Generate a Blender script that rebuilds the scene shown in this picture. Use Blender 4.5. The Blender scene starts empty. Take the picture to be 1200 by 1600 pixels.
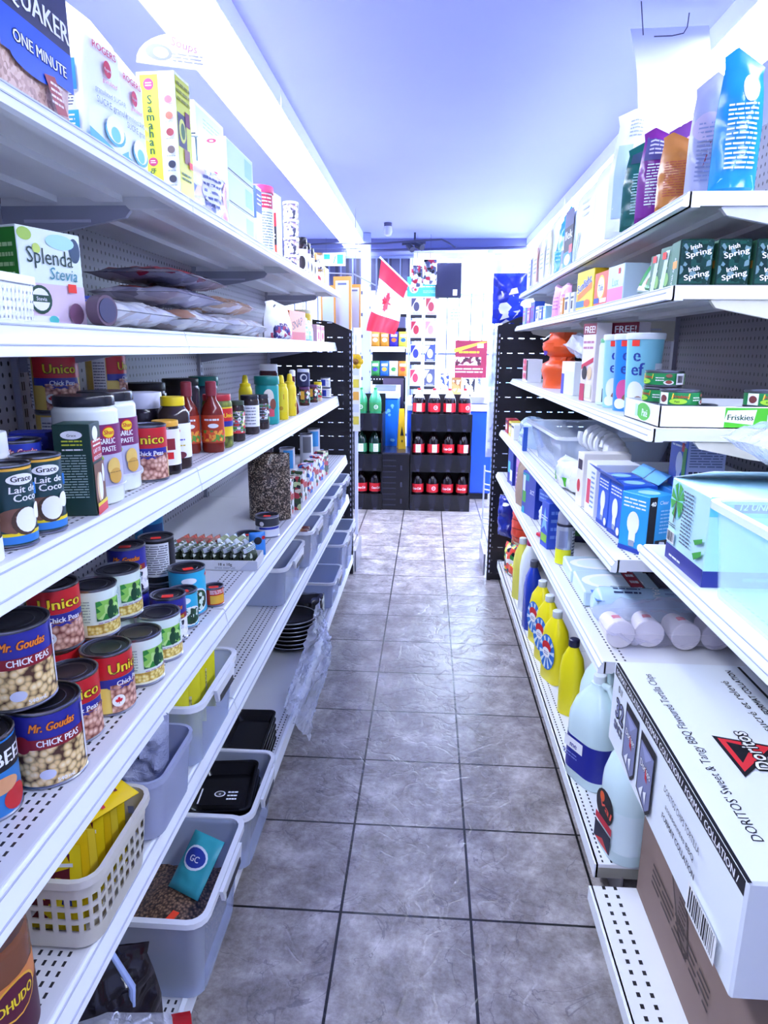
import bpy, math, random
from mathutils import Vector, Matrix, noise
from math import sin, cos, pi, sqrt, atan2, radians as R

scene = bpy.context.scene
COL = scene.collection

# ------------------------------------------------------------------ camera
CAMZ = 1.3972
F_PX, PITCH, YAW, ROLL = 1054.17, 0.237071, 0.063582, 0.0073193
_cp, _sp, _cy, _sy, _cr, _sr = cos(PITCH), sin(PITCH), cos(YAW), sin(YAW), cos(ROLL), sin(ROLL)
FW = Vector((-_sy*_cp, _cy*_cp, -_sp)); _r0 = Vector((_cy, _sy, 0)); _u0 = _r0.cross(FW)
RT = _r0*_cr + _u0*_sr; UP = -_r0*_sr + _u0*_cr
cam = bpy.data.cameras.new('camera'); camo = bpy.data.objects.new('camera', cam); COL.objects.link(camo)
cam.sensor_fit = 'HORIZONTAL'; cam.sensor_width = 36; cam.lens = 36*F_PX/1200; cam.clip_start = .05
camo.matrix_world = Matrix.Translation((0, 0, CAMZ)) @ Matrix((RT, UP, -FW)).transposed().to_4x4()
scene.camera = camo

# ------------------------------------------------------------------ light and exposure
scene.view_settings.view_transform = 'Standard'; scene.view_settings.look = 'None'
scene.view_settings.gamma = 1; scene.view_settings.use_curve_mapping = False
scene.view_settings.exposure = 1.35
TUBE_POWER = 14.0          # fluorescent tubes of the ceiling fixtures
FRONT_TUBE = 60.0          # the long tube over the shop window
SKY = 6.5                  # overcast daylight outside the shop window
world = bpy.data.worlds.new('daylight'); scene.world = world; world.use_nodes = True
world.node_tree.nodes['Background'].inputs[0].default_value = (.74, .86, 1, 1)
world.node_tree.nodes['Background'].inputs[1].default_value = SKY
LIGHT_COL = (.76, .84, 1.0)

def ray(u, v): return FW + RT*((u-600)/F_PX) - UP*((v-800)/F_PX)
def hit(u, v, ax, val):
    d = ray(u, v); o = Vector((0, 0, CAMZ)); return o + d*((val-o[ax])/d[ax])
def onz(u, v, z, r=0):                      # a point on a shelf of height z, moved r further away
    p = hit(u, v, 2, z); d = Vector((p.x, p.y, 0)).normalized(); return (p.x+d.x*r, p.y+d.y*r, z)
def ony(u, v, Y): return hit(u, v, 1, Y)
def onx(u, v, X): return hit(u, v, 0, X)

# ------------------------------------------------------------------ materials
MATS = {}
def lin(h):
    h = h.lstrip('#'); o = []
    for i in (0, 2, 4):
        c = int(h[i:i+2], 16)/255; o.append(c/12.92 if c <= .04045 else ((c+.055)/1.055)**2.4)
    return (*o, 1)
def c(hexc, rough=.5, metal=0.0, spec=.5, emit=0, noise_amt=0.0, nscale=40, bump=0.0):
    key = (hexc, rough, metal, spec, emit, noise_amt, nscale, bump)
    if key in MATS: return MATS[key]
    m = bpy.data.materials.new('paint_'+hexc.strip('#')); m.use_nodes = True; nt = m.node_tree
    b = nt.nodes['Principled BSDF']; col = lin(hexc)
    b.inputs['Base Color'].default_value = col; b.inputs['Roughness'].default_value = rough
    b.inputs['Metallic'].default_value = metal; b.inputs['Specular IOR Level'].default_value = spec
    if emit:
        b.inputs['Emission Color'].default_value = col; b.inputs['Emission Strength'].default_value = emit
    if noise_amt or bump:
        tc = nt.nodes.new('ShaderNodeTexCoord'); n = nt.nodes.new('ShaderNodeTexNoise'); n.inputs['Scale'].default_value = nscale
        n.inputs['Detail'].default_value = 5; nt.links.new(tc.outputs['Object'], n.inputs['Vector'])
        if noise_amt:
            mx = nt.nodes.new('ShaderNodeMix'); mx.data_type = 'RGBA'
            mx.inputs['A'].default_value = tuple(max(0, x*(1-noise_amt)) for x in col[:3])+(1,)
            mx.inputs['B'].default_value = tuple(min(1, x*(1+noise_amt)) for x in col[:3])+(1,)
            nt.links.new(n.outputs['Fac'], mx.inputs['Factor']); nt.links.new(mx.outputs['Result'], b.inputs['Base Color'])
        if bump:
            bp = nt.nodes.new('ShaderNodeBump'); bp.inputs['Strength'].default_value = bump; bp.inputs['Distance'].default_value = .004
            nt.links.new(n.outputs['Fac'], bp.inputs['Height']); nt.links.new(bp.outputs['Normal'], b.inputs['Normal'])
    MATS[key] = m; return m

class NT:
    def __init__(s, name):
        s.m = bpy.data.materials.new(name); s.m.use_nodes = True; s.t = s.m.node_tree; s.b = s.t.nodes['Principled BSDF']
        s.out = s.t.nodes['Material Output']
        s.tc = s.t.nodes.new('ShaderNodeTexCoord'); s.sep = s.t.nodes.new('ShaderNodeSeparateXYZ'); s.t.links.new(s.tc.outputs['Object'], s.sep.inputs[0])
    def ln(s, a, b): s.t.links.new(a, b)
    def math(s, op, a, b=None, cc=None):
        n = s.t.nodes.new('ShaderNodeMath'); n.operation = op
        for i, x in enumerate((a, b, cc)):
            if x is None: continue
            if isinstance(x, (int, float)): n.inputs[i].default_value = x
            else: s.ln(x, n.inputs[i])
        return n.outputs[0]
    def noise(s, scale, detail=4, vec=None, dist=0, rough=.5):
        n = s.t.nodes.new('ShaderNodeTexNoise'); n.inputs['Scale'].default_value = scale; n.inputs['Detail'].default_value = detail
        n.inputs['Distortion'].default_value = dist; n.inputs['Roughness'].default_value = rough
        s.ln(vec or s.tc.outputs['Object'], n.inputs['Vector']); return n.outputs['Fac']
    def voro(s, scale, feat='F1', vec=None):
        n = s.t.nodes.new('ShaderNodeTexVoronoi'); n.inputs['Scale'].default_value = scale; n.feature = feat
        s.ln(vec or s.tc.outputs['Object'], n.inputs['Vector']); return n
    def ramp(s, fac, stops, interp='LINEAR'):
        n = s.t.nodes.new('ShaderNodeValToRGB'); n.color_ramp.interpolation = interp; e = n.color_ramp.elements
        while len(e) < len(stops): e.new(.5)
        for i, (p, h) in enumerate(stops): e[i].position = p; e[i].color = lin(h) if isinstance(h, str) else (h, h, h, 1)
        s.ln(fac, n.inputs[0]); return n.outputs[0]
    def mix(s, fac, a, b):
        n = s.t.nodes.new('ShaderNodeMix'); n.data_type = 'RGBA'
        if isinstance(fac, (int, float)): n.inputs['Factor'].default_value = fac
        else: s.ln(fac, n.inputs['Factor'])
        for k, x in (('A', a), ('B', b)):
            if isinstance(x, str): n.inputs[k].default_value = lin(x)
            else: s.ln(x, n.inputs[k])
        return n.outputs['Result']
    def bump(s, h, st=.3, d=.003):
        n = s.t.nodes.new('ShaderNodeBump'); n.inputs['Strength'].default_value = st; n.inputs['Distance'].default_value = d
        s.ln(h, n.inputs['Height']); s.ln(n.outputs[0], s.b.inputs['Normal'])
    def base(s, x, rough=.5):
        if isinstance(x, str): s.b.inputs['Base Color'].default_value = lin(x)
        else: s.ln(x, s.b.inputs['Base Color'])
        s.b.inputs['Roughness'].default_value = rough
    def seethrough(s, mask):        # real holes: mask 1 = open
        tr = s.t.nodes.new('ShaderNodeBsdfTransparent'); mx = s.t.nodes.new('ShaderNodeMixShader')
        if isinstance(mask, (int, float)): mx.inputs[0].default_value = mask
        else: s.ln(mask, mx.inputs[0])
        s.ln(s.b.outputs[0], mx.inputs[1]); s.ln(tr.outputs[0], mx.inputs[2]); s.ln(mx.outputs[0], s.out.inputs[0]); return tr

def plastic(name, hexc, open_=.6, rough=.15, tint='#ffffff', crinkle=0):
    if name in MATS: return MATS[name]
    n = NT(name); n.base(hexc, rough); n.b.inputs['Specular IOR Level'].default_value = .6
    tr = n.seethrough(open_); tr.inputs[0].default_value = lin(tint)
    if crinkle:
        n.bump(n.noise(crinkle, 3, dist=1.5), .9, .006)
    MATS[name] = n.m; return n.m
def beans(name, light, mid, dark, scale=70):
    if name in MATS: return MATS[name]
    n = NT(name); v = n.voro(scale); f = v.outputs['Distance']
    colr = n.ramp(f, [(0, light), (.45, mid), (.78, dark)]); n.base(colr, .5); MATS[name] = n.m; return n.m
def speckle(name, cols, scale=60, rough=.5):
    if name in MATS: return MATS[name]
    n = NT(name); v = n.voro(scale); k = len(cols)
    s2 = n.t.nodes.new('ShaderNodeSeparateColor'); n.ln(v.outputs['Color'], s2.inputs[0])
    n.base(n.ramp(s2.outputs[0], [(i/k, h) for i, h in enumerate(cols)], 'CONSTANT'), rough); MATS[name] = n.m; return n.m

# ------------------------------------------------------------------ mesh builder
class MB:
    def __init__(s): s.v = []; s.f = []; s.m = []; s.mats = []; s.sm = []
    def mi(s, m):
        if isinstance(m, str): m = c(m)
        for i, x in enumerate(s.mats):
            if x is m: return i
        s.mats.append(m); return len(s.mats)-1
    def add(s, vs, fs, m, smooth=False):
        o = len(s.v); s.v += [tuple(x) for x in vs]; k = s.mi(m)
        for f in fs: s.f.append([i+o for i in f]); s.m.append(k); s.sm.append(smooth)
    def box(s, x0, x1, y0, y1, z0, z1, m, ch=0):
        if ch:
            V = []; 
            for sx in (0, 1):
                for sy in (0, 1):
                    for sz in (0, 1):
                        X, Y, Z = (x0, x1)[sx], (y0, y1)[sy], (z0, z1)[sz]; dx, dy, dz = (ch, -ch)[sx], (ch, -ch)[sy], (ch, -ch)[sz]
                        V += [(X, Y+dy, Z+dz), (X+dx, Y, Z+dz), (X+dx, Y+dy, Z)]
            i = lambda a, b, cc, k: (a*4+b*2+cc)*3+k
            Fs = [[i(0,0,0,0), i(0,0,1,0), i(0,1,1,0), i(0,1,0,0)], [i(1,0,0,0), i(1,1,0,0), i(1,1,1,0), i(1,0,1,0)],
                  [i(0,0,0,1), i(1,0,0,1), i(1,0,1,1), i(0,0,1,1)], [i(0,1,0,1), i(0,1,1,1), i(1,1,1,1), i(1,1,0,1)],
                  [i(0,0,0,2), i(0,1,0,2), i(1,1,0,2), i(1,0,0,2)], [i(0,0,1,2), i(1,0,1,2), i(1,1,1,2), i(0,1,1,2)]]
            for a in (0, 1):
                for b in (0, 1):
                    Fs.append([i(a,b,0,0), i(a,b,0,1), i(a,b,1,1), i(a,b,1,0)]); Fs.append([i(a,0,b,0), i(a,0,b,2), i(a,1,b,2), i(a,1,b,0)])
                    Fs.append([i(0,a,b,1), i(0,a,b,2), i(1,a,b,2), i(1,a,b,1)])
                    for d in (0, 1): Fs.append([i(a,b,d,0), i(a,b,d,1), i(a,b,d,2)])
            s.add(V, Fs, m); return s
        V = [(x, y, z) for x in (x0, x1) for y in (y0, y1) for z in (z0, z1)]
        s.add(V, [(0,1,3,2), (4,6,7,5), (0,4,5,1), (2,3,7,6), (0,2,6,4), (1,5,7,3)], m); return s
    def loft(s, loops, m, cap0=True, cap1=True, smooth=True, closed=True):
        n = len(loops[0]); V = [p for l in loops for p in l]; Fs = []
        for k in range(len(loops)-1):
            for i in range(n if closed else n-1):
                j = (i+1) % n; Fs.append([k*n+i, k*n+j, (k+1)*n+j, (k+1)*n+i])
        s.add(V, Fs, m, smooth)
        if cap0: s.add(loops[0], [list(range(n))[::-1]], m)
        if cap1: s.add(loops[-1], [list(range(n))], m)
        return s
    def lathe(s, prof, m, seg=28, cap0=True, cap1=True, cx=0, cy=0, smooth=True):
        return s.loft([[(cx+r*sin(2*pi*i/seg), cy-r*cos(2*pi*i/seg), z) for i in range(seg)] for r, z in prof], m, cap0, cap1, smooth)
    def tube(s, pts, r, m, seg=8, closed=False):
        pts = [Vector(p) for p in pts]; L = []; ref = None
        n = len(pts)
        for i, p in enumerate(pts):
            a = pts[(i-1) % n] if (closed or i > 0) else p; b = pts[(i+1) % n] if (closed or i < n-1) else p
            t = (b-a).normalized(); 
            if ref is None: ref = Vector((0, 0, 1)) if abs(t.z) < .9 else Vector((1, 0, 0))
            x = t.cross(ref).normalized(); y = x.cross(t); ref = y if abs(t.dot(y)) < .5 else ref
            rr_ = r[i] if isinstance(r, (list, tuple)) else r
            L.append([tuple(p+x*rr_*cos(2*pi*k/seg)+y*rr_*sin(2*pi*k/seg)) for k in range(seg)])
        if closed: L.append(L[0])
        s.loft(L, m, not closed, not closed); return s
    def grid(s, S, u0, u1, v0, v1, nu, nv, m, off=0, smooth=True, inside=None):
        V = [S(u0+(u1-u0)*i/nu, v0+(v1-v0)*j/nv, off) for j in range(nv+1) for i in range(nu+1)]
        Fs = [[j*(nu+1)+i, j*(nu+1)+i+1, (j+1)*(nu+1)+i+1, (j+1)*(nu+1)+i] for j in range(nv) for i in range(nu)]
        s.add(V, Fs, m, smooth); return s
    def mesh(s, name, sharp=35):
        me = bpy.data.meshes.new(name); me.from_pydata(s.v, [], s.f)
        for m in s.mats: me.materials.append(m)
        me.polygons.foreach_set('material_index', s.m); me.polygons.foreach_set('use_smooth', s.sm)
        me.update(); me.set_sharp_from_angle(angle=R(sharp)); return me

def rr(w, d, r, z, n=4, cx=0, cy=0):           # rounded rectangle outline
    r = min(r, w/2-1e-4, d/2-1e-4); o = []
    for sx, sy, a0 in ((1, -1, -pi/2), (1, 1, 0), (-1, 1, pi/2), (-1, -1, pi)):
        for k in range(n+1):
            a = a0+pi/2*k/n; o.append((cx+sx*(w/2-r)+r*cos(a), cy+sy*(d/2-r)+r*sin(a), z))
    return o

# ------------------------------------------------------------------ text and print
TXT = {}
def text_geo(st):
    if st in TXT: return TXT[st]
    cu = bpy.data.curves.new('t', 'FONT'); cu.body = st; cu.size = 1; cu.resolution_u = 2
    o = bpy.data.objects.new('t', cu); COL.objects.link(o); dg = bpy.context.evaluated_depsgraph_get()
    me = bpy.data.meshes.new_from_object(o.evaluated_get(dg))
    V = [(v.co.x, v.co.y) for v in me.vertices]; Fs = [list(p.vertices) for p in me.polygons]
    bpy.data.objects.remove(o); bpy.data.curves.remove(cu); bpy.data.meshes.remove(me)
    w = max([x for x, y in V] or [0]); TXT[st] = (V, Fs, w); return TXT[st]
def S_face(face, w, d, h):
    if face == 'F': return lambda u, v, o=0: (u, -d/2-o, v)
    if face == 'B': return lambda u, v, o=0: (-u, d/2+o, v)
    if face == 'L': return lambda u, v, o=0: (-w/2-o, -u, v)
    if face == 'R': return lambda u, v, o=0: (w/2+o, u, v)
    return lambda u, v, o=0: (u, v, h+o)
def S_cyl(r): return lambda u, v, o=0: ((r+o)*sin(u/r), -(r+o)*cos(u/r), v)
# print items: ('r',u0,v0,u1,v1,mat) ('e',u,v,ru,rv,mat) ('t',string,u,v,size,mat[,width][,rot][,slant][,bold])
#              ('l',u0,v0,u1,v1,n,mat) text lines  ('p',[(u,v)..],mat) polygon  ('bar',u0,v0,u1,v1) barcode
def prt(mb, S, items, st=0, lay=.0003, base=.0003):
    for k, it in enumerate(items):
        off = base+lay*k; t = it[0]
        if t == 'r':
            _, u0, v0, u1, v1, m = it; nu = max(1, int(abs(u1-u0)/st)+1) if st else 1; nv = max(1, int(abs(v1-v0)/(st*1.5))+1) if st > .001 and S.__name__ == 'soft' else 1
            mb.grid(S, u0, u1, v0, v1, nu, nv, m, off)
        elif t == 'e':
            _, u, v, ru, rv, m = it; n = 18; ring = [(u+ru*cos(2*pi*i/n), v+rv*sin(2*pi*i/n)) for i in range(n)]
            V = [S(u, v, off)] + [S(u+(a-u)*.5, v+(b-v)*.5, off) for a, b in ring] + [S(a, b, off) for a, b in ring]
            Fs = [[0, 1+i, 1+(i+1) % n] for i in range(n)] + [[1+i, 1+n+i, 1+n+(i+1) % n, 1+(i+1) % n] for i in range(n)]
            mb.add(V, Fs, m)
        elif t == 'p':
            _, P, m = it; mb.add([S(a, b, off) for a, b in P], [list(range(len(P)))], m)
        elif t == 't':
            st_, u, v, size, m = it[1:6]; o = it[6] if len(it) > 6 else {}
            V, Fs, w = text_geo(st_); sx = size*(o.get('w')/(w*size) if o.get('w') else 1)
            a = R(o.get('rot', 0)); ca, sa = cos(a), sin(a); sl = o.get('slant', 0); W = w*sx
            def TT(x, y, du=0, dv=0, cc=False):
                X = x*sx - W/2 + sl*y*size; Y = y*size
                return u+X*ca-Y*sa+du, v+X*sa+Y*ca+dv
            if 'out' in o:
                e = size*o.get('ow', .07)
                for q in range(8):
                    mb.add([S(*TT(x, y, e*cos(q*pi/4), e*sin(q*pi/4)), off-.00015) for x, y in V], Fs, o['out'])
            if o.get('bold'):
                e = size*.025
                for du in (-e, e): mb.add([S(*TT(x, y, du, 0), off-.00005) for x, y in V], Fs, m)
            mb.add([S(*TT(x, y), off) for x, y in V], Fs, m)
        elif t == 'l':
            _, u0, v0, u1, v1, n, m = it; rnd = random.Random(int(abs(u0*1e4)+abs(v0*1e3)+n)); dv = (v1-v0)/n
            for i in range(n):
                x = u0; y = v0+dv*(i+.3)
                while x < u1-.001:
                    ww = min(u1-x, (u1-u0)*rnd.uniform(.12, .4)); mb.grid(S, x, x+ww, y, y+dv*.4, max(1, int(ww/st)+1) if st else 1, 1, m, off); x += ww+(u1-u0)*.04
        elif t == 'bar':
            _, u0, v0, u1, v1 = it; rnd = random.Random(5); mb.grid(S, u0, u1, v0, v1, 1, 1, c('#f4f4f4'), off); x = u0+(u1-u0)*.06
            while x < u1-(u1-u0)*.08:
                ww = (u1-u0)*rnd.choice((.015, .03, .045)); mb.grid(S, x, x+ww, v0+(v1-v0)*.12, v1-(v1-v0)*.08, 1, 1, c('#101018'), off+.0002); x += ww+(u1-u0)*rnd.choice((.02, .035))
    return mb

# ------------------------------------------------------------------ things
def P(name, mb, label=None, kids=(), mat=None): return (name, mb.mesh(name) if isinstance(mb, MB) else mb, label, list(kids))
CACHE = {}
def attach(par, part):
    o = bpy.data.objects.new(part[0], part[1]); COL.objects.link(o); o.parent = par
    if part[2]: o['label'] = part[2]
    for k in part[3]: attach(o, k)
def place(name, label, cat, fn, loc, rz=0, group=None, key=None, rot=None, sc=None, kind=None):
    parts = CACHE.get(key) if key else None
    if parts is None:
        parts = fn() if callable(fn) else fn
        if isinstance(parts, MB): parts = [P(name, parts)]
        if key: CACHE[key] = parts
    if len(parts) == 1:
        o = bpy.data.objects.new(name, parts[0][1]); COL.objects.link(o)
        for k in parts[0][3]: attach(o, k)
    else:
        o = bpy.data.objects.new(name, None); o.empty_display_size = .03; COL.objects.link(o)
        for p in parts: attach(o, p)
    o.location = loc; o.rotation_euler = rot if rot else (0, 0, rz)
    if sc: o.scale = sc if hasattr(sc, '__len__') else (sc, sc, sc)
    o['label'] = label; o['category'] = cat
    if group: o['group'] = group
    if kind: o['kind'] = kind
    return o
def struct(name, mb):
    o = bpy.data.objects.new(name, mb.mesh(name)); COL.objects.link(o); o['kind'] = 'structure'; return o
ORD = ['first', 'second', 'third', 'fourth', 'fifth', 'sixth', 'seventh', 'eighth', 'ninth', 'tenth']
def tocam(loc, off=0): return atan2(-loc[0], loc[1]) + R(off) + (0 if True else 0)

# common colours
WHITE = '#f2f4fa'; BLACK = '#15141c'; STEEL = c('#9a9ca8', .28, 1.0); REFL_STEEL = c('#3a3a46', .35, .9)
SHELF = c('#e0e1e6', .45, noise_amt=.05, nscale=8); REDTAG = c('#ff3b30', .5)
CLEAR = plastic('clear_film', '#dfe6f5', .62, .08, '#f4f7ff', 26)
WRAP = plastic('glossy_wrap', '#e9eefc', .45, .06, '#f2f5ff', 34)
FROST = plastic('frosted_plastic', '#c3c9e2', .42, .25, '#dfe4f8')
RIMP = plastic('clear_rim_plastic', '#f6f8ff', .22, .12)
CLEARBOX = plastic('clear_box_plastic', '#e2e8f6', .68, .12, '#e8eefc')
TAG = lambda mb, S, u, v, s=.02: mb.grid(S, u-s/2, u+s/2, v-s*.35, v+s*.35, 1, 1, REDTAG, .003)
# ================================================================== the room
T = .33
n = NT('floor_tile')
X0, Y0 = -.5875*T, 4.315*T
gx = n.math('ABSOLUTE', n.math('SUBTRACT', n.math('FRACT', n.math('ADD', n.math('DIVIDE', n.math('SUBTRACT', n.sep.outputs[0], X0), T), 50.5)), .5))
gy = n.math('ABSOLUTE', n.math('SUBTRACT', n.math('FRACT', n.math('ADD', n.math('DIVIDE', n.math('SUBTRACT', n.sep.outputs[1], Y0), T), 50.5)), .5))
g = n.math('MINIMUM', gx, gy); grout = n.math('LESS_THAN', g, .0105)
big = n.noise(7, 8, dist=.15, rough=.72); fine = n.noise(46, 6, rough=.75)
tilec = n.ramp(big, [(.32, '#5d5452'), (.46, '#776e6c'), (.56, '#958d8c'), (.7, '#c6c1c2')])
vein = n.noise(4.5, 5, dist=1.1); vn = n.math('ABSOLUTE', n.math('SUBTRACT', vein, .5)); vm = n.math('MULTIPLY', n.math('LESS_THAN', vn, .004), .5)
tilec = n.mix(n.math('MULTIPLY', n.math('SUBTRACT', fine, .35), .55), tilec, '#f0eff6'); tilec = n.mix(vm, tilec, '#55505c')
ix = n.math('FLOOR', n.math('DIVIDE', n.math('SUBTRACT', n.sep.outputs[0], X0), T)); iy = n.math('FLOOR', n.math('DIVIDE', n.math('SUBTRACT', n.sep.outputs[1], Y0), T))
n.base(n.mix(grout, tilec, '#09080c'), .29)
rid = n.math('ABSOLUTE', n.math('SUBTRACT', n.noise(9, 4, dist=.5), .5)); hh = n.math('ADD', n.math('MULTIPLY', n.math('SUBTRACT', 1, grout), 1.0), n.math('ADD', n.math('MULTIPLY', n.noise(30, 6, dist=.3), .3), n.math('MULTIPLY', n.math('MINIMUM', rid, .05), 9))); n.bump(hh, .5, .004)
n.b.inputs['Specular IOR Level'].default_value = .6
struct('floor', MB().box(-3.2, 2.4, -2.2, 7.6, -.06, 0, n.m))
CEIL = c('#a5abe8', .7, noise_amt=.04, nscale=2)
struct('ceiling', MB().box(-3.2, 2.4, -2.2, 7.6, 2.45, 2.55, CEIL))
WALLC = c('#cdd2ee', .7, noise_amt=.04, nscale=3)
struct('wall_left', MB().box(-3.3, -3.2, -2.2, 7.6, 0, 2.45, WALLC))
struct('wall_right', MB().box(2.0, 2.1, -2.2, 7.6, 0, 2.45, WALLC))
struct('wall_back', MB().box(-3.2, 2.0, -2.3, -2.2, 0, 2.45, WALLC))
# shop front: sill wall, header and glazing behind steel bars
YW = 7.35
n = NT('shutter_reflection'); f = n.math('FRACT', n.math('MULTIPLY', n.sep.outputs[0], 9)); n.base(n.mix(n.math('LESS_THAN', f, .3), '#3b3f63', '#23243f'), .4)
fr = MB(); fr.box(-3.2, 2.0, YW, YW+.12, 0, .35, WALLC); fr.box(-3.2, 2.0, YW, YW+.12, 2.33, 2.45, c('#8288b4', .6))
fr.box(-3.2, -.16, YW+.05, YW+.1, 1.97, 2.33, n.m)  # dark stripes stand in for a reflection of roller shutters
struct('wall_front', fr)
GLASS = plastic('window_glass', '#e8f0ff', .93, .03, '#f4faff')
SHEER = plastic('white_window_film', '#f2f7ff', .25, .6, '#ffffff')
w = MB(); w.box(-3.2, -.16, YW+.06, YW+.066, .35, 1.97, SHEER); ob = struct('window_1', w)
w = MB(); w.box(-.16, 2.0, YW+.06, YW+.066, .35, 2.33, GLASS); struct('window_2', w)
m = MB()
for x in (-3.19, -1.9, -.19, .9, 1.96): m.box(x-.03, x+.03, YW+.02, YW+.1, .35, 2.33, c('#c4cbe6', .4))
m.box(-.16, 2.0, YW+.03, YW+.09, 1.93, 1.965, c('#bfe3ec', .4)); m.box(-3.2, -.16, YW+.02, YW+.09, 1.95, 1.99, c('#d6dcf2', .4))
struct('trim_1', m)
def bars():
    m = MB(); x = -1.9; k = 0
    while x < 1.5:
        m.box(x-.007, x+.007, YW-.09, YW-.076, .36, 2.31, c('#66709c', .4, .3)); x += .122; k += 1
    for z in (.5, 1.35, 2.305): m.box(-1.95, 1.5, YW-.095, YW-.085, z-.012, z+.012, c('#66709c', .4, .3))
    return m
place('window_grille', 'white steel security bars across the whole shop window', 'security bars', bars, (0, 0, 0))
def band():
    m = MB(); m.box(-.05, 1.5, YW-.03, YW-.02, 1.97, 2.29, plastic('teal_film', '#9fd6e0', .3, .4)); return m
place('roller_blind', 'pale teal strip shade across the top of the right window', 'shade', band, (0, 0, 0))
# street outside: pavement, a parked car and a low building, washed out by daylight
struct('ground', MB().box(-14, 14, YW+.2, 30, -.2, -.1, c('#d5dae6', .8)))
def car():
    m = MB(); W = c('#8fb0d8', .3)
    prof = [(-2.1, .25), (-2.1, .7), (-1.5, .85), (-.8, 1.35), (.7, 1.38), (1.3, .9), (2.1, .75), (2.15, .25)]
    m.loft([[(x, y, z) for x, z in prof] for y in (-.8, .8)], W, smooth=False)
    k = MB(); 
    for x in (-1.3, 1.35):
        for y in (-.82, .82):
            k.loft([[(x+.32*cos(a*pi/8), y+dy, .32+.32*sin(a*pi/8)) for a in range(16)] for dy in (-.08, .08)], c('#20222c'))
    g = MB(); g.box(-.7, .6, -.81, -.8, .9, 1.25, c('#51689a', .1)); g.box(-.7, .6, .8, .81, .9, 1.25, c('#51689a', .1))
    return [P('body', m), P('wheels', k), P('side_windows', g)]
place('parked_car', 'pale blue car parked out in the street behind the window bars', 'car', car, (2.0, 12.5, -.1))

# ------------------------------------------------------------------ lamps
TUBE = bpy.data.materials.new('lit_tube'); TUBE.use_nodes = True
def emitter(name, power):
    m = bpy.data.materials.new(name); m.use_nodes = True; b = m.node_tree.nodes['Principled BSDF']
    b.inputs['Base Color'].default_value = (.9, .92, 1, 1); b.inputs['Emission Color'].default_value = (*LIGHT_COL, 1); b.inputs['Emission Strength'].default_value = power
    return m
TUBE = emitter('lit_fluorescent_tube', TUBE_POWER); TUBE2 = emitter('lit_front_tube', FRONT_TUBE)
FIXW = c('#f4f6ff', .35)
def fixture():
    L = 2.1; h = MB(); h.box(-.11, .11, 0, L-.006, .035, .077, FIXW); h.box(-.1125, -.1085, 0, L-.006, .002, .077, FIXW); h.box(.1085, .1125, 0, L-.006, .002, .077, FIXW); out = [P('housing', h)]  # side strips added to keep the glow off the ceiling
    arc = [(-.105, .034), (-.104, .014), (-.085, .003), (-.03, .0), (.03, .0), (.085, .003), (.104, .014), (.105, .034)]
    d = MB(); d.loft([[(x, y, z) for x, z in arc] for y in (.012, L-.018)], TUBE, smooth=False)
    for x in (-.07, -.028, .028, .07): d.box(x-.0012, x+.0012, .02, L-.03, -.0012, .006, c('#8fa0e8', .5))
    e = MB(); e.loft([[(x*1.01, y, z-.001) for x, z in arc] for y in (0, .0115)], c('#b8ccf4', .4), smooth=False); out += [P('diffuser', d), P('end_cap', e)]
    return out
lab = ['nearest', 'second', 'third', 'farthest']
for i in range(4):
    place('ceiling_light', 'lit white fluorescent strip above the left shelving, %s of that row' % lab[i], 'ceiling light', fixture, (-.752, -1.1+2.1*i, 2.373), 0, 'left row of ceiling lights', 'fixture')
for i in range(4):
    place('ceiling_light', 'lit white fluorescent strip above the right shelving, %s of that row' % lab[i], 'ceiling light', fixture, (1.03, -1.15+2.1*i, 2.373), 0, 'right row of ceiling lights', 'fixture')
FILL_TUBE = emitter('added_fill_diffuser', TUBE_POWER*2.6)  # added brighter lamps, out of view, to whiten the far floor
def added_fixture():
    ps = fixture(); me = ps[1][1]; me.materials[0] = FILL_TUBE; return ps
for x, s_ in ((-2.25, 'left'), (1.62, 'right')):
    place('ceiling_light', 'added unseen fluorescent strip brightening the cross aisle, far to the %s behind shelf goods' % s_, 'ceiling light', added_fixture, (x, 4.6, 2.373), 0, 'added cross aisle lights')
def front_light():
    h = MB(); h.box(-.17, 1.35, -.07, .07, .03, .06, FIXW); h.box(-.17, 1.35, -.074, -.0705, .004, .06, FIXW); out = [P('housing', h)]  # wide hood added to cut light spilling onto the ceiling
    for a, b in ((-.13, .55), (.59, 1.3)):
        t = MB(); t.loft([[(x, .022*cos(k*pi/5), .022*sin(k*pi/5)) for k in range(10)] for x in (a, b)], TUBE2); out.append(P('tube', t))
    s = MB(); s.box(.55, .59, -.022, .022, -.03, .09, c('#e6ecff')); s.box(-.17, -.13, -.022, .022, -.03, .03, c('#e6ecff')); out.append(P('socket', s))
    return out
place('window_light', 'long bare fluorescent tube lit along the top of the shop window', 'light', front_light, (0, 6.95, 2.235))
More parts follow.
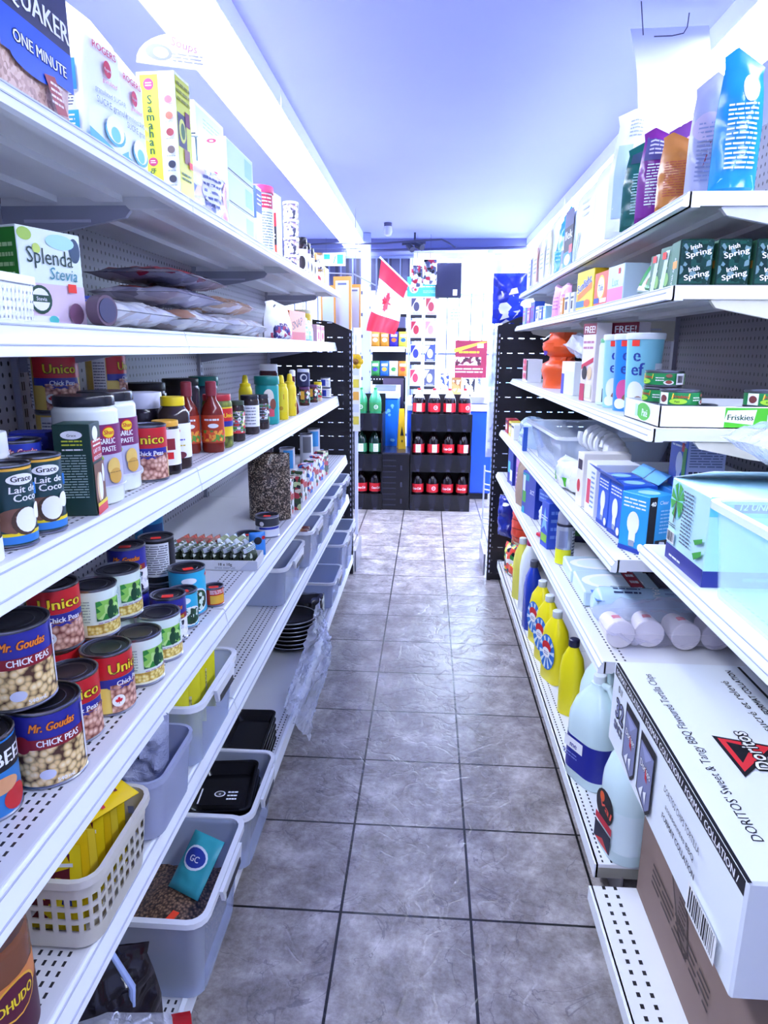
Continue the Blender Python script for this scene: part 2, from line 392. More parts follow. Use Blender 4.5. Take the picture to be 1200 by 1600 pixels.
# cables, beam and sprinkler under the ceiling near the front
struct('trim_2', MB().box(-3.1, 2.0, 7.05, 7.12, 2.36, 2.45, c('#747aa8', .6)))
def cable(pts, r=.008, m='#3c3f5c'): return lambda: MB().tube([hit(u, v, 1, Y) for u, v, Y in pts], r, c(m))
place('ceiling_cable', 'dark sagging cable clipped under the ceiling above the shop window', 'cable', cable([(470, 383, 6.6), (520, 380, 6.6), (560, 381, 6.6), (600, 380, 6.6), (640, 377, 6.6), (690, 374, 6.6), (700, 379, 6.6), (712, 387, 6.6)]), (0, 0, 0))
place('conduit_pipe', 'thin dark conduit running straight beneath the front ceiling beam', 'pipe', cable([(560, 392, 6.95), (640, 390, 6.95), (740, 388, 6.95), (845, 386, 6.95)], .012, '#4b4e74'), (0, 0, 0))
def camera_():
    m = MB(); m.lathe([(.035, .08), (.035, .11)], c('#5a5d7a')); m.lathe([(.01, 0), (.028, .01), (.04, .035), (.035, .08)], c('#c7cbe2', .2)); return m
p = ony(606, 377, 6.2); place('sprinkler_head', 'small round sprinkler head hanging below the ceiling near the window', 'sprinkler', camera_, (p.x, p.y, 2.34))
def spot():
    m = MB(); m.tube([(0, 0, .16), (0, 0, .05)], .01, c('#3a3c55')); m.tube([(-.12, 0, .06), (.1, .0, .07)], .014, c('#3a3c55'))
    h = MB(); h.tube([(.02, 0, .05), (.07, -.06, .02)], .03, c('#2d2f45')); h.tube([(-.06, 0, .05), (-.02, -.07, .0)], .028, c('#2d2f45')); return [P('arm', m), P('lamp_head', h)]
p = ony(648, 395, 6.7); place('spot_light', 'dark twin-headed spotlight mounted at the corner of the window bars', 'spotlight', spot, (p.x, p.y, 2.29))
def sheet():
    a = ony(985, 45, 2.5); b = ony(1108, 40, 2.5); cc_ = ony(997, 185, 2.46); d = ony(1103, 180, 2.46)
    S = lambda u, v, o=0: tuple(a.lerp(b, u).lerp(cc_.lerp(d, u), v) + Vector((0, -.025*sin(v*pi)+.012*sin(u*7)*v, 0)))
    m = MB(); m.grid(S, 0, 1, 0, 1, 10, 12, c('#e9edff', .5)); return m
place('paper_sheet', 'blank white curved sheet hanging from the ceiling over the upright pouches', 'paper sheet', sheet, (0, 0, 0))
def wire():
    m = MB(); m.tube([ony(1077, 20, 2.45), ony(1074, 42, 2.45), ony(1068, 52, 2.45), ony(1050, 56, 2.45), ony(1022, 57, 2.45)], .0018, c('#40405a'), 5)
    m.tube([ony(1002, 2, 2.45), ony(1003, 20, 2.45), ony(1005, 55, 2.45)], .0018, c('#40405a'), 5); return m
place('hanging_wire', 'thin bent wire holding the blank white sheet at the ceiling', 'wire', wire, (0, 0, 0))
def fan_sign():
    m = MB(); S = S_face('F', .3, .006, .3); n_ = 16
    arc = [(.145*cos(pi*i/n_), .085*sin(pi*i/n_)) for i in range(n_+1)]
    m.loft([[(x, y, z) for x, z in arc] for y in (-.003, .003)], c('#cfcbd2'), smooth=False)
    zz = 2.372-ony(300, 108, 2.06).z; m.tube([(-.03, 0, .05), (-.03, 0, zz)], .0012, c('#60607a'), 5); m.tube([(.03, 0, .05), (.03, 0, zz)], .0012, c('#60607a'), 5)
    prt(m, S, [('e', -.085, .03, .035, .02, c('#5f6188')), ('e', -.08, .03, .02, .013, c('#b9b6a4')), ('t', 'Soups', -.02, .045, .03, c('#7a4a8a'), {'rot': -12}), ('l', -.05, .01, .03, .035, 3, c('#6b6d8c'))]); return m
p = ony(300, 108, 2.06); place('arched_sign', 'small arched sign hanging above the tall yellow striped box', 'sign', fan_sign, p, rot=(0, 0, tocam((-.8, 2.06))))
# ================================================================== shelving
def slots(name, base, dark, rows, per=.0165, lng=.009, wid=.0045, rough=.4, axis=0):
    """painted steel with punched rows: rows = list of x positions"""
    n = NT(name); x, y = n.sep.outputs[0], n.sep.outputs[1]
    fy = n.math('ABSOLUTE', n.math('SUBTRACT', n.math('FRACT', n.math('ADD', n.math('DIVIDE', y, per), 200)), .5)); my = n.math('LESS_THAN', fy, lng/per/2)
    tot = None
    for r in rows:
        k = n.math('LESS_THAN', n.math('ABSOLUTE', n.math('SUBTRACT', x, r)), wid/2); tot = k if tot is None else n.math('MAXIMUM', tot, k)
    up = n.t.nodes.new('ShaderNodeNewGeometry'); sp = n.t.nodes.new('ShaderNodeSeparateXYZ'); n.ln(up.outputs['Normal'], sp.inputs[0])
    msk = n.math('MULTIPLY', n.math('MULTIPLY', tot, my), n.math('GREATER_THAN', n.math('ABSOLUTE', sp.outputs[2]), .8))
    dirt = n.noise(6, 5); basec = n.mix(n.math('MULTIPLY', dirt, .25), base, '#b9b8c4'); n.base(n.mix(msk, basec, dark), rough); return n.m
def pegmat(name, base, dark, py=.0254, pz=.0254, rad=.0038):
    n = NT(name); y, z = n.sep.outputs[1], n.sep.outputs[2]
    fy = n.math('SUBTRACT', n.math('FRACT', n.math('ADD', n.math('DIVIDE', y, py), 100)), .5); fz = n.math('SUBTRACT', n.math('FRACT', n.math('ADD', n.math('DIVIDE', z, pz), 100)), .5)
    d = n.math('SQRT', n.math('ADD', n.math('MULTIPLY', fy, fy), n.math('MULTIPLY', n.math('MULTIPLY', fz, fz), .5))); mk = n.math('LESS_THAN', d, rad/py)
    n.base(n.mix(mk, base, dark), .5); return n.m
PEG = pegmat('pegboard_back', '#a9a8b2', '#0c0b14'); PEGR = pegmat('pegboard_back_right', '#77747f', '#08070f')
PAINT = SHELF; RAIL = c('#f1f5fc', .35, noise_amt=.03, nscale=12); UNDER = PAINT
def shelf_board(side, xf, zt, y0, y1, xb, rows, rail, pname, base='#dcdde2', thick=.03):
    """side -1: shelf on the left (front edge is its larger x); +1: on the right. xf front x, xb back x, zt top"""
    sgn = -side; m = MB(); y0 += .002; y1 -= .002
    sl = slots(pname, base, '#1a1922', [xf - sgn*r for r in rows]) if rows else PAINT
    lo, hi = sorted((xf-sgn*.004, xb)); m.box(lo, hi, y0, y1, zt-.003, zt, sl)
    def bx(a, b, *r): lo, hi = sorted((a, b)); m.box(lo, hi, *r)
    bx(xf, xf-sgn*.004, y0, y1, zt-thick, zt, PAINT)
    bx(xf, xf-sgn*.022, y0, y1, zt-thick, zt-thick+.003, PAINT)
    for yy in (y0, y1-.003): bx(xf, xb, yy, yy+.003, zt-thick*.9, zt-.003, PAINT)
    for fr_ in (.38, .72): 
        xx = xf+(xb-xf)*fr_; bx(xx-.03, xx+.03, y0+.02, y1-.02, zt-.016, zt-.003, PAINT)
    kids = []
    if rail:
        q = MB(); hgt = rail
        a = [(xf-sgn*.004, zt-.0006), (xf+sgn*.002, zt-.0003), (xf+sgn*.004, zt-.002), (xf+sgn*.013, zt-hgt+.012), (xf+sgn*.014, zt-hgt), (xf+sgn*.002, zt-hgt-.001), (xf-sgn*.002, zt-hgt+.006)]
        q.loft([[(x, y, z) for x, z in (a if side < 0 else a[::-1])] for y in (y0, y1)], RAIL, smooth=False)
        # two faint grooves of the ticket channel
        for t_ in (.12, .9):
            x = xf+sgn*(.004+.009*t_); z = zt-.002-(hgt-.014)*t_; lo, hi = sorted((x, x+sgn*.0022)); q.box(lo, hi, y0, y1, z-.0012, z+.0009, c('#b9bfd4', .4))
        kids.append(P('price_rail', q))
    return P('shelf', m, None, kids)
def bracket(side, xf, xb, zt, y, L=.30, col=None):
    sgn = -side; m = MB(); col = col or c('#9da0b4', .45); xe = xb+sgn*L; zt -= .02
    pr = [(xb, zt), (xe-sgn*.01, zt), (xe, zt-.01), (xe-sgn*.012, zt-.024), (xe-sgn*.12, zt-.045), (xb, zt-.075)]
    m.loft([[(x, yy, z) for x, z in pr] for yy in (y-.006, y+.006)], col, smooth=False)
    lo, hi = sorted((xb+sgn*.05, xb+sgn*.2)); m.box(lo, hi, y-.008, y+.008, zt-.034, zt-.028, c('#c5c8da', .4))
    return P('bracket', m)
def left_gondola():
    XB = -.955; J = [-.98, .28, 1.54, 2.81, 4.05]; out = []
    spec = [(-.53, 1.715, .034, [], .03), (-.556, 1.432, .048, [], .03), (-.545, 1.122, .056, [.022, .037], .03), (-.497, .768, .052, [.028, .043, .058, .073], .03), (-.485, .525, .05, [.025, .04, .055, .07], .03)]
    for i in range(4):
        y0, y1 = J[i], J[i+1]
        b = MB(); b.box(XB-.012, XB, y0+.02, y1-.02, .12, 1.78, PEG); out.append(P('back_panel', b))
        for xf, zt, rl, rows, th in spec: out.append(shelf_board(-1, xf, zt, y0, y1, XB, rows, rl, 'left_shelf_%d' % int(zt*100)))
        q = MB(); q.box(-.95, -.455, y0+.002, y1-.002, .125, .13, slots('left_base', '#d9dadf', '#1a1922', [-.475, -.49])); q.box(-.462, -.452, y0+.002, y1-.002, .085, .135, RAIL)
        q.box(-.50, -.49, y0, y1, 0, .1, c('#77767f')); out.append(P('base_shelf', q))
    for y in J:
        u = MB(); u.box(XB-.03, XB+.012, y-.014, y+.014, 0, 1.8, c('#a3a5b4', .4))
        for k in range(52): u.box(XB+.0118, XB+.0125, y-.006, y-.002, .15+k*.031, .17+k*.031, c('#0c0b14')); u.box(XB+.0118, XB+.0125, y+.002, y+.006, .15+k*.031, .17+k*.031, c('#0c0b14'))
        out.append(P('upright', u))
        for xf, zt, rl, rows, th in spec[:5]: out.append(bracket(-1, xf, XB+.012, zt, y, .29))
    e = MB(); e.box(-1.0, -.5, 4.06, 4.063, 0, .05, c('#15141d'))
    return out
place('shelving_unit', 'long grey steel shelving run with pegboard back on the left of the aisle', 'shelving', left_gondola, (0, 0, 0))
def slotpanel():
    n = NT('black_slotted_panel'); x, z = n.sep.outputs[0], n.sep.outputs[2]
    fx = n.math('ABSOLUTE', n.math('SUBTRACT', n.math('FRACT', n.math('ADD', n.math('DIVIDE', x, .062), 40)), .5)); fz = n.math('ABSOLUTE', n.math('SUBTRACT', n.math('FRACT', n.math('ADD', n.math('DIVIDE', z, .0835), 40)), .5))
    mk = n.math('MULTIPLY', n.math('LESS_THAN', fx, .26), n.math('LESS_THAN', fz, .028)); n.base('#15141d', .45); n.seethrough(mk); return n.m
SLP = slotpanel(); BLK = c('#15141d', .4)
def end_panel(xin, xout, ztop, side):
    def f():
        m = MB(); s = 1 if xout > xin else -1
        pts = [(xin, 0), (xout, 0), (xout, ztop-.02 if side < 0 else ztop), (xout-s*.12, ztop+(.03 if side < 0 else .05)), (xin, ztop+(.08 if side < 0 else .12))]
        pts = pts if s > 0 else pts[::-1]
        m.loft([[(x, y, z) for x, z in pts] for y in (0, .012)], SLP, smooth=False)
        fr_ = MB(); lo, hi = sorted((xout, xout-s*.022)); fr_.box(lo, hi, -.012, .03, 0, ztop-.02, BLK)
        for k in range(44): fr_.box(min(xout, xout+s*.0012), max(xout, xout+s*.0012), .004, .012, .05+k*.033, .066+k*.033, c('#d8dcf0')); fr_.box(xout-s*.012-.003, xout-s*.012+.003, -.0135, -.012, .05+k*.033, .066+k*.033, c('#b8bcd4'))
        return [P('panel', m), P('edge_upright', fr_)]
    return f
place('end_panel', 'black slotted end panel closing the far end of the left shelving', 'end panel', end_panel(-.97, -.455, 1.52, -1), (0, 4.085, 0))
place('end_panel', 'black slotted end panel closing the far end of the right shelving', 'end panel', end_panel(.97, .388, 1.53, 1), (0, 4.04, 0))
def right_gondola():
    XB = .945; J = [1.48, 2.74, 4.0]; out = []
    spec = [(.508, 1.705, .028, []), (.494, 1.528, .028, []), (.484, 1.236, .028, []), (.434, .94, .03, [.03, .05]), (.425, .69, .03, [.03, .05])]
    for i in range(2):
        y0, y1 = J[i], J[i+1]
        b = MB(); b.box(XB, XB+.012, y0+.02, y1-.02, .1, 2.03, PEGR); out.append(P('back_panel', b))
        for xf, zt, rl, rows in spec: out.append(shelf_board(1, xf, zt, y0, y1, XB, rows, rl, 'right_shelf_%d' % int(zt*100), '#e6e7ec'))
        q = MB(); q.box(.45, .95, y0+.002, y1-.002, .125, .135, slots('right_base', '#e6e7ec', '#15141c', [.468, .49])); q.box(.446, .455, y0+.002, y1-.002, .095, .135, RAIL); q.box(.45, .94, y0+.002, y0+.006, .095, .125, c('#9b988f'))
        q.box(.515, .52, y0, y1, 0, .1, c('#7d7a80')); out.append(P('base_shelf', q))
    for y in J:
        u = MB(); u.box(XB-.012, XB+.03, y-.014, y+.014, 0, 2.05, c('#8d8c98', .4)); out.append(P('upright', u))
        for xf, zt, rl, rows in spec: out.append(bracket(1, xf, XB-.012, zt, y + (.012 if y < 1.5 else 0), .36, c('#c9cad2' if zt > 1.6 else '#d3cfc2', .5, noise_amt=.1, nscale=30)))
    return out
place('shelving_unit', 'tall white steel shelving run stocked along the right of the aisle', 'shelving', right_gondola, (0, 0, 0))
def near_gondola():
    XB = .945; out = []; y0, y1 = .2, 1.46
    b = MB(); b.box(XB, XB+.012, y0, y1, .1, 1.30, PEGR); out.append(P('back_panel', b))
    out.append(shelf_board(1, .484, .985, y0, y1, XB, [.05], .03, 'near_shelf', '#eceef2'))
    q = MB(); q.box(.432, .95, y0, y1-.012, .092, .1, slots('near_base', '#eceef2', '#15141c', [.462, .49], .026, .011, .008)); q.box(.426, .436, y0, y1-.012, .062, .1, RAIL); q.box(.50, .505, y0, y1, 0, .07, c('#7d7a80')); out.append(P('base_shelf', q))
    u = MB(); u.box(XB-.012, XB+.03, y0, y0+.028, 0, 1.32, c('#8d8c98', .4)); out.append(P('upright', u)); out.append(bracket(1, .484, XB-.012, .985, y0+.02, .36))
    return out
place('shelving_unit', 'low white shelving bay nearest the camera holding the big cartons', 'shelving', near_gondola, (0, 0, 0))
# ================================================================== package builders
INK = c('#16161f'); WH = c('#f7f8fd', .5); RED = c('#d8202a', .4); YEL = c('#f8dc1c', .4); BLU = c('#2b3aa8', .4)
def can(r, h, wrap, items, lid='steel', z0=.004, z1=None, keyring=False, seg=30, tag=False):
    """tin: rimmed metal body, recessed lid, printed paper label"""
    def f():
        b = MB(); hh = h
        b.lathe([(r*.93, 0.001), (r, 0), (r+.0012, .0015), (r+.0012, .003), (r-.0006, .0045), (r-.0006, hh-.0045), (r+.0012, hh-.003), (r+.0012, hh-.0008), (r-.0008, hh), (r-.0022, hh-.001), (r-.0026, hh-.004)], STEEL, seg, True, False)
        l = MB(); k = r-.0026
        l.lathe([(k, hh-.004), (k*.93, hh-.0042), (k*.9, hh-.003), (k*.86, hh-.0042), (k*.66, hh-.0042), (k*.64, hh-.0034), (k*.6, hh-.004), (.0005, hh-.004)], REFL_STEEL, seg, False, True)  # dark lid tone stands in for what the steel reflects
        if keyring: l.tube([(k*.45*cos(a*pi/6), k*.3+k*.22*sin(a*pi/6), hh-.0015) for a in range(12)], .001, STEEL, 5, True)
        if tag: l.box(-.012, .012, -.3*r-.008, -.3*r+.008, hh-.0036, hh-.0026, REDTAG)
        q = MB(); q.lathe([(r+.0002, .0055), (r+.0002, hh-.0055)], wrap, seg, False, False); prt(q, S_cyl(r+.0003), items, .006)
        return [P('body', b), P('lid', l), P('label', q)]
    return f
def box(w, d, h, col, faces={}, ch=.0012, extra=None, name='carton', tag=None):
    def f():
        m = MB(); m.box(-w/2, w/2, -d/2, d/2, 0, h, col, ch)
        for fc, items in faces.items(): prt(m, S_face(fc, w, d, h), items)
        out = [P(name, m)]
        if extra: out += extra()
        if tag:
            g = MB(); fc, u, v = tag; S = S_face(fc, w, d, h); g.grid(S, u-.009, u+.009, v-.007, v+.007, 1, 1, REDTAG, .0035); out.append(P('price_sticker', g))
        return out
    return f
def jar(r, h, lidh, content, lid, wrap=None, items=(), lz=(.2, .7), lidr=None, neck=.93, seg=26, glass=True, shoulder=.06, tag=False):
    lidr = lidr or r*.95; hb = h-lidh
    def f():
        b = MB(); sh = shoulder*h
        b.lathe([(r*.9, 0), (r*.98, .003), (r, .008), (r, hb-sh), (r*.985, hb-sh*.6), (r*neck, hb-sh*.1), (r*neck, hb)], content, seg)
        l = MB(); l.lathe([(lidr*.99, hb), (lidr, hb+.001), (lidr, h-.003), (lidr*.97, h), (.001, h)], lid, seg, True, False)
        out = [P('jar_body', b), P('lid', l)]
        if wrap is not None:
            q = MB(); z0, z1 = lz[0]*h, lz[1]*h; q.lathe([(r+.0004, z0), (r+.0004, z1)], wrap, seg, False, False)
            prt(q, S_cyl(r+.0006), items, .006); out.append(P('label', q))
        if tag: g = MB(); g.grid(S_cyl(r+.002), -.01, .01, h*.75, h*.75+.014, 4, 1, REDTAG, .001); out.append(P('price_sticker', g))
        return out
    return f
def bottle(prof, body, cap_prof, cap, wrap=None, items=(), r=.03, lz=(.2, .6), seg=22, sx=1, sy=1):
    def f():
        b = MB(); b.lathe(prof, body, seg); l = MB(); l.lathe(cap_prof, cap, seg)
        out = [P('bottle_body', b), P('cap', l)]
        if wrap is not None:
            q = MB(); q.lathe([(r+.0005, lz[0]), (r+.0005, lz[1])], wrap, seg, False, False); prt(q, S_cyl(r+.0007), items, .006); out.append(P('label', q))
        return out
    return f
def soft_S(w, h, t, seed=0, crink=.004, style='pouch'):
    def prof(u, v):
        a = min(1, abs(2*u/w)); b = v/h
        fu = max(0, 1-a**2.6)**.7
        if style == 'pouch': fv = min(1, (b/.03+.25) if b < .03 else 1)*max(0, 1-max(0, b-.25)**1.5*1.55) if b < .93 else .02
        elif style == 'pillow': fv = max(0, 1-abs(2*b-1)**4)**.6
        else: fv = 1 if b < .85 else max(.35, 1-(b-.85)*3.5)
        return t/2*fu*fv+.0006
    def soft(u, v, o=0, s=-1):
        p = prof(u, v); k = crink*noise.noise(Vector((u*26+seed*7.3, v*26+(3 if s > 0 else 0), seed*1.7)))*min(1, p*60) + crink*.5*noise.noise(Vector((u*60+seed, v*60, seed*3)))*min(1, p*60)
        x, z = u, v
        if style == 'pouch':
            b = v/h; x = u*(1-.2*min(1, max(0, (b-.5)/.4))+.06*max(0, (b-.9)/.1)); z = v-.10*h*max(0, (b-.7)/.3)*(2*abs(u+(.2 if seed % 2 else -.1)*w)/w)
        return (x, s*(p+o)+k*s+(.05*h*max(0, v/h-.6)**1.5 if style == 'pouch' else 0), z)
    return soft
def bag(w, h, t, col, items=(), seed=0, crink=.005, style='pouch', back=None, extra=None, name='bag', nx=16, ny=22):
    def f():
        S = soft_S(w, h, t, seed, crink, style); m = MB()
        m.grid(lambda u, v, o=0: S(u, v, 0), -w/2, w/2, 0, h, nx, ny, col); m.grid(lambda u, v, o=0: S(-u, v, 0, 1), -w/2, w/2, 0, h, nx, ny, back or col)
        def soft(u, v, o=0): return S(u, v, o)
        its = []
        for it in items: its.append(it)
        prt(m, soft, its, .012, .0007, .0012)
        out = [P(name, m)]
        if extra: out += extra(S)
        return out
    return f
def blockbag(w, d, h, col, faces, seed=0, top='fold', crink=.003):
    """paper or film bag standing up: box-like body with a folded top"""
    def f():
        m = MB(); L = []
        for k in range(13):
            b = k/12; z = h*b; s = 1 if b < .82 else 1-(b-.82)*.9; dd = d if b < .78 else d*max(.12, 1-(b-.78)*4.0)
            ring = rr(w*s, dd, min(.012, dd*.4), z, 3)
            L.append([(x+crink*noise.noise(Vector((x*20, y*20+seed, z*18))), y+crink*2*noise.noise(Vector((x*16+seed, y*16, z*14+5))), z+.002*noise.noise(Vector((x*20, y*20, seed)))*(b > .1)) for x, y, z in ring])
        m.loft(L, col)
        for fc, items in faces.items():
            S0 = S_face(fc, w+.001, d+.001, h); prt(m, lambda u, v, o=0: S0(u, v, o+.0035), items)
        return [P('bag', m)]
    return f
def bin_(w, d, h, mat, taper=.86, rim=.008, th=.002, handle=True, cut=False, name='bin', hm='#20202c', rimm=None):
    rimm = rimm or (RIMP if mat is CLEARBOX else None)
    """open plastic tub: outside wall, flat rim, inside wall, floor"""
    def f():
        m = MB(); ro, ri = .03, .028; rings = []
        for z, s in ((0, taper), (h*.5, (1+taper)/2), (h-.004, 1)): rings.append(rr(w*s, d*s, ro, z))
        m.loft(rings, mat, True, False)
        m.loft([rr(w*s-2*th, d*s-2*th, ri, z) for z, s in ((h-.004, 1), (h*.5, (1+taper)/2), (.004, taper))], mat, False, True)
        r = MB(); r.loft([rr(w-2*th, d-2*th, ri, h-.004), rr(w-2*th, d-2*th, ri, h), rr(w+2*rim, d+2*rim, ro+.006, h), rr(w+2*rim, d+2*rim, ro+.006, h-.012), rr(w+2*rim-.003, d+2*rim-.003, ro+.006, h-.012), rr(w+.002, d+.002, ro, h-.005)], rimm or mat, False, False)
        out = [P(name, m), P('rim', r)]
        if handle:
            for sx in (1, -1):
                hm_ = MB(); x = sx*(w/2+rim+.001); hm_.loft([[(x+dx, y, z) for y, z in ((-d*.24, h-.002), (d*.24, h-.002), (d*.2, h-.034), (-d*.2, h-.034))] for dx in (0, sx*.008)], rimm or mat, smooth=False)
                k = MB(); k.box(min(x, x+sx*.0095), max(x, x+sx*.0095), -d*.17, d*.17, h-.036, h-.022, c(hm)); out.append(P('handle', hm_, None, [P('grip', k)]))
        return out
    return f
MAPLE = [(0,1),(.12,.72),(.3,.8),(.22,.35),(.45,.5),(.5,.38),(.75,.45),(.68,.2),(.85,.1),(.5,-.2),(.55,-.35),(.08,-.28),(.06,-.75),(-.06,-.75),(-.08,-.28),(-.55,-.35),(-.5,-.2),(-.85,.1),(-.68,.2),(-.75,.45),(-.5,.38),(-.45,.5),(-.22,.35),(-.3,.8),(-.12,.72)]
def maple(u, v, s, m): return ('p', [(u+x*s, v+y*s) for x, y in MAPLE], m)

# ------------------------------------------------------------------ printed tins
CHICK = beans('chickpea_picture', '#fff3cf', '#e9c88a', '#4c2a1c', 95); CHICK2 = beans('pale_chickpea_picture', '#ffe2cf', '#d39c86', '#7c3c33', 105)
CORN = beans('corn_picture', '#fff6c4', '#f1d873', '#b99138', 150); MUSH = speckle('mushroom_picture', ['#f4f4f7', '#d8d8e2', '#22223c', '#f8f8fa', '#f4f4f7'], 110)
GREENS = speckle('greens_picture', ['#2f8f3a', '#8fd05a', '#1c5f38', '#b9e38a'], 90); BEANG = speckle('green_bean_picture', ['#12351f', '#dfeee0', '#1c4f2c', '#23402f'], 120)
NAVY = c('#2a2c96', .35); MAROON = c('#8e1b2c', .4); GOLD = c('#f1b63a', .4); UYEL = c('#f7d92c', .4)
def goudas(r, h, bottom, title):
    C = 2*pi*r
    return can(r, h, NAVY, [('r', -C/2, .006, C/2, h*.54, bottom), ('r', -.034, h*.53, .06, h*.66, MAROON), ('t', title, .008, h*.565, h*.115, WH, {'bold': 1, 'w': .062}),
        ('t', 'Mr. Goudas', .0, h*.76, h*.15, c('#f08a2a'), {'slant': .25, 'out': c('#7c1420'), 'ow': .05, 'bold': 1, 'w': .064}), ('r', .052, h*.16, .058, h*.9, c('#d9dcf0')), ('e', -.012, h*.2, .011, .008, c('#cfd3e8')), ('e', -.042, h*.6, .012, .014, MAROON), ('t', '540 mL', .012, h*.08, h*.07, WH, {'bold': 1})])
def unico(r, h, title='Chick Peas', turn=0):
    C = 2*pi*r; t = turn
    return can(r, h, c('#f6d873', .4), [('r', -.05+t, h*.6, C/2-.002, h*.955, c('#cf1f2c', .35)), ('p', [(-.05+t, h*.6), (-.05+t, h*.47), (-.02+t, h*.46)], NAVY), ('r', -.05+t, h*.47, .06+t, h*.6, NAVY),
        ('r', -.02+t, h*.05, .062+t, h*.5, CHICK2), ('e', .02+t, h*.47, .045, h*.06, NAVY), ('t', 'Unico', .014+t, h*.68, h*.23, UYEL, {'bold': 1, 'w': .072, 'out': c('#45101c'), 'ow': .05}),
        ('t', title, .018+t, h*.475, h*.115, WH, {'bold': 1, 'w': .055}), ('e', -.008+t, h*.24, .011, .011, WH), maple(-.008+t, h*.24, .008, RED), ('r', -.085+t, h*.05, -.052+t, h*.93, c('#f4f5fa')), ('l', -.082+t, h*.1, -.055+t, h*.85, 13, c('#7b7f93'))])
def corncan(r, h):
    return can(r, h, c('#e3f1ea', .4), [('r', -.09, .006, .09, h*.3, c('#f6f2dc')), ('r', -.02, .01, .075, h*.3, CORN), ('r', -.002, h*.37, .048, h*.76, GREENS), ('e', .024, h*.5, .007, h*.14, c('#17482f')), ('e', .036, h*.5, .006, h*.09, c('#1f5a35')), ('e', .026, h*.68, .005, .007, c('#17482f')),
        ('t', 'Green', .058, h*.78, .011, c('#4a93a8')), ('t', 'Corn', .06, h*.66, .011, c('#4a93a8')), ('l', -.05, h*.35, -.012, h*.8, 8, c('#9fb0b4')), ('l', .0, h*.31, .06, h*.345, 1, c('#a64fa8'))], tag=False)
GOUD = goudas(.0515, .123, CHICK, 'CHICK PEAS'); UNI = unico(.0425, .116); CORNC = corncan(.043, .098)
def champ(r=.037, h=.105):
    return can(r, h, NAVY, [('r', -.12, .006, .12, h*.5, MUSH), ('r', -.03, h*.5, .05, h*.62, MAROON), ('t', 'CHAMPIGNONS', .01, h*.525, h*.09, UYEL, {'bold': 1, 'w': .056}), ('t', 'Mr. Goudas', .005, h*.72, h*.14, c('#f08a2a'), {'slant': .25, 'out': c('#7c1420'), 'bold': 1, 'w': .056})], tag=True)
def cyan(r, h):
    return can(r, h, c('#2fb4dc', .35), [('e', .012, h*.34, .034, h*.26, WH), ('e', .014, h*.34, .028, h*.22, BEANG), ('e', -.006, h*.78, .018, .008, WH), maple(.045, h*.84, .008, RED), ('l', -.045, h*.2, -.025, h*.7, 7, WH)], tag=True)
S4 = .7687
def L4(name, label, fn, u, v, r, z=S4, off=0, key=None, group=None, cat='food can'):
    p = onz(u, v, z, r); p = (min(p[0], -.505-r), p[1], z); return place(name, label, cat, fn, p, tocam(p, off), group, key)
G4 = 'tins on the fourth left shelf'
L4('food_can', 'large navy chickpea can standing lowest at the front left, nearest the camera', GOUD, 80, 1232, .0515, off=8, key='goud', group=G4)
L4('food_can', 'large navy chickpea can stacked on top of the nearest chickpea can', GOUD, 34, 1112, .0515, S4+.124, 12, 'goud', G4)
L4('food_can', 'red and yellow chickpea can in the front row beside the big navy chickpea can', UNI, 122, 1166, .0425, off=-8, key='uni', group=G4)
L4('food_can', 'red chickpea can in the front row turned to show its white text panel', UNI, 167, 1120, .0425, off=28, key='uni', group=G4)
pU = onz(93, 1020, S4+.117, .0425); place('food_can', 'red chickpea can topping the stack under the ticket rail beside the navy cans', 'food can', UNI, pU, tocam(pU, -6), G4, 'uni')
place('food_can', 'red chickpea can at the bottom of its stack between the two front red cans', 'food can', UNI, (pU[0], pU[1], S4), tocam(pU, 20), G4, 'uni')
L4('food_can', 'white and green corn can in the lower row just past the red chickpea cans', CORNC, 214, 1074, .043, off=10, key='corn', group=G4)
L4('food_can', 'white and green corn can in the lower row beside the small mushroom can', CORNC, 245, 1037, .043, off=0, key='corn', group=G4)
for u, v, lb in ((156, 997, 'white and green corn can in the upper row nearest the red chickpea cans'), (187, 972, 'white and green corn can in the upper row, the farther of the two')):
    q = onz(u, v, S4+.099, .043); place('food_can', lb, 'food can', CORNC, q, tocam(q, 6), G4, 'corn'); place('food_can', lb.replace('upper row', 'hidden row beneath'). replace(' farther from the camera, red sticker on its lid', ' beside the mushroom stack'), 'food can', CORNC, (q[0], q[1], S4), tocam(q, 30), G4, 'corn')
L4('food_can', 'navy mushroom can with red price sticker on its lid in the front row', champ(), 268, 1007, .037, off=-5, key='champ', group=G4)
q = onz(203, 930, S4+.106, .04); place('food_can', 'navy mushroom can stacked beneath the ticket rail beside the black tin', 'food can', champ(.04), q, tocam(q, -10), G4, 'champ2'); place('food_can', 'navy mushroom can hidden under the stacked one beside the black tin', 'food can', champ(.04), (q[0], q[1], S4), tocam(q, -10), G4, 'champ2')
BT = can(.042, .115, c('#14131d'), [('r', -.045, .02, .03, .104, c('#eceef4')), ('l', -.04, .025, .026, .1, 13, c('#6a6d7e')), ('r', .034, .02, .06, .1, c('#20202e'))], tag=True)
q = onz(249, 914, S4+.062, .042); place('food_can', 'black tin with white text panel and red sticker on its dark lid', 'food can', BT, q, tocam(q, 0), G4, 'bt')
TIN = can(.043, .061, c('#22222e'), [('r', -.03, .01, .05, .05, c('#32324a'))]); place('food_can', 'low dark tin under the black text-panel tin', 'food can', TIN, (q[0], q[1], S4), 0, G4, 'dt')
L4('food_can', 'bright cyan vegetable can in the front row nearer the camera', cyan(.033, .088), 288, 985, .033, off=10, key='cy1', group=G4)
L4('food_can', 'taller cyan green-bean can beside the small red can', cyan(.043, .116), 304, 963, .043, off=14, key='cy2', group=G4)
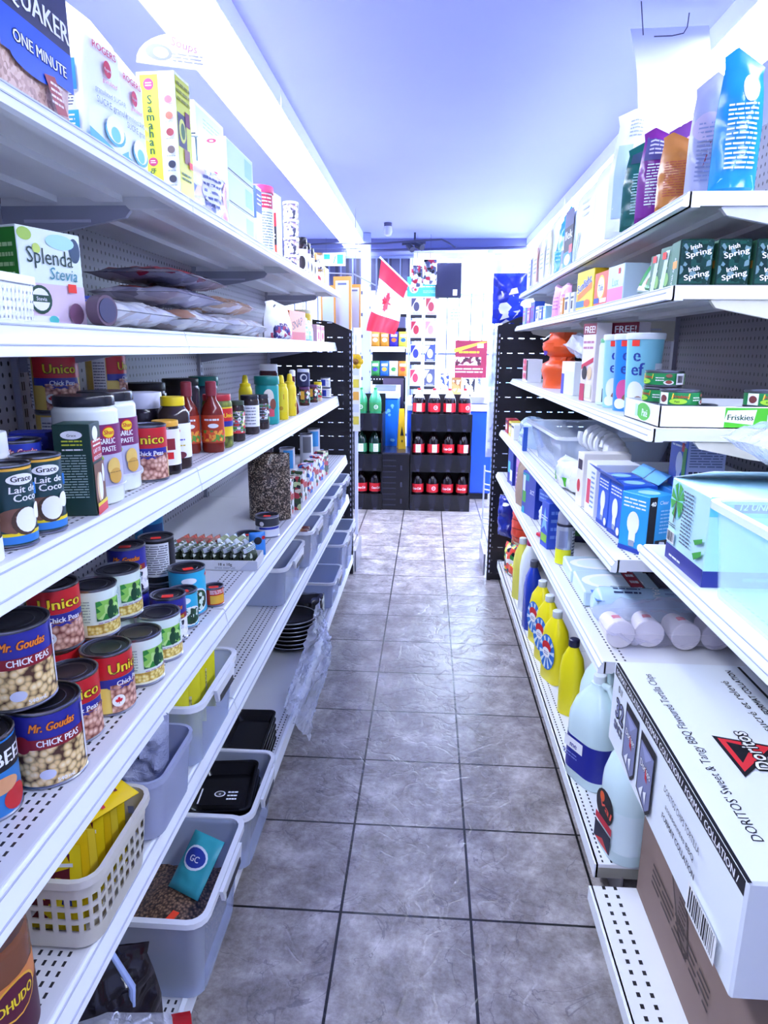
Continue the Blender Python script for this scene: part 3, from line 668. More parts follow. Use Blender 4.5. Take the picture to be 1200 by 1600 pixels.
L4('food_can', 'small red and gold can ending the row of tins near the seaweed tray', can(.024, .05, c('#d0301f'), [('r', -.01, .008, .03, .03, GOLD), ('l', -.01, .033, .03, .044, 3, WH)], tag=True), 335, 951, .024, key='sr', group=G4)
q = onz(232, 880, S4, .045); BC = can(.045, .16, c('#3aa7de', .4), [('e', .01, .12, .02, .02, WH), maple(.045, .13, .009, RED), ('r', -.02, .02, .05, .08, c('#215a9c'))]); place('food_can', 'tall sky-blue can at the back behind the stacked mushroom can', 'food can', BC, (q[0]-.06, q[1]+.14, S4), tocam(q, 0), G4, 'bc')
L4('food_can', 'blue bean can with a tomato picture cut off at the left edge of the photo', can(.043, .12, c('#2d7cc4', .4), [('r', -.1, .07, .1, .112, c('#16161f')), ('t', 'BEEF', .02, .078, .03, WH, {'bold': 1}), ('e', .02, .025, .02, .018, c('#c9252b')), ('e', .0, .05, .025, .012, c('#e0a070'))]), -6, 1285, .043, off=25, key='edge', group=G4)
# ================================================================== left side, third shelf (jars and coconut milk)
S3 = 1.1227; G3 = 'jars and cartons on the third left shelf'
def L3(name, label, fn, u, v, r, off=0, key=None, cat='jar', z=S3, dx=0, dy=0, rz=None):
    p = onz(u, v, z, r); p = (min(p[0]+dx, -.553-r), p[1]+dy, z); return place(name, label, cat, fn, p, tocam(p, off) if rz is None else R(rz), G3, key)
DARKLID = c('#23222f', .35)
def nutsack():
    h = .16
    return jar(.042, h, .02, c('#7b4a34', .3), DARKLID, c('#2a1a24', .4), [('t', 'RO', .028, .1, .022, WH, {'bold': 1}), ('r', -.06, .05, .06, .085, c('#b98a6a')), ('r', -.13, .0, .13, .03, WH)], (.02, .85))
L3('jar', 'dark brown jar with white base at the extreme left edge', nutsack(), -14, 884, .042, 20, 'nut')
def grace(turn=0):
    r, h = .0345, .118
    return can(r, h, c('#1d4249', .35), [('r', -.1, h*.93, .1, h*.96, GOLD), ('r', -.025, .008, .07, h*.16, c('#2f7fd0')), ('r', -.025, h*.16, .07, h*.2, YEL), ('e', .0, h*.34, .03, h*.15, c('#7c5546')), ('e', .012, h*.33, .02, h*.17, c('#4a3329')), ('e', .014, h*.34, .016, h*.15, WH), ('e', .034, h*.42, .009, h*.1, WH),
        ('p', [(-.026, h*.5), (.045, h*.6), (.045, h*.74), (-.026, h*.7)], c('#2f7fd0')), ('t', 'Lait de', .012, h*.67, .0135, WH, {'bold': 1, 'w': .04, 'slant': .1}), ('t', 'Coco', .014, h*.57, .0145, WH, {'bold': 1, 'w': .034}), ('e', .01, h*.83, .019, h*.065, WH), ('t', 'Grace', .01, h*.805, .011, INK, {'bold': 1, 'w': .028}),
        ('r', -.055, .008, -.034, h*.93, c('#eef0f8')), ('l', -.052, .02, -.037, h*.85, 12, c('#6b7186'))])
GR = grace()
L3('food_can', 'dark green coconut milk can at the front of the third shelf, nearest the camera', GR, 42, 862, .0345, 16, 'grace', 'food can')
L3('food_can', 'dark green coconut milk can directly behind the nearest coconut milk can', GR, 76, 841, .0345, 4, 'grace', 'food can')
L3('food_can', 'dark topped coconut milk can behind the other two, only its rim showing', GR, 44, 838, .0345, 0, 'grace', 'food can', dx=-.08, dy=.02)
CO = can(.033, .13, c('#2c3fb4', .35), [('r', -.1, .062, .1, .1, c('#c22430')), ('t', 'Coco', .006, .066, .018, WH, {'bold': 1, 'w': .036}), ('t', '12%', -.01, .087, .01, YEL), ('r', -.1, .006, .1, .062, GREENS), ('e', .0, .045, .014, .018, c('#8a5a48')), ('e', .006, .03, .012, .016, WH), ('r', -.1, .006, .1, .014, YEL), ('t', 'Mr. Goudas', .0, .108, .013, WH, {'w': .045, 'slant': .2, 'out': c('#c22430')})])
L3('food_can', 'blue and red coconut milk can with leaf picture behind the green carton', CO, 103, 817, .033, 5, 'coco', 'food can', dx=-.07, dy=.0)
def hdrbox(): return box(.06, .055, .128, c('#2b35a0', .35), {'F': [('r', -.035, .1, .035, .122, c('#1d2580')), ('t', 'MR. GOUDAS', 0, .106, .009, c('#b9c6ff'), {'w': .05})], 'T': [('r', -.034, -.02, .034, .02, c('#3d49c0'))]})
for i, (u, lb) in enumerate(((30, 'blue coconut cream carton, the left one of the pair behind the coconut milk cans'), (66, 'blue coconut cream carton, the right one of the pair behind the coconut milk cans'))):
    p = onx(u, 712, -.68); place('food_carton', lb, 'carton', hdrbox(), (-.70, p.y+(-.012 if i == 0 else .012), S3), R(10), G3, 'blb')
def greencarton():
    w, d, h = .058, .062, .152; G = c('#173a34', .4)
    return box(w, d, h, G, {'F': [('e', 0, .135, .017, .007, WH), ('t', 'Grace', 0, .1325, .006, INK), ('l', -.016, .116, .016, .128, 2, c('#c9d23a')), ('l', -.016, .108, .016, .114, 1, WH), ('l', -.02, .03, .02, .104, 17, c('#a9c2bf'))],
        'R': [('r', -.029, .09, .029, .125, c('#b8202c')), ('e', -.004, .135, .016, .012, WH), ('l', -.022, .112, .022, .126, 2, WH), ('t', 'LAIT DE', 0, .103, .01, WH, {'bold': 1, 'w': .044}), ('t', 'NOIX DE COCO', 0, .092, .009, WH, {'bold': 1, 'w': .046}), ('r', -.03, .02, .03, .086, c('#7d5340')), ('e', -.008, .045, .013, .025, c('#e8c79a')), ('e', .0, .045, .012, .024, WH), ('e', .018, .065, .007, .016, WH), ('r', -.03, .0, .03, .014, RED), ('r', -.03, .014, .03, .02, YEL)], 'T': [('r', -.024, -.026, .024, .026, c('#2c564e'))]})
L3('food_carton', 'tall dark green coconut milk carton in front of the purple labelled jars', greencarton(), 145, 806, .03, 0, 'grc', 'carton', rz=12)
def shan():
    r, h = .055, .192; P_ = c('#7d1f63', .35)
    return jar(r, h, .018, c('#e9efe9', .15), c('#20202c', .25), c('#b9b7d0', .4), [('r', -.1, h*.47, .09, h*.745, P_), ('e', .04, h*.67, .013, .012, RED), ('e', .04, h*.67, .012, .009, UYEL), ('t', 'Shan', .04, h*.655, .011, RED, {'bold': 1}), ('t', 'GARLIC', .035, h*.57, .014, WH, {'bold': 1, 'w': .034}), ('t', 'PASTE', .038, h*.5, .013, WH, {'bold': 1, 'w': .028}),
        ('p', [(.01+.016*cos(a*pi/4), h*.44+.014*sin(a*pi/4)) for a in range(8)], c('#b6e04a')), ('l', .0, h*.43, .02, h*.46, 2, c('#2f6b2c')), ('e', .045, h*.35, .014, .017, c('#e9c46a')), ('e', .047, h*.27, .014, .014, c('#d9a94e')), ('l', .034, h*.3, .06, h*.31, 1, c('#5a3a2a')), ('e', .01, h*.22, .004, .006, MAROON), ('r', -.1, h*.175, .09, h*.185, c('#e9e8f4'))], (.175, .745), r*.93, .9, tag=False)
L3('jar', 'purple labelled garlic paste jar with dark lid, the nearer of the pair', shan(), 172, 787, .055, -2, 'shan')
L3('jar', 'purple labelled garlic paste jar with dark lid, half hidden behind its twin', shan(), 205, 768, .055, -2, 'shan')
L3('food_can', 'red and yellow chickpea can standing before the jar with the big white lid', unico(.0405, .118, turn=.0), 250, 759, .0405, -18, 'uni3', 'food can')
L3('jar', 'dark brown spread jar with a wide white lid behind the chickpea can', jar(.05, .172, .036, c('#2a2535', .15), c('#dfe3ff', .4), WH, [('r', .03, .02, .06, .05, MAROON)], (.1, .55), .046), 262, 741, .05, 0, 'cof', dx=-.035, dy=.06)
L3('jar', 'small dark jar with white label and red square beside the chickpea can', jar(.03, .118, .012, c('#241a20', .15), GOLD, WH, [('r', -.02, .055, .02, .08, MAROON), ('r', -.008, .035, .015, .05, RED)], (.18, .85)), 287, 744, .03, 0, 'smd')
L3('jar', 'brown bottle-shaped jar with a yellow cap and white leaf label', jar(.037, .165, .02, c('#3d302f', .12), YEL, WH, [('e', -.018, .08, .014, .018, GREENS), ('e', .006, .09, .014, .009, RED), ('l', -.004, .086, .016, .094, 1, WH), ('l', -.008, .065, .03, .073, 1, c('#5b53b0')), ('l', -.01, .052, .03, .06, 1, c('#d0b93a')), ('e', .018, .034, .014, .008, c('#6d2836'))], (.16, .64), .027, .72, shoulder=.16), 304, 734, .037, -10, 'yel')
SAUCE = lambda: bottle([(.028, 0), (.03, .006), (.03, .1), (.026, .118), (.013, .14), (.012, .155)], c('#7c2318', .15), [(.0145, .15), (.0145, .185), (.012, .188)], c('#93303c', .3), c('#b83c1c', .4), [('r', -.05, .03, .05, .06, speckle('pepper_picture', ['#e3582a', '#f2a03a', '#c9301f', '#5d9a3a'], 120)), ('l', -.02, .082, .02, .094, 1, WH), ('e', .004, .072, .014, .006, WH)], .03, (.026, .1))
L3('sauce_bottle', 'red hot-sauce bottle with a ribbed red cap behind the yellow capped jar', SAUCE(), 312, 712, .03, 0, 'sauce', 'bottle', dx=-.02, dy=.03)
L3('sauce_bottle', 'red hot-sauce bottle beside the red-lidded pickle jar, red price sticker on its neck', SAUCE(), 330, 708, .03, -5, 'sauce', 'bottle')
PICK = beans('pickle_contents', '#9aa83e', '#6d7a2a', '#3c431a', 60)
L3('jar', 'pickle jar with a red lid and red, blue and yellow label', jar(.041, .148, .017, PICK, c('#c32936', .3), UYEL, [('r', -.05, .075, .1, .11, RED), ('r', -.05, .06, .1, .075, NAVY), ('t', 'Unico', .03, .085, .018, UYEL, {'bold': 1}), ('r', -.04, .036, .0, .112, c('#eef0f7')), ('l', -.037, .04, -.003, .108, 11, c('#7b7f93'))], (.22, .77), .039), 353, 701, .041, 10, 'pick')
FRUIT = speckle('fruit_label', ['#d8333a', '#58a83a', '#f4e9a0', '#f4f4f4', '#1d4f2a'], 90); FRUIT2 = speckle('mixed_label', ['#22222c', '#ececf2', '#7a2b2b', '#3f7a3a'], 80)
for i, (u, v, r, h, lid, wrap, lb) in enumerate(((378, 690, .024, .12, '#3a4a3a', FRUIT, 'slim jar with a green and red fruit label after the pickle jar'), (395, 679, .031, .125, '#20202c', WH, 'dark jar with a blank white label among the small jars'), (412, 671, .026, .118, '#2a2a36', FRUIT2, 'small dark jar with a mottled label beside the teal canister'))):
    L3('jar', lb, jar(r, h, .012, c('#352a2c', .15), c(lid, .3), wrap, [('l', -.02, .03, .02, .09, 6, c('#8d90a0'))], (.2, .75)), u, v, r, 0, 'sj%d' % i)
TEAL = c('#17877f', .3)
L3('canister', 'teal drink canister with a wide teal lid and cartoonless picture label', jar(.043, .175, .03, c('#1f9c98', .3), TEAL, c('#26a6a2', .35), [('e', .01, .1, .02, .03, c('#f0e6da')), ('r', -.01, .03, .03, .06, c('#e2566a')), ('e', .026, .075, .012, .02, c('#8a4a3a'))], (.1, .8), .046), 420, 664, .043, -5, 'teal', 'canister')
L3('canister', 'teal-lidded canister farther back against the pegboard', jar(.046, .18, .03, c('#3a4a58', .3), TEAL, None, (), (.1, .8), .049), 372, 680, .046, 0, 'teal2', 'canister', dx=-.14, dy=.1)
MUST = lambda: bottle([(.024, 0), (.026, .006), (.026, .115), (.021, .128)], YEL, [(.021, .126), (.021, .138), (.012, .142), (.01, .165), (.007, .172)], YEL, c('#f6dd30'), [('p', [(-.012, .07), (.012, .08), (.012, .1), (-.012, .09)], RED), ('e', .0, .045, .008, .008, c('#d8a020'))], .026, (.03, .11))
L3('mustard_bottle', 'yellow squeeze mustard bottle in front of the shelf joint', MUST(), 441, 656, .026, -5, 'must', 'bottle')
L3('mustard_bottle', 'yellow squeeze mustard bottle standing farther back, tip only', MUST(), 420, 661, .026, 0, 'must', 'bottle', dx=-.11, dy=.09)
L3('mustard_bottle', 'yellow bottle turned to its white text label beside the brown syrup bottle', MUST(), 455, 650, .024, 60, 'must', 'bottle')
L3('syrup_bottle', 'slender dark red-brown syrup bottle with a white cap', bottle([(.022, 0), (.026, .008), (.024, .04), (.016, .07), (.012, .13), (.011, .165)], c('#5e1f2a', .15), [(.013, .16), (.013, .182), (.008, .186)], WH), 467, 648, .024, 0, 'syr', 'bottle')
L3('jar', 'tall brown jar with a white lid at the back near the end panel', jar(.045, .2, .03, c('#4a2028', .15), WH, WH, (), (.1, .5)), 452, 640, .045, 0, 'wl', dx=-.12, dy=.12)
for i, (u, v, lb) in enumerate(((476, 634, 'brown spread jar with a patterned cream label, nearer one under the navy jar'), (489, 629, 'brown spread jar with a patterned cream label, beside the white tins'))):
    L3('jar', lb, jar(.027, .09, .012, c('#4a2b20', .2), c('#5b2a5e'), FRUIT2, [('r', -.02, .03, .0, .07, GOLD)], (.15, .85)), u, v, .027, 0, 'brj')
p = onz(476, 634, S3, .027); place('jar', 'navy jar with a white ring emblem stacked on the brown spread jar', 'jar', jar(.031, .085, .014, c('#1d2350', .3), c('#d8dcf2'), c('#1d2350'), [('e', .0, .045, .018, .018, WH), ('e', .003, .045, .012, .012, c('#1d2350'))], (.1, .8)), (p[0]-.005, p[1]+.01, S3+.0905), tocam(p, 0), G3, 'navyj')
L3('jar', 'yellow-lidded jar near the end of the third shelf', jar(.022, .1, .014, c('#d8c4a0'), YEL, FRUIT, (), (.2, .8)), 497, 627, .022, 0, 'ylj')
WT = can(.027, .057, WH, [('r', -.03, .01, .0, .045, c('#2a3fb0')), ('l', .004, .012, .04, .045, 4, c('#9095b0'))])
p = onz(510, 622, S3, .027)
place('food_can', 'small white tin, the lower of two at the far end of the third shelf', 'food can', WT, p, tocam(p), G3, 'wt'); place('food_can', 'small white tin stacked on its twin at the far end of the third shelf', 'food can', WT, (p[0]-.004, p[1], S3+.058), tocam(p), G3, 'wt')
UB = unico(.05, .128); 
for (u, lb, dy) in ((97, 'dim red chickpea can stacked at the back under the second shelf, title facing out', -.01), (153, 'dim red chickpea can stacked at the back with its text panel showing', .065)):
    q = onx(u, 640, -.86); q.y += dy-.005*(dy < 0); place('food_can', lb, 'food can', UB, (-.86, q.y, S3+.129), tocam((-.86, q.y), -4 if u < 100 else 58), 'chickpea cans at the back', 'unib')
    place('food_can', lb.replace('stacked at the back', 'at the back, carrying another').replace(' under the second shelf', ''), 'food can', UB, (-.86, q.y, S3), tocam((-.86, q.y), 50), 'chickpea cans at the back', 'unib')
for u, lb in ((222, 'flat black jar lid showing behind the purple labelled jars'), (282, 'flat black jar lid showing behind the white-lidded jar')):
    q = onx(u, 603, -.8); place('jar', lb.replace('flat black jar lid showing', 'dark jar with a broad black lid'), 'jar', jar(.06, .178, .022, c('#2b2430', .2), c('#16161e', .4)), (-.8, q.y, S3), 0, G3, 'blklid')
q = onx(4, 690, -.66); place('jar', 'white jar with a yellow and blue striped label cut by the left edge', 'jar', jar(.03, .15, .03, WH, WH, YEL, [('r', -.06, .03, .06, .06, c('#2f8fd8'))], (.2, .6)), (-.66, q.y-.035, S3), 0, G3, 'ledge')

# ================================================================== left side, fourth shelf beyond the tins
def seatray():
    W, D, H = .28, .11, .03; m = MB(); K = c('#e4e6ee', .6)
    m.box(-W/2, W/2, -D/2, D/2, 0, .002, K); m.box(-W/2, W/2, -D/2, -D/2+.002, 0, H, K, 0); m.box(-W/2, W/2, D/2-.002, D/2, 0, H, K); m.box(-W/2, -W/2+.002, -D/2, D/2, 0, H, K); m.box(W/2-.002, W/2, -D/2, D/2, 0, H, K)
    prt(m, S_face('F', W, D, H), [('t', '18 x 10g', .05, .014, .012, INK, {'bold': 1}), ('l', .02, .004, .08, .011, 2, c('#8d92a8')), ('p', [(.09, 0), (.145, .001), (.145, .028), (.12, .028)], c('#cdd2e2'))])
    return m
p1 = onz(265, 888, S4); p2 = onz(412, 888, S4); p0 = onz(330, 889, S4)
AX = atan2(p0[1]*0+onz(372, 889, S4)[1]-onz(300, 893, S4)[1], onz(372, 889, S4)[0]-onz(300, 893, S4)[0])
tr = (-.63, 1.885, S4); TRZ = R(2)
place('snack_tray', 'white cardboard tray printed 18 x 10g holding the seaweed packs', 'tray', seatray, tr, TRZ)
SEA = speckle('seaweed_window', ['#1e2a1c', '#39452f', '#cfd6cc', '#222c22', '#4a5a3a'], 110)
for k in range(9):
    x = -.118+k*.0295; loc = Matrix.Rotation(TRZ, 3, 'Z') @ Vector((x, 0, 0)) + Vector(tr)
    place('seaweed_pack', 'green and silver seaweed pack, %s from the left in the white cardboard tray' % ORD[k], 'snack pack', bag(.085, .062, .022, SEA, [('r', -.04, .042, .04, .056, c('#c9cfe0', .2, .4)), ('l', -.03, .044, .03, .054, 2, c('#3f7a4a'))], k % 3, .004, 'pillow', nx=8, ny=8), (loc.x, loc.y, S4+.003), 0, 'seaweed packs in the tray', 'sea%d' % (k % 3), rot=(R(-14), 0, TRZ+R(78)))
CH = speckle('chocolate_wrapper', ['#a52a24', '#7c3a2a', '#ece6e0', '#c94a30'], 60)
for k in range(5):
    loc = Matrix.Rotation(TRZ, 3, 'Z') @ Vector((-.12+k*.025, .115, 0)) + Vector(tr)
    place('chocolate_bar', 'red and brown wrapped bar, %s from the left behind the seaweed tray' % ORD[k], 'snack bar', bag(.09, .05, .016, CH, [], k % 2, .003, 'pillow', nx=6, ny=6), (loc.x, loc.y, S4), 0, 'wrapped bars behind the tray', 'choc%d' % (k % 2), rot=(R(-10), 0, TRZ+R(80)))
GRN = speckle('granola_wrapper', ['#d9e2e6', '#7d8a5a', '#f4f4f4', '#3c86d0'], 50)
for k in range(4):
    loc = Matrix.Rotation(TRZ, 3, 'Z') @ Vector((.01+k*.027, .118, 0)) + Vector(tr)
    place('snack_packet', 'small white and blue packet, %s from the left beyond the seaweed tray' % ORD[k], 'snack pack', bag(.08, .055, .02, GRN, [], k % 2, .004, 'pillow', nx=6, ny=6), (loc.x, loc.y, S4), 0, 'small packets beyond the tray', 'gran%d' % (k % 2), rot=(R(-12), 0, TRZ+R(80)))
q = (-.52, 1.985, S4); place('snack_packet', 'bright blue packet with a red dot beside the end of the seaweed tray', 'snack pack', bag(.05, .075, .02, c('#3b8be0', .3), [('e', 0, .05, .012, .012, c('#1c1c26')), ('e', .018, .058, .006, .006, RED)], 4, .004, 'pillow'), q, tocam(q, 10))
TN = can(.04, .075, c('#e9ebf4', .35), [('r', -.13, .04, .13, .068, c('#3a3d48')), ('r', -.03, .03, .05, .038, BLU), ('e', -.02, .05, .008, .008, WH)], tag=True)
q = onz(408, 858, S4, .036); place('food_can', 'grey and white tin standing against the bag of seeds', 'food can', TN, (q[0]+.02, q[1]+.13, S4), tocam(q), None, 'tn')
q2 = onz(400, 846, S4); place('food_can', 'low grey tin with a red dot on its lid in front of the seed bag', 'food can', can(.042, .035, c('#aeb2b8'), [('r', -.03, .008, .03, .025, c('#6d6e7a'))], tag=True), (q[0]-.05, q[1]+.03, S4), tocam(q), None, 'tn2')
SEEDS = speckle('seed_contents', ['#2f2622', '#8d7a6c', '#5a4a42', '#b9a898', '#3b302c', '#201a18'], 260, .35)
q = onz(425, 815, S4, .03)
place('seed_bag', 'big clear bag packed with brown seeds standing on the fourth shelf', 'seed bag', bag(.155, .25, .09, SEEDS, [], 3, .012, 'block'), (q[0]-.01, q[1]+.02, S4), tocam(q, -6), None, 'seed')
DP = [speckle('printed_pack_a', ['#eef0f4', '#c23a34', '#e8e2da', '#3c5a3a', '#f2f2f6'], 55), speckle('printed_pack_b', ['#2c4a2a', '#b93040', '#e6d9c8', '#1c1c26', '#c9d8a0'], 60), speckle('printed_pack_c', ['#f4f4f8', '#3b6fc4', '#c23a44', '#e9e9f0'], 60)]
PK = [(455, 806, .17, 0, 'white and red printed packet leaning right behind the seed bag'), (466, 798, .165, 1, 'dark printed packet with a green strip beyond the seed bag'), (477, 784, .16, 0, 'white and red carton third in the row beyond the seed bag'), (488, 772, .16, 2, 'white carton with blue and red print fourth beyond the seed bag'), (498, 762, .155, 0, 'red spotted carton fifth beyond the seed bag'), (507, 752, .15, 2, 'slim blue and red carton sixth beyond the seed bag'), (516, 744, .15, 1, 'dark carton next to the end panel on the fourth shelf')]
for i, (u, v, h, mi, lb) in enumerate(PK):
    q = onz(u, v, S4, .03); place('food_carton', lb, 'carton', box(.07, .05, h*.82, DP[mi], {'R': [('r', -.02, .02, .02, .06, c('#e9ebf2')), ('l', -.018, .022, .018, .055, 4, c('#a23a3a'))]} if i != 1 else {'F': [('r', -.008, 0, .008, .13, c('#7ac04a'))]}), (min(q[0]-.02, -.537), q[1], S4), R(88-i*2) if i != 1 else tocam(q), 'cartons beyond the seed bag')
for u, v, colr, lb in ((455, 690, '#3a94d8', 'blue-labelled tin at the back of the fourth shelf behind the seed bag'), (484, 686, '#6a6d7a', 'grey tin on the cartons near the end panel'), (500, 684, '#3a94d8', 'blue-labelled tin on the cartons near the end panel')):
    q = onx(u, v+8, -.66); place('food_can', lb, 'food can', can(.036, .16 if u < 460 else .165, c('#c9ccd8'), [('r', -.02, .06, .03, .15, c(colr))]), (-.68, min(q.y, 4.0), S4), tocam((-.66, q.y)), 'tall tins at the back')
# ================================================================== left side, top shelf
S1 = 1.7157; G1 = 'groceries on the top left shelf'; AIS = R(90)
def T1(name, label, cat, fn, Y, X, rz=AIS, key=None, z=S1, group=G1, rot=None): return place(name, label, cat, fn, (X, Y, z), rz, group, key, rot=rot)
OAT = speckle('rolled_oats', ['#b98e7a', '#c9a08c', '#a67c6a', '#d3b09c'], 160, .3)
T1('oats_bag', 'tall bag of quick oats with a navy and blue panel at the top left corner', 'cereal bag', blockbag(.26, .1, .27, OAT, {'F': [('r', -.06, .12, .13, .265, c('#2b2d4e', .3)), ('r', -.06, .07, .13, .125, c('#2458d8', .3)), ('e', .02, .07, .06, .014, c('#2458d8', .3)),
    ('t', 'QUAKER', .045, .138, .04, WH, {'bold': 1, 'w': .165}), ('t', 'ONE MINUTE', .04, .087, .022, WH, {'bold': 1, 'w': .14, 'out': c('#12308c')}), ('r', -.115, .062, -.07, .1, c('#1d1c2a')), ('e', -.092, .08, .014, .012, c('#b44a5a')), ('e', -.085, .04, .014, .02, WH), ('t', '1.50', -.085, .036, .014, INK, {'bold': 1}), ('p', [(.04, .07), (.07, .075), (.1, .03), (.07, .025)], c('#a8474a')), ('l', .055, .035, .088, .068, 4, c('#f0dfe0'))]}, 2), 1.035, -.628)
def sugar(): 
    W = .125; BL = c('#2f9fd0', .4); return blockbag(W, .098, .262, c('#f0f7f8', .55), {'F': [('p', [(-W/2, 0), (W/2, 0), (W/2, .045), (.03, .03), (-.02, .045), (-W/2, .055)], BL), ('p', [(-W/2, .0), (W/2, 0), (W/2, .02), (-W/2, .03)], c('#8ed0e6')), ('e', .02, .065, .034, .022, BL), ('e', .02, .07, .03, .022, WH), ('e', .02, .062, .016, .013, c('#6fc4e0')),
        ('t', 'ROGERS', .0, .186, .016, c('#d02a4e'), {'bold': 1, 'w': .075}), ('e', .006, .164, .012, .014, c('#d02a4e')), ('t', 'Rogers', .006, .161, .007, WH), ('t', 'granulated', .01, .14, .011, c('#e0507a'), {'slant': .2}), ('t', 'granulated SUGAR', .01, .118, .012, c('#8d9aa8'), {'w': .1}), ('t', 'SUCRE granulé', .012, .1, .016, c('#7d8a9a'), {'w': .1})],
        'L': [('e', 0, .215, .01, .011, c('#d02a4e')), ('l', -.03, .17, .03, .2, 5, c('#4a5470')), ('r', -.038, .11, .038, .158, c('#2f86c0')), ('l', -.032, .113, .03, .154, 6, WH), ('l', -.03, .085, .03, .104, 4, c('#4a5470')), ('r', -.038, .03, .038, .078, c('#2f9fd0')), ('l', -.032, .033, .03, .074, 6, WH), ('l', -.03, .008, .03, .024, 3, c('#4a5470'))]}, 5)
T1('sugar_bag', 'white paper sugar bag with a blue wave base, the nearer of the two', 'sugar bag', sugar(), 1.325, -.642, R(84), 'sugar')
T1('sugar_bag', 'white paper sugar bag with a blue wave base, squeezed behind its twin', 'sugar bag', sugar(), 1.466, -.655, R(88), 'sugar')
def samahan():
    w, d, h = .08, .088, .268; Y_ = c('#d9dd3a', .4)
    sp = [('e', .03, z, .009, .008, c(q)) for z, q in ((.05, '#3c3c4e'), (.08, '#2c3048'), (.11, '#6b5a5a'), (.145, '#8a2a3a'), (.178, '#9a5a4a'), (.21, '#c2606a'))] + [('l', .02, z-.017, .04, z-.01, 1, c('#9aa0b8')) for z in (.05, .08, .11, .145, .178, .21)]
    tx = [('t', ch_, -.016, z, .025, c('#23503a'), {'bold': 1}) for ch_, z in zip('Samahan', (.204, .187, .17, .153, .136, .119, .102))] + [('t', t, -.016, z, .02, c('#23503a'), {'bold': 1}) for t, z in (('ச', .062), ('ம', .045), ('ஹ', .027), ('ன்', .008))]
    return box(w, d, h, c('#e9ebf6'), {'L': [('r', -.036, .002, .006, .262, Y_), ('e', -.016, .243, .012, .012, c('#b83a6a')), ('e', -.016, .087, .011, .009, c('#b83a6a')), ('l', -.023, .238, -.009, .248, 2, WH), ('l', -.022, .083, -.01, .091, 2, WH)] + tx + sp,
        'F': [('r', -.038, .02, .038, .262, Y_), ('r', -.035, .12, .01, .19, c('#3c3c60')), ('e', -.012, .155, .018, .025, c('#dce06a')), ('e', -.01, .155, .011, .017, c('#3a6a3a')), ('r', .005, .17, .03, .2, c('#7c2a4a')), ('r', -.01, .09, .02, .12, c('#8a5a5a')), ('l', -.03, .05, .02, .07, 2, c('#3a6a3a')), ('l', -.035, .21, .035, .255, 3, c('#8a9020'))]}, tag=('F', .02, .09))
T1('herbal_tea_box', 'tall yellow and white box with vertical green lettering next to the sugar bags', 'tea box', samahan(), 1.662, -.61, R(86))
def teabox(): 
    return box(.27, .083, .083, c('#eef8fa', .5), {'L': [('e', 0, .072, .014, .006, c('#c22a52')), ('t', 'RED', 0, .0695, .006, WH, {'bold': 1}), ('l', -.025, .03, .025, .062, 5, c('#b9c8d2'))], 'F': [('r', -.13, .004, .13, .079, c('#cfeaf0')), ('r', .04, .02, .12, .07, c('#9fd4e2')), ('r', -.13, .003, .13, .006, c('#20343e'))]}, tag=None)
TEAB = teabox()
k = 0
for X in (-.614, -.702):
    for lv, nm in ((0, 'bottom'), (1, 'middle'), (2, 'top')):
        T1('tea_box', 'white tea box with a red oval badge, %s of the %s column' % (nm, 'front' if X > -.65 else 'rear'), 'tea box', TEAB, 2.16, X, R(89), 'teab', S1+.0838*lv, 'white tea boxes in two columns')
T1('tea_box', 'white tea box lying crosswise on top of the stacked tea boxes', 'tea box', box(.24, .1, .085, c('#eef8fa', .5), {'L': [('l', -.045, .01, .045, .075, 8, c('#8fa3b0')), ('r', -.05, 0, .05, .004, c('#20343e'))], 'F': [('r', -.11, .01, .11, .075, c('#cfeef2')), ('l', -.06, .03, .08, .06, 3, c('#9fb8c4'))]}), 2.13, -.70, R(88), None, S1+.2525)
T1('sweets_bag', 'clear bag with pink label and swirling print in front of the tea boxes', 'bag', bag(.25, .135, .07, speckle('pink_swirl_pack', ['#f4f2fa', '#e6e6f6', '#c9c6e6', '#f6e2ee', '#8d9ac4'], 50, .2), [('r', .04, .01, .1, .12, c('#e79ab8', .3)), ('e', -.03, .07, .05, .03, c('#e2e2f4')), ('l', -.07, .03, .02, .11, 5, c('#5b67a0'))], 6, .01, 'block'), 1.885, -.60, R(84))
T1('flour_pack', 'white and blue packet standing between the tea boxes and the pink-lidded tub', 'packet', box(.06, .09, .2, c('#dff0f8', .4), {'F': [('r', -.03, .12, .03, .19, c('#3a56b8')), ('l', -.02, .14, .02, .18, 3, WH)], 'L': [('r', -.045, .1, .045, .2, c('#5a74c8')), ('l', -.03, .02, .03, .09, 5, c('#7d9ac8'))]}), 2.395, -.622, R(86))
T1('drink_mix_tub', 'white oval tub with a pink lid and a printed nutrition panel', 'tub', jar(.05, .246, .024, c('#f6eff4', .35), c('#e2457a', .35), c('#f6f0f4', .4), [('r', -.055, .17, .045, .215, c('#c22a4e')), ('l', -.045, .175, .035, .21, 3, WH), ('r', -.045, .02, .045, .168, c('#e6f2f0')), ('l', -.04, .03, .04, .16, 14, c('#7d8d90'))], (.05, .88), .053), 2.61, -.628, tocam((-.628, 2.61), 15))
T1('milk_carton', 'slim white carton with red and black panels behind the stacked cups', 'carton', box(.07, .06, .27, c('#e9f3f8', .4), {'L': [('r', -.02, .15, .03, .2, RED), ('r', -.02, .08, .03, .15, INK), ('l', -.015, .1, .025, .125, 2, WH), ('r', -.02, .04, .03, .08, c('#c8482c'))]}), 2.86, -.64, R(84))
CUPM = speckle('noodle_cup_print', ['#e6e2ee', '#7a6a8a', '#c8a0b0', '#40405a', '#f0eef6'], 90)
def cupj(): return jar(.032, .07, .01, CUPM, c('#eef0f6', .3), None, (), (.1, .9), .034, neck=.98)
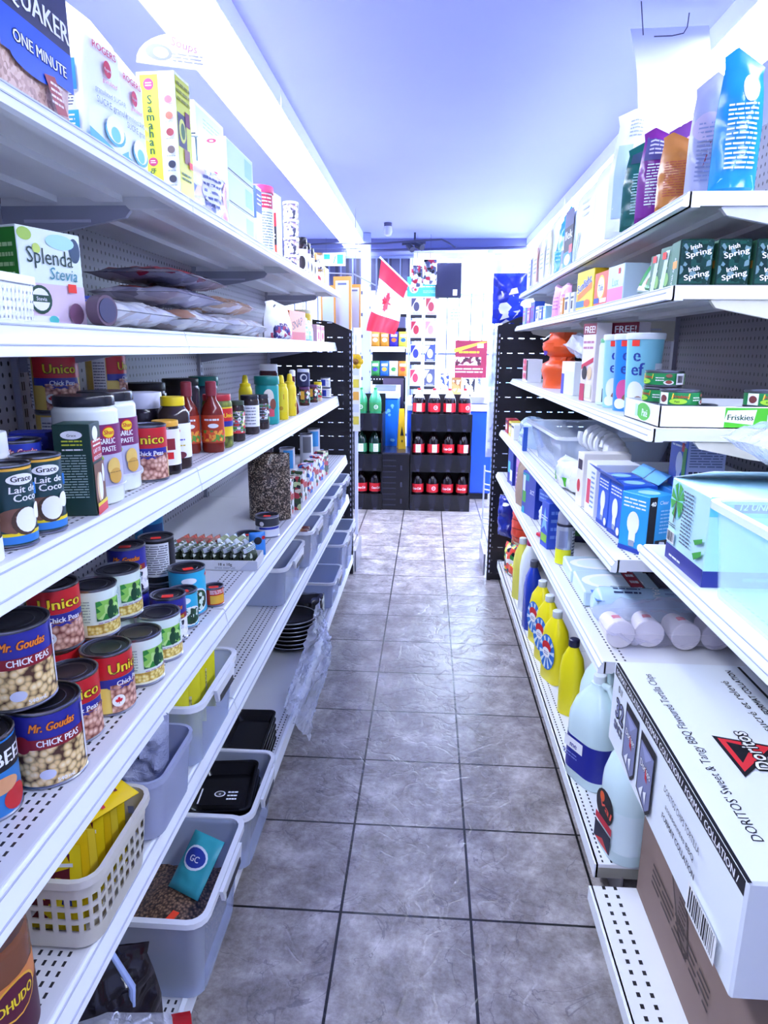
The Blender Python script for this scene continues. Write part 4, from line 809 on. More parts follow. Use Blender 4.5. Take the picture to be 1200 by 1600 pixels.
for kk, nm in enumerate(('bottom', 'second', 'third', 'top')): T1('noodle_cup', 'clear lidded printed cup, %s in the tower of four' % nm, 'cup', cupj(), 3.05, -.60, 0, 'cupj', S1+.0705*kk, 'tower of printed cups')
JL = [(3.24, .028, .17, '#14141c', '#2a1f26', 'black-lidded dark coffee jar first after the cup tower'), (3.33, .028, .16, '#14141c', '#5a4a7c', 'black-lidded jar with a purple label second after the cup tower'), (3.43, .028, .15, '#20202a', '#4a3a40', 'dark coffee jar third after the cup tower'), (3.53, .026, .14, '#d9a04a', '#3c2c30', 'dark jar with an amber lid on the top left shelf')]
for Y, r, h, lid, bod, lb in JL: T1('jar', lb, 'jar', jar(r, h, .03, c(bod, .15), c(lid, .25), WH, [('e', .0, .06, .018, .03, c(bod)), ('l', -.02, .02, .02, .03, 2, INK)], (.12, .7)), Y, -.592, tocam((-.59, Y)))
for kk, nm in ((0, 'lower'), (1, 'upper')):
    T1('noodle_cup', 'cup with US in dark letters, %s of the pair near the shelf end' % nm, 'cup', jar(.035, .08, .012, CUPM, c('#8a6a3a', .3), WH, [('t', 'US', 0, .03, .026, INK, {'bold': 1})] if kk else [('e', 0, .03, .02, .02, c('#b83a4a'))], (.15, .8)), 3.68, -.592, tocam((-.59, 3.68)), None, S1+.0805*kk)
for Y, colr, lb in ((3.82, '#e0c04a', 'small yellow packet at the far end of the top left shelf'), (3.92, '#e9eef6', 'small white packet at the very end of the top left shelf')):
    T1('spice_pack', lb, 'packet', box(.05, .03, .11, c(colr), {'F': [('r', -.02, .03, .02, .06, RED)]}), Y, -.585)

# ================================================================== left side, second shelf
S2 = 1.4327; G2 = 'packets lying on the second left shelf'
def perf():
    n = NT('white_perforated_plastic'); a, b = n.sep.outputs[0], n.sep.outputs[2]; a = n.math('ADD', a, n.sep.outputs[1])
    q = [n.math('LESS_THAN', n.math('ABSOLUTE', n.math('SUBTRACT', n.math('FRACT', n.math('ADD', n.math('DIVIDE', t, p), 50)), .5)), .17) for t, p in ((a, .0098), (b, .0125))]
    n.base('#f2f6fc', .4); n.seethrough(n.math('MULTIPLY', q[0], q[1])); return n.m
place('perforated_basket', 'white perforated plastic basket with a red price square at the left edge', 'basket', bin_(.24, .19, .068, perf(), .97, .004, handle=False, name='basket', rimm=WH), (-.705, .955, S2), AIS)
g = MB(); g.grid(lambda u, v, o=0: (u, 0, v), -.009, .009, -.007, .007, 1, 1, REDTAG)
place('pasta_bag', 'clear bag of yellow pasta lying in the white perforated basket', 'bag', bag(.2, .11, .07, speckle('pasta_pack', ['#f2efe6', '#cfc78e', '#eef2f8', '#dde6f2'], 40, .15), [('r', -.08, .02, .0, .06, c('#d8c86a'))], 9, .012, 'pillow'), (-.72, .955, S2+.012), 0, rot=(R(25), 0, R(80)))
def splenda():
    w, d, h = .13, .055, .152
    return box(w, d, h, c('#eaf6f4', .4), {'F': [('r', -w/2, .0, w/2, .066, c('#e6cfe0')), ('e', -.05, .14, .014, .01, c('#a9cc5a')), ('e', .05, .125, .012, .02, c('#3c5470')), ('e', .02, .135, .03, .012, c('#b6e6e8')), ('e', -.03, .12, .008, .008, c('#c6dc6a')), ('t', 'Splenda', -.004, .097, .036, c('#153a38'), {'w': .095}), ('t', 'Stevia', .02, .074, .028, c('#3f8a9a'), {'w': .06, 'slant': .2}),
        ('e', -.032, .04, .023, .023, c('#1d4a3a')), ('e', -.032, .04, .018, .018, WH), ('r', -.05, .036, -.012, .047, c('#1d4a3a')), ('t', 'Stevia', -.031, .038, .009, WH), ('r', -.06, .0, .0, .014, WH), ('e', -.01, .008, .01, .007, c('#58c8c0')), ('e', .04, .02, .016, .018, c('#8a5a7a'))],
        'L': [('r', -.026, .004, .026, .148, c('#2b8a2c')), ('l', -.018, .07, .018, .13, 4, c('#b8e0a0'))]}, tag=('F', .036, .062))
place('sweetener_box', 'white and green stevia sweetener box behind the perforated basket', 'box', splenda(), (-.66, 1.165, S2), R(72))
def tin_edge():
    m = MB(); m.loft([[(x, .026*cos(a*pi/12), .0265+.026*sin(a*pi/12)) for a in range(24)] for x in (-.012, .012)], c('#6d5668', .4)); m.loft([[(x, .021*cos(a*pi/12), .0265+.021*sin(a*pi/12)) for a in range(24)] for x in (.012, .0135)], c('#4b4b6a', .4)); return m
place('round_tin', 'small dark round tin standing on its edge in front of the sweetener box', 'tin', tin_edge, (-.578, 1.205, S2+.0005), R(-15))
RICE = speckle('rice_bag_print', ['#eef0f8', '#dfe3f2', '#f6f6fa', '#d8cfd4', '#eef0f8'], 30, .15)
def flat(W, L, t, its=(), seed=0, col=None, key=None): return bag(W, L, t, col or WRAPW, its, seed, .009, 'pillow', name='bag')
WRAPW = speckle('white_film_bag', ['#f0f2fa', '#e2e6f4', '#f8f9fd', '#cfc6c9', '#eceffa', '#f3f4fb'], 34, .12)
TAN = c('#b98a6c', .3)
FL = [(1.44, -.69, 0, .2, .40, .05, [('r', -.08, .05, .0, .12, c('#c8542a')), ('r', .0, .02, .06, .1, c('#2d4fc8')), ('r', -.09, .0, .09, .05, TAN)], 'white flour bag with orange and blue corner, flat beside the sweetener box'),
      (1.86, -.69, 0, .22, .36, .048, [('r', -.1, .0, .1, .06, TAN)], 'white and tan rice bag flat at the bottom of the middle pile'),
      (1.84, -.71, .05, .22, .40, .038, [('r', -.1, .05, .02, .14, c('#a33a3a')), ('l', .0, .1, .09, .3, 6, c('#3a3c55'))], 'grey and lilac rice bag second in the middle pile'),
      (1.90, -.73, .0885, .24, .42, .036, [('r', -.1, .03, .1, .2, c('#a02238')), ('l', -.02, .22, .1, .34, 5, c('#3a3c55'))], 'dark red and grey rice bag topping the middle pile'),
      (2.28, -.68, 0, .22, .32, .05, [('r', -.09, .24, .09, .3, TAN)], 'white and tan bread-flour bag flat just beyond the shelf joint'),
      (2.24, -.70, .0505, .2, .34, .04, [('r', -.08, .0, .08, .1, TAN), ('l', -.08, .12, .08, .3, 6, c('#b0907c'))], 'tan striped bag lying over the flour bag beyond the joint'),
      (2.56, -.71, 0, .17, .20, .05, [('l', -.08, .05, .08, .25, 9, c('#50506a'))], 'white crinkled bag with fine dark print near the orange box'),
      (2.60, -.86, 0, .16, .34, .1, [], 'large grey shaded bag leaning at the back against the pegboard')]
for i, (Y, X, dz, W, L, t, its, lb) in enumerate(FL):
    place('flour_bag', lb, 'flour bag', flat(W, L, t, its, i, {7: c('#9a98a6', .3), 3: speckle('grey_maroon_bag', ['#8d8a9c', '#a3a0b4', '#8c2840', '#77748a', '#b9b6c8'], 16, .25), 2: speckle('lilac_grey_bag', ['#a9a7c2', '#c9c7dc', '#8e8ba4'], 20, .25), 5: speckle('tan_striped_bag', ['#c9a58c', '#efe9ee', '#e2dbe6'], 22, .25)}.get(i)), (X, Y-L/2, S2+dz*1.32+t/2+(.02 if i == 7 else .008)), 0, G2, rot=(R(-90), R(0), R(0)))
place('dark_red_box', 'flat dark red and navy box lying behind the white upright bag', 'box', box(.16, .09, .05, c('#7c1d33', .4), {'F': [('r', -.02, .01, .05, .04, c('#2b2a4e'))]}), (-.79, 2.92, S2), AIS)
place('snack_bag', 'white upright bag with black slashes and red print beside the orange box', 'snack bag', bag(.2, .155, .06, c('#f3f4fa', .3), [('p', [(-.05, .13), (-.03, .14), (.05, .06), (.04, .04)], INK), ('t', 'BB', .0, .03, .05, c('#5a2a7a'), {'bold': 1}), ('r', -.08, .005, .08, .025, c('#c23a5a'))], 3, .006), (-.63, 2.86, S2), R(70))
place('purple_pack', 'small crumpled purple and white packet at the shelf edge', 'packet', bag(.14, .05, .05, speckle('purple_pack_print', ['#3f3a8a', '#f2f2fa', '#b23a6a', '#e6e6f4'], 70), [], 4, .008, 'pillow'), (-.575, 2.69, S2), R(82))
place('cereal_box', 'orange snack box with black lettering on the second left shelf', 'box', box(.2, .05, .125, c('#f0702a', .4), {'F': [('t', 'SNAP', 0, .055, .05, INK, {'bold': 1, 'w': .13, 'rot': 12}), ('r', -.09, .0, .09, .035, c('#c2202e'))], 'L': [('r', -.02, .01, .02, .1, c('#d8481c'))]}), (-.612, 3.09, S2), R(80))
for i, (Y, lb) in enumerate(((3.30, 'blue rocket-shaped packet right after the orange snack box'), (3.42, 'pale blue packet standing second after the orange snack box'))):
    place('blue_packet', lb, 'packet', bag(.1, .12-.02*i, .03, c(('#2f7fd8', '#7fb8ea')[i], .3), [('l', -.02, .02, .02, .08, 3, WH)], 5+i, .004), (-.60, Y, S2), R(75))
place('jar', 'yellow topped jar at the back of the second shelf near its end', 'jar', jar(.05, .165, .02, c('#e3c93a', .25), c('#e8e2c0', .4), c('#c9b040'), [], (.1, .5)), (-.68, 3.72, S2), 0)
for i, (Y, lb) in enumerate(((3.62, 'pink and red candy box, left one at the end of the second shelf'), (3.76, 'pink and red candy box, right one at the end of the second shelf'))):
    place('candy_box', lb, 'box', box(.11, .04, .085, c('#f6c6d2', .4), {'F': [('e', 0, .03, .03, .02, c('#d8304a')), ('r', -.05, .06, .05, .08, c('#c2304e'))]}), (-.6, Y, S2), AIS, 'pink candy boxes', 'cand')

# ================================================================== left side, fifth shelf and base: tubs
S5 = .5319; B0 = .1357
place('tub', 'cream slotted plastic basket full of yellow snack packets on the lowest-but-one shelf', 'basket', bin_(.21, .215, .128, (lambda: (lambda n: (n.base('#cfcabf', .45), n.seethrough(n.math('MULTIPLY', n.math('MULTIPLY', n.math('LESS_THAN', n.math('ABSOLUTE', n.math('SUBTRACT', n.math('FRACT', n.math('ADD', n.math('DIVIDE', n.math('ADD', n.sep.outputs[0], n.sep.outputs[1]), .02), 50)), .5)), .3), n.math('LESS_THAN', n.math('ABSOLUTE', n.math('SUBTRACT', n.math('FRACT', n.math('DIVIDE', n.sep.outputs[2], .024)), .5)), .32)), n.math('MULTIPLY', n.math('GREATER_THAN', n.sep.outputs[2], .024), n.math('LESS_THAN', n.sep.outputs[2], .096)))), n.m)[-1])(NT('slotted_cream_plastic')))(), .9, .006, .0025, False, name='basket', rimm=c('#d2cdc4', .45)), (-.567, .885, S5), 0)
YP = [c('#f4d81c', .25), c('#ecc81a', .25), c('#f8e040', .25)]
SNK = speckle('snack_pack_print', ['#e8c81a', '#6a2030', '#2a3a9a', '#e9e9f0', '#caa81a', '#f2da2a'], 45, .25)
for i in range(8):
    top = i == 7; lb = 'large yellow and maroon snack packet lying on top of the cream slotted basket' if top else 'yellow and maroon snack packet in the cream basket, %s from the near end' % ORD[i]
    place('snack_packet', lb, 'snack pack', bag(.15 if not top else .10, (.145, .152, .138)[i % 3] if not top else .19, .018, YP[i % 3], [('r', -.06, .02, .06, .132, SNK), ('r', -.065, .112, .065, .118, WH), ('l', -.05, .12, .05, .136, 1, c('#2a3aa0'))] if not top else [('r', -.03, .03, .03, .11, SNK), ('r', -.04, .115, .04, .122, WH), ('r', -.045, .128, .045, .134, c('#b8283a')), ('l', -.03, .14, .03, .17, 2, c('#6a2030'))], i, .005, 'pillow', nx=12, ny=12),
          ((-.572, .812+i*.024, S5+.008) if not top else (-.60, .80, S5+.156)), 0, 'yellow snack packets in the cream basket', None, rot=((R(-4+(i % 3)*2), 0, R((i % 3-1)*2)) if not top else (R(-88), R(4), R(-32))))
place('jar', 'big brown spread jar with an orange and maroon label at the lower left', 'jar', jar(.063, .18, .028, c('#7a4a34', .2), c('#5a3a30', .3), c('#e28a4a', .4), [('r', -.12, .0, .12, .07, c('#4a1630')), ('e', .022, .075, .034, .028, GOLD), ('e', .022, .075, .031, .025, c('#5a1634')), ('t', 'DHUDO', .022, .067, .02, UYEL, {'bold': 1, 'w': .052}), ('r', -.05, .012, -.02, .055, WH), ('bar', -.046, .016, -.024, .05)], (.12, .58), .06), (-.556, .66, S5), tocam((-.555, .64), 14))
place('tub', 'frosted clear tub stuffed with crinkled wrap behind the cream basket', 'tub', bin_(.2, .19, .125, FROST, .9, .005, .002, False), (-.556, 1.10, S5), 0)
CRK = plastic('crinkled_film', '#aeb4d2', .25, .05, '#dfe4f8', 60)
place('wrap_bag', 'big crinkled silvery bag of wrap filling the frosted tub', 'plastic bag', bag(.145, .19, .10, CRK, [('l', -.02, .12, .03, .15, 3, INK)], 11, .02, 'block', nx=34, ny=40), (-.556, 1.10, S5+.006), 0, rot=(R(-3), R(3), R(8)))
place('tub', 'clear tub with dark grips holding yellow celery-seed bags', 'tub', bin_(.2, .28, .15, CLEARBOX, .88, .009, .002, True), (-.557, 1.36, S5), 0)
SEEDY = speckle('pale_seed_window', ['#c9c47a', '#dcd89a', '#a8a45a', '#e6e2b8'], 180, .3)
for i, y in enumerate((1.27, 1.325, 1.38, 1.43)):
    place('seed_packet', ('nearest', 'second', 'third', 'rearmost')[i]+' yellow-bordered seed bag in the clear tub with dark grips', 'seed packet', bag(.125, .165, .03, c('#f2ea28', .25), [('r', -.046, .015, .046, .1, SEEDY), ('t', 'CELERY', 0, .112, .018, c('#5a4a10'), {'bold': 1, 'w': .08}), ('p', [(.0+.014*cos(a*pi/5)*(1 if a % 2 else .5), .14+.012*sin(a*pi/5)*(1 if a % 2 else .5)) for a in range(10)], RED)], i, .003, 'pillow', nx=10, ny=12), (-.56+.006*(i % 2), y, S5+.006+.008*i), 0, 'yellow seed bags in the clear tub', None, rot=(R(-5), 0, R(4*(i % 2))))
place('tub', 'empty clear tub on the fifth shelf just past the perforated gap', 'tub', bin_(.22, .36, .145, CLEARBOX, .86, .008, .002, True), (-.578, 2.31, S5), 0)
names = ['clear tub with tan packets standing after the shelf joint', 'clear tub with a grey clip, fourth along the fifth shelf', 'clear tub second from the end panel on the fifth shelf', 'clear tub against the end panel on the fifth shelf']
for i, Y in enumerate((2.71, 3.05, 3.38, 3.72)):
    place('tub', names[i], 'tub', bin_(.24, .29, .155, CLEARBOX, .88, .009, .002, True), (-.575, Y, S5), 0)
TANB = speckle('tan_packet', ['#c98a5a', '#8a3a2a', '#e2c8a0', '#b0a8a0'], 40)
for i in range(3): place('noodle_packet', ('bottom', 'middle', 'top')[i]+' tan and brown packet stacked flat inside the clear tub', 'packet', box(.16, .2, .035, TANB), (-.575, 2.71, S5+.006+i*.036), R(2*i), 'tan packets in the clear tub')
# base
place('tub', 'deep clear tub of peppercorns standing on the base shelf, dark grips', 'tub', bin_(.22, .29, .21, CLEARBOX, .84, .01, .0022, True), (-.515, 1.175, B0), 0)
PEP = beans('peppercorns', '#b08e72', '#6a5040', '#241a18', 170)
def heap(): 
    m = MB(); m.box(-.075, .075, -.105, .105, 0, .09, PEP); n_ = 14
    m.grid(lambda u, v, o=0: (u, v, .09+.03*max(0, 1-(u/.085)**2)*max(0, 1-(v/.115)**2)+.004*noise.noise(Vector((u*70, v*70, 0)))), -.088, .088, -.118, .118, n_, n_, PEP); return m
place('peppercorns', 'brown peppercorns heaped in the deep clear tub', 'spice', heap, (-.515, 1.175, B0+.006), 0, kind='stuff')
place('spice_packet', 'turquoise spice packet with a blue oval on the peppercorns', 'spice packet', bag(.085, .12, .03, c('#38a0aa', .25), [('e', 0, .07, .03, .025, c('#e4eef8')), ('e', 0, .07, .026, .02, c('#2a3fa0')), ('t', 'GC', 0, .062, .018, WH, {'bold': 1})], 8, .006, 'pillow'), (-.50, 1.18, B0+.127), 0, rot=(R(-48), 0, R(-25)))
def tagm(): return MB().box(-.008, .008, -.012, .012, 0, .001, c('#ff4a28'))
place('price_tag', 'small orange-red price tag lying on the peppercorns', 'price tag', tagm, (-.50, 1.12, B0+.128), R(-20))
place('tub', 'clear tub of black food trays on the base shelf', 'tub', bin_(.2, .27, .165, CLEARBOX, .88, .009, .002, True), (-.508, 1.515, B0), 0)
BLKP = c('#121218', .18)
def tray_(w=.15, d=.2, h=.03): 
    m = MB(); m.loft([rr(w*.84, d*.84, .02, 0), rr(w, d, .02, h), rr(w+.01, d+.01, .02, h+.001), rr(w+.01, d+.01, .02, h-.002), rr(w-.006, d-.006, .018, h-.003), rr(w*.8, d*.8, .018, .004)], BLKP); return m
for i in range(6): place('food_tray', 'black food tray nested in the clear tub, %s from the bottom' % ORD[i], 'food tray', lambda: tray_(), (-.51, 1.515, B0+.006+i*.0235), R(i*1.5), 'nested black trays in the tub', 'ftray')
place('printed_card', 'black card with white printing on the topmost black tray', 'card', lambda: prt(MB().box(-.055, .055, -.035, .035, 0, .002, BLKP), S_face('T', .1, .07, .002), [('r', -.05, -.03, -.046, .03, WH), ('e', .0, .008, .014, .012, WH), ('e', .0, .008, .011, .009, c('#121218')), ('t', 'e', .0, .003, .014, WH), ('l', .02, -.02, .045, .02, 3, WH)]), (-.505, 1.46, B0+.006+5*.0235+.034), R(5))
for i in range(5): place('food_tray', 'long black tray piled beside the clear wrap, %s from the bottom' % ORD[i], 'food tray', lambda: tray_(.12, .24, .025), (-.53, 1.83, B0+i*.0225+.001), R(2), 'long black trays on the base shelf', 'ltray')
def plate():
    m = MB(); m.lathe([(.08, 0), (.1, .012), (.115, .016), (.116, .018), (.1, .015), (.078, .004), (.001, .004)], BLKP, 36, True, False); m.tube([(.108*cos(a*pi/18), .108*sin(a*pi/18), .019) for a in range(36)], .0018, c('#c9ccd8', .3, .6), 5, True); return m
for i in range(7): place('black_plate', 'round black plate with a silver rim, %s from the bottom of its stack' % ORD[i], 'plate', plate, (-.575, 2.72, B0+.001+i*.0188), 0, 'stacked black plates', 'plate')
place('bowl_stack', 'black crumpled wrapped bowls beside the silver-rimmed plates', 'bowls', bag(.19, .14, .15, c('#1b1b24', .12), [], 3, .02, 'pillow', nx=18, ny=18), (-.56, 2.95, B0), R(20))
def wrapbag():
    m = MB(); A = [Vector(p) for p in ((-.47, 2.05, .20), (-.455, 2.75, .34), (-.395, 2.1, .06), (-.41, 2.62, .20))]
    def S(u, v, o=0):
        p = A[0].lerp(A[1], u).lerp(A[2].lerp(A[3], u), v); b = sin(pi*u)*sin(pi*v); q = Vector((p.y*9, p.z*14, v*5))
        return tuple(p+Vector((.07*b+.014*noise.noise(q*1.5), .02*noise.noise(q*2.2), .045*b+.012*noise.noise(q*1.9)))+Vector((.008*noise.noise(q*6), 0, .006*noise.noise(q*7+Vector((3, 1, 2))))))
    m.grid(S, 0, 1, 0, 1, 80, 52, CRKC); return m
CRKC = plastic('loose_clear_wrap', '#eef1fc', .62, .04, '#eef2ff', 45)
place('plastic_wrap', 'loose sheet of clear crinkled wrap hanging off the base shelf into the aisle', 'plastic wrap', wrapbag, (0, 0, 0))
place('tub', 'clear tub beside the black plates on the base shelf', 'tub', bin_(.22, .30, .14, CLEARBOX, .88, .008, .002, True), (-.555, 3.27, B0), 0)
for i, Y in enumerate((3.60, 3.90)):
    place('tub', ('clear tub with dark grips last but one on the base shelf', 'clear tub with dark grips against the end panel on the base shelf')[i], 'tub', bin_(.22, .27, .24, CLEARBOX, .88, .01, .002, True), (-.55, Y-.02, B0), 0)
BAGB = c('#1a161e', .15)
def blackbag():
    S = soft_S(.17, .27, .1, 4, .014, 'pouch'); m = MB(); m.grid(lambda u, v, o=0: S(u, v, 0), -.085, .085, 0, .27, 24, 30, BAGB); m.grid(lambda u, v, o=0: S(-u, v, 0, 1), -.085, .085, 0, .27, 24, 30, BAGB)
    prt(m, lambda u, v, o=0: S(u, v, o+.003), [('t', 'DRIED', .0, .15, .02, WH, {'bold': 1, 'rot': 62}), ('t', 'PRUNES', .018, .135, .014, WH, {'rot': 62}), ('l', .03, .1, .06, .14, 3, WH), ('e', -.03, .09, .008, .012, c('#f6f2e8'))])
    t = MB(); t.tube([(0, 0, .262), (.004, 0, .285), (-.01, .004, .30)], [.012, .008, .014], c('#2a6fe0', .2), 8); t.tube([(.03, -.02, .1), (.035, -.025, .2), (.01, -.01, .27)], [.005, .006, .005], c('#a8bcec', .15), 8)
    return [P('bag', m), P('twist_tie', t)]
place('prune_bag', 'glossy black bag with white print and a blue twist tie at the bottom left', 'food bag', blackbag, (-.525, .90, B0), R(35))
place('red_edged_bag', 'clear bag with a folded red edge at the bottom of the photo', 'food bag', lambda: [P('bag', MB().grid(lambda u, v, o=0: soft_S(.2, .2, .07, 7, .014, 'pouch')(u, v), -.1, .1, 0, .2, 20, 20, CRKC)), P('red_edge', MB().grid(lambda u, v, o=0: (u, -.03-.01*sin(v*60), v), .07, .1, .0, .21, 3, 12, c('#d01c2a', .25)))], (-.47, .86, B0), R(15))
# ================================================================== right side
AIR = R(-90)
def onr(u, v, z, r, xf, add=0):
    p = onz(u, v, z, r); return (max(p[0], xf+.008+r)+add, p[1], z)
# ---- top shelf: upright pouches and packs
Z1 = 1.7057; GR1 = 'upright pouches on the top right shelf'
LT = c('#e8f2fb'); 
def pouch(w, h, t, col, lines, seed, extra=(), crink=.006, gl=.2):
    return bag(w, h, t, c(col, gl), list(extra)+([('l', -w*.3, h*.16, w*.34, h*.62, 14, LT if not isinstance(lines, str) else c(lines))] if lines else []), seed, crink, 'pouch')
PO = [(.61, 1.545, .09, .275, .06, '#1f8ac4', 1, 1, [('e', .015, .2, .018, .03, c('#cfeaf0')), ('p', [(-.045, .005), (-.03, .03), (.03, .035), (.04, .005)], c('#8fd8e8'))], -6, 'tall aqua blue upright pouch at the near end of the top right shelf'),
      (.582, 1.625, .075, .26, .05, '#aeb0cc', '#8a90b8', 2, [('p', [(-.02, .02), (.02, .03), (.03, .12), (.005, .13)], c('#a82a40')), ('e', .0, .15, .035, .03, c('#c7b6cc'))], -12, 'silver and white pouch with a red streak behind the aqua pouch'),
      (.543, 1.69, .075, .165, .05, '#c8823c', '#b04a2a', 3, [], -22, 'orange pouch with rusty print, low between the silver and purple pouches'),
      (.578, 1.745, .09, .205, .05, '#74408f', None, 4, [('e', .01, .15, .02, .02, c('#d9a0c8'))], -10, 'mauve pouch with a pointed top behind the orange pouch'),
      (.548, 1.83, .095, .215, .05, '#7a2a88', 1, 5, [('r', -.04, .14, .04, .2, c('#4a4684')), ('l', -.03, .15, .03, .19, 4, c('#c8c4ea'))], -16, 'purple and indigo pouch with white print'),
      (.553, 1.955, .11, .225, .06, '#105a52', '#9ac8c4', 6, [('r', -.045, .165, .045, .2, c('#24405a'))], -14, 'dark green pouch with rows of fine print'),
      (.585, 2.08, .19, .335, .08, '#eef4fb', None, 7, [('l', -.06, .26, -.02, .31, 5, c('#a8b0c4')), ('r', -.085, .05, -.045, .24, c('#b7d0ec'))], -5, 'tallest white pouch with a broad folded top')]
for X, Y, w, h, t, col, ln_, sd, ex, off, lb in PO:
    place('food_pouch', lb, 'pouch', pouch(w, h, t, col, ln_, sd, ex), (X, Y, Z1), R(off), GR1)
place('sugar_sack', 'big white sack with a navy and blue strip lettered kg', 'sack', blockbag(.24, .14, .30, c('#f2f7fc', .35), {'L': [], 'F': [('p', [(.085, .0), (.118, .0), (.118, .25), (.1, .19)], c('#1f4ec0', .3)), ('p', [(.098, .17), (.118, .17), (.118, .25), (.108, .22)], c('#1b1c44')), ('t', 'kg', .1, .015, .03, WH, {'bold': 1})]}, 3), (.60, 2.28, Z1), R(-86))
place('sugar_sack', 'big plain white sack standing behind the sack lettered kg', 'sack', blockbag(.24, .14, .285, c('#f4f8fc', .35), {'F': [('p', [(-.11, .0), (-.09, .0), (-.04, .1), (-.06, .1)], c('#3a78d8', .3)), ('l', -.02, .14, .06, .2, 3, c('#d8e0ee'))]}, 5), (.60, 2.57, Z1), R(-88))
place('detergent_bag', 'white, black and blue laundry bag lettered in white beside the cyan bottle', 'bag', blockbag(.16, .1, .235, c('#dcebf6', .3), {'F': [('r', -.07, .13, .07, .21, c('#4a5078')), ('r', -.07, .06, .07, .15, INK), ('t', 'llek', .0, .105, .045, WH, {'bold': 1, 'w': .12, 'out': INK}), ('r', -.07, .0, .07, .06, c('#2f8fd8')), ('r', .02, .05, .07, .08, RED), ('e', .0, .03, .05, .02, WH)]}, 6), (.575, 2.79, Z1), R(-88))
place('fabric_softener', 'cyan plastic bottle bag with a knotted top on the top right shelf', 'bottle', bag(.14, .27, .08, c('#2ba6e2', .2), [('l', -.03, .05, .03, .1, 3, c('#8fd8f4'))], 12, .01), (.565, 3.055, Z1), R(-80))
place('soap_bag', 'pale lilac bag leaning against the cyan knotted bag', 'bag', bag(.1, .2, .05, c('#c4cef2', .25), [('r', -.03, .03, .03, .08, c('#7a8ad0'))], 13, .008), (.55, 2.935, Z1), R(-90))
for Y, w, h, colr, ac, lb in ((3.25, .12, .27, '#eef2ee', '#b8b24a', 'white bag with yellow-green edging after the cyan bag'), (3.42, .13, .25, '#eff4f8', '#d8dce8', 'plain white bag with faint print farther along the top right shelf'), (3.62, .14, .24, '#e8e0d8', '#a83a2a', 'white bag with a dark red and black side panel'), (3.82, .12, .20, '#ecf1f8', '#2f4fb0', 'white and royal blue bag at the far end of the top right shelf')):
    place('grocery_bag', lb, 'bag', blockbag(w, .09, h, c(colr, .35), {'F': [('r', w*.3, .02, w*.46, h*.75, c(ac)), ('l', -w*.3, .06, w*.2, .14, 4, c('#a8b0c0'))], 'L': [('r', -.03, .02, .03, h*.7, c(ac))]}, int(Y*10)), (.57, Y, Z1), R(-88), 'bags at the far end of the top right shelf')
# ---- second shelf: soaps and detergents
Z2 = 1.5287; GR2 = 'soaps on the second right shelf'
SOAPG = c('#12352e', .2); 
def soap3(): 
    w, d, h = .066, .06, .09
    its = [('r', -.03, .004, .03, .086, speckle('green_soap_wrap', ['#12352e', '#1c4a40', '#0f2c28', '#6a8a90', '#153a34'], 110, .15))]
    for z in (.058, .015): its += [('t', 'Irish', -.002, z+.013, .013, WH, {'rot': 14, 'bold': 1}), ('t', 'Spring', .004, z, .015, WH, {'rot': 14, 'bold': 1, 'w': .05})]
    return box(w, d, h, SOAPG, {'F': its, 'L': [('r', -.028, .0, .028, .088, c('#3f7a5a')), ('t', 'Irish Spring', .0, .03, .012, WH, {'rot': 75}), ('r', -.01, .035, .02, .05, c('#e8a23a'))]}, .003)
SP = soap3()
for i, (X, lb) in enumerate(((.54, 'dark green shrink-wrapped soap pack, left of the row facing the camera'), (.614, 'dark green shrink-wrapped soap pack, second in the row facing the camera'), (.688, 'dark green shrink-wrapped soap pack, third in the row, cut by the photo edge'), (.762, 'dark green shrink-wrapped soap pack at the inner end of the row'))):
    place('soap_pack', lb, 'soap', SP, (X, 1.525, Z2), R(2*i-3), GR2, 'soap')
for i, (Y, lb) in enumerate(((1.60, 'green soap carton with a red sticker right behind the front soap pack'), (1.665, 'green soap carton with a red sticker, second from the shelf corner'))):
    place('soap_pack', lb, 'soap', box(.055, .07, .088-.008*i, c('#2c6a4a', .35), {'F': [('t', 'Spring', 0, .03, .016, WH, {'rot': 60, 'bold': 1}), ('e', .01, .02, .012, .014, c('#8ac06a')), ('p', [(-.02, .0), (-.0, .0), (.02, .08), (.0, .08)], c('#cfe6d8'))], 'L': [('r', -.03, .0, .03, .08, c('#2c6a4a'))]}, tag=('F', .0, .07)), (.545, Y, Z2), R(-84), GR2)
for i, (Y, X, lb) in enumerate(((1.80, .56, 'bright green flat pouch leaning beside the soap cartons'), (1.87, .56, 'white and green pouch with a red square leaning on the next one'), (1.76, .64, 'dark green crumpled pouch behind the leaning ones'))):
    place('wipes_pack', lb, 'pouch', bag(.12, .085, .03, c(('#1f9a3a', '#e6f2ea', '#0f7a34')[i], .25), [('r', -.05, .0, -.02, .07, c('#2fa04a')), ('r', .0, .02, .02, .035, RED)] if i == 1 else [('r', -.04, .01, .03, .04, c('#188a32'))], 20+i, .006), (X, Y, Z2+.012), 0, GR2, rot=(R(-16), R(8), R(-80)))
def pack2(w, d, h, col, F, L=(), key=None): return box(w, d, h, c(col, .35), {'F': F, 'L': list(L)}, .002)
place('soap_carton', 'pink and pale blue soap carton with a red square', 'soap', pack2(.12, .1, .10, '#d6ecf8', [('r', -.058, .0, .058, .04, c('#f08ac0')), ('t', 'Lux', .0, .045, .032, c('#8fc0c8'), {'bold': 1}), ('r', .02, .075, .035, .09, RED)], [('r', -.048, .0, .048, .098, c('#5f9ad8'))]), (.565, 2.03, Z2), R(-84), GR2)
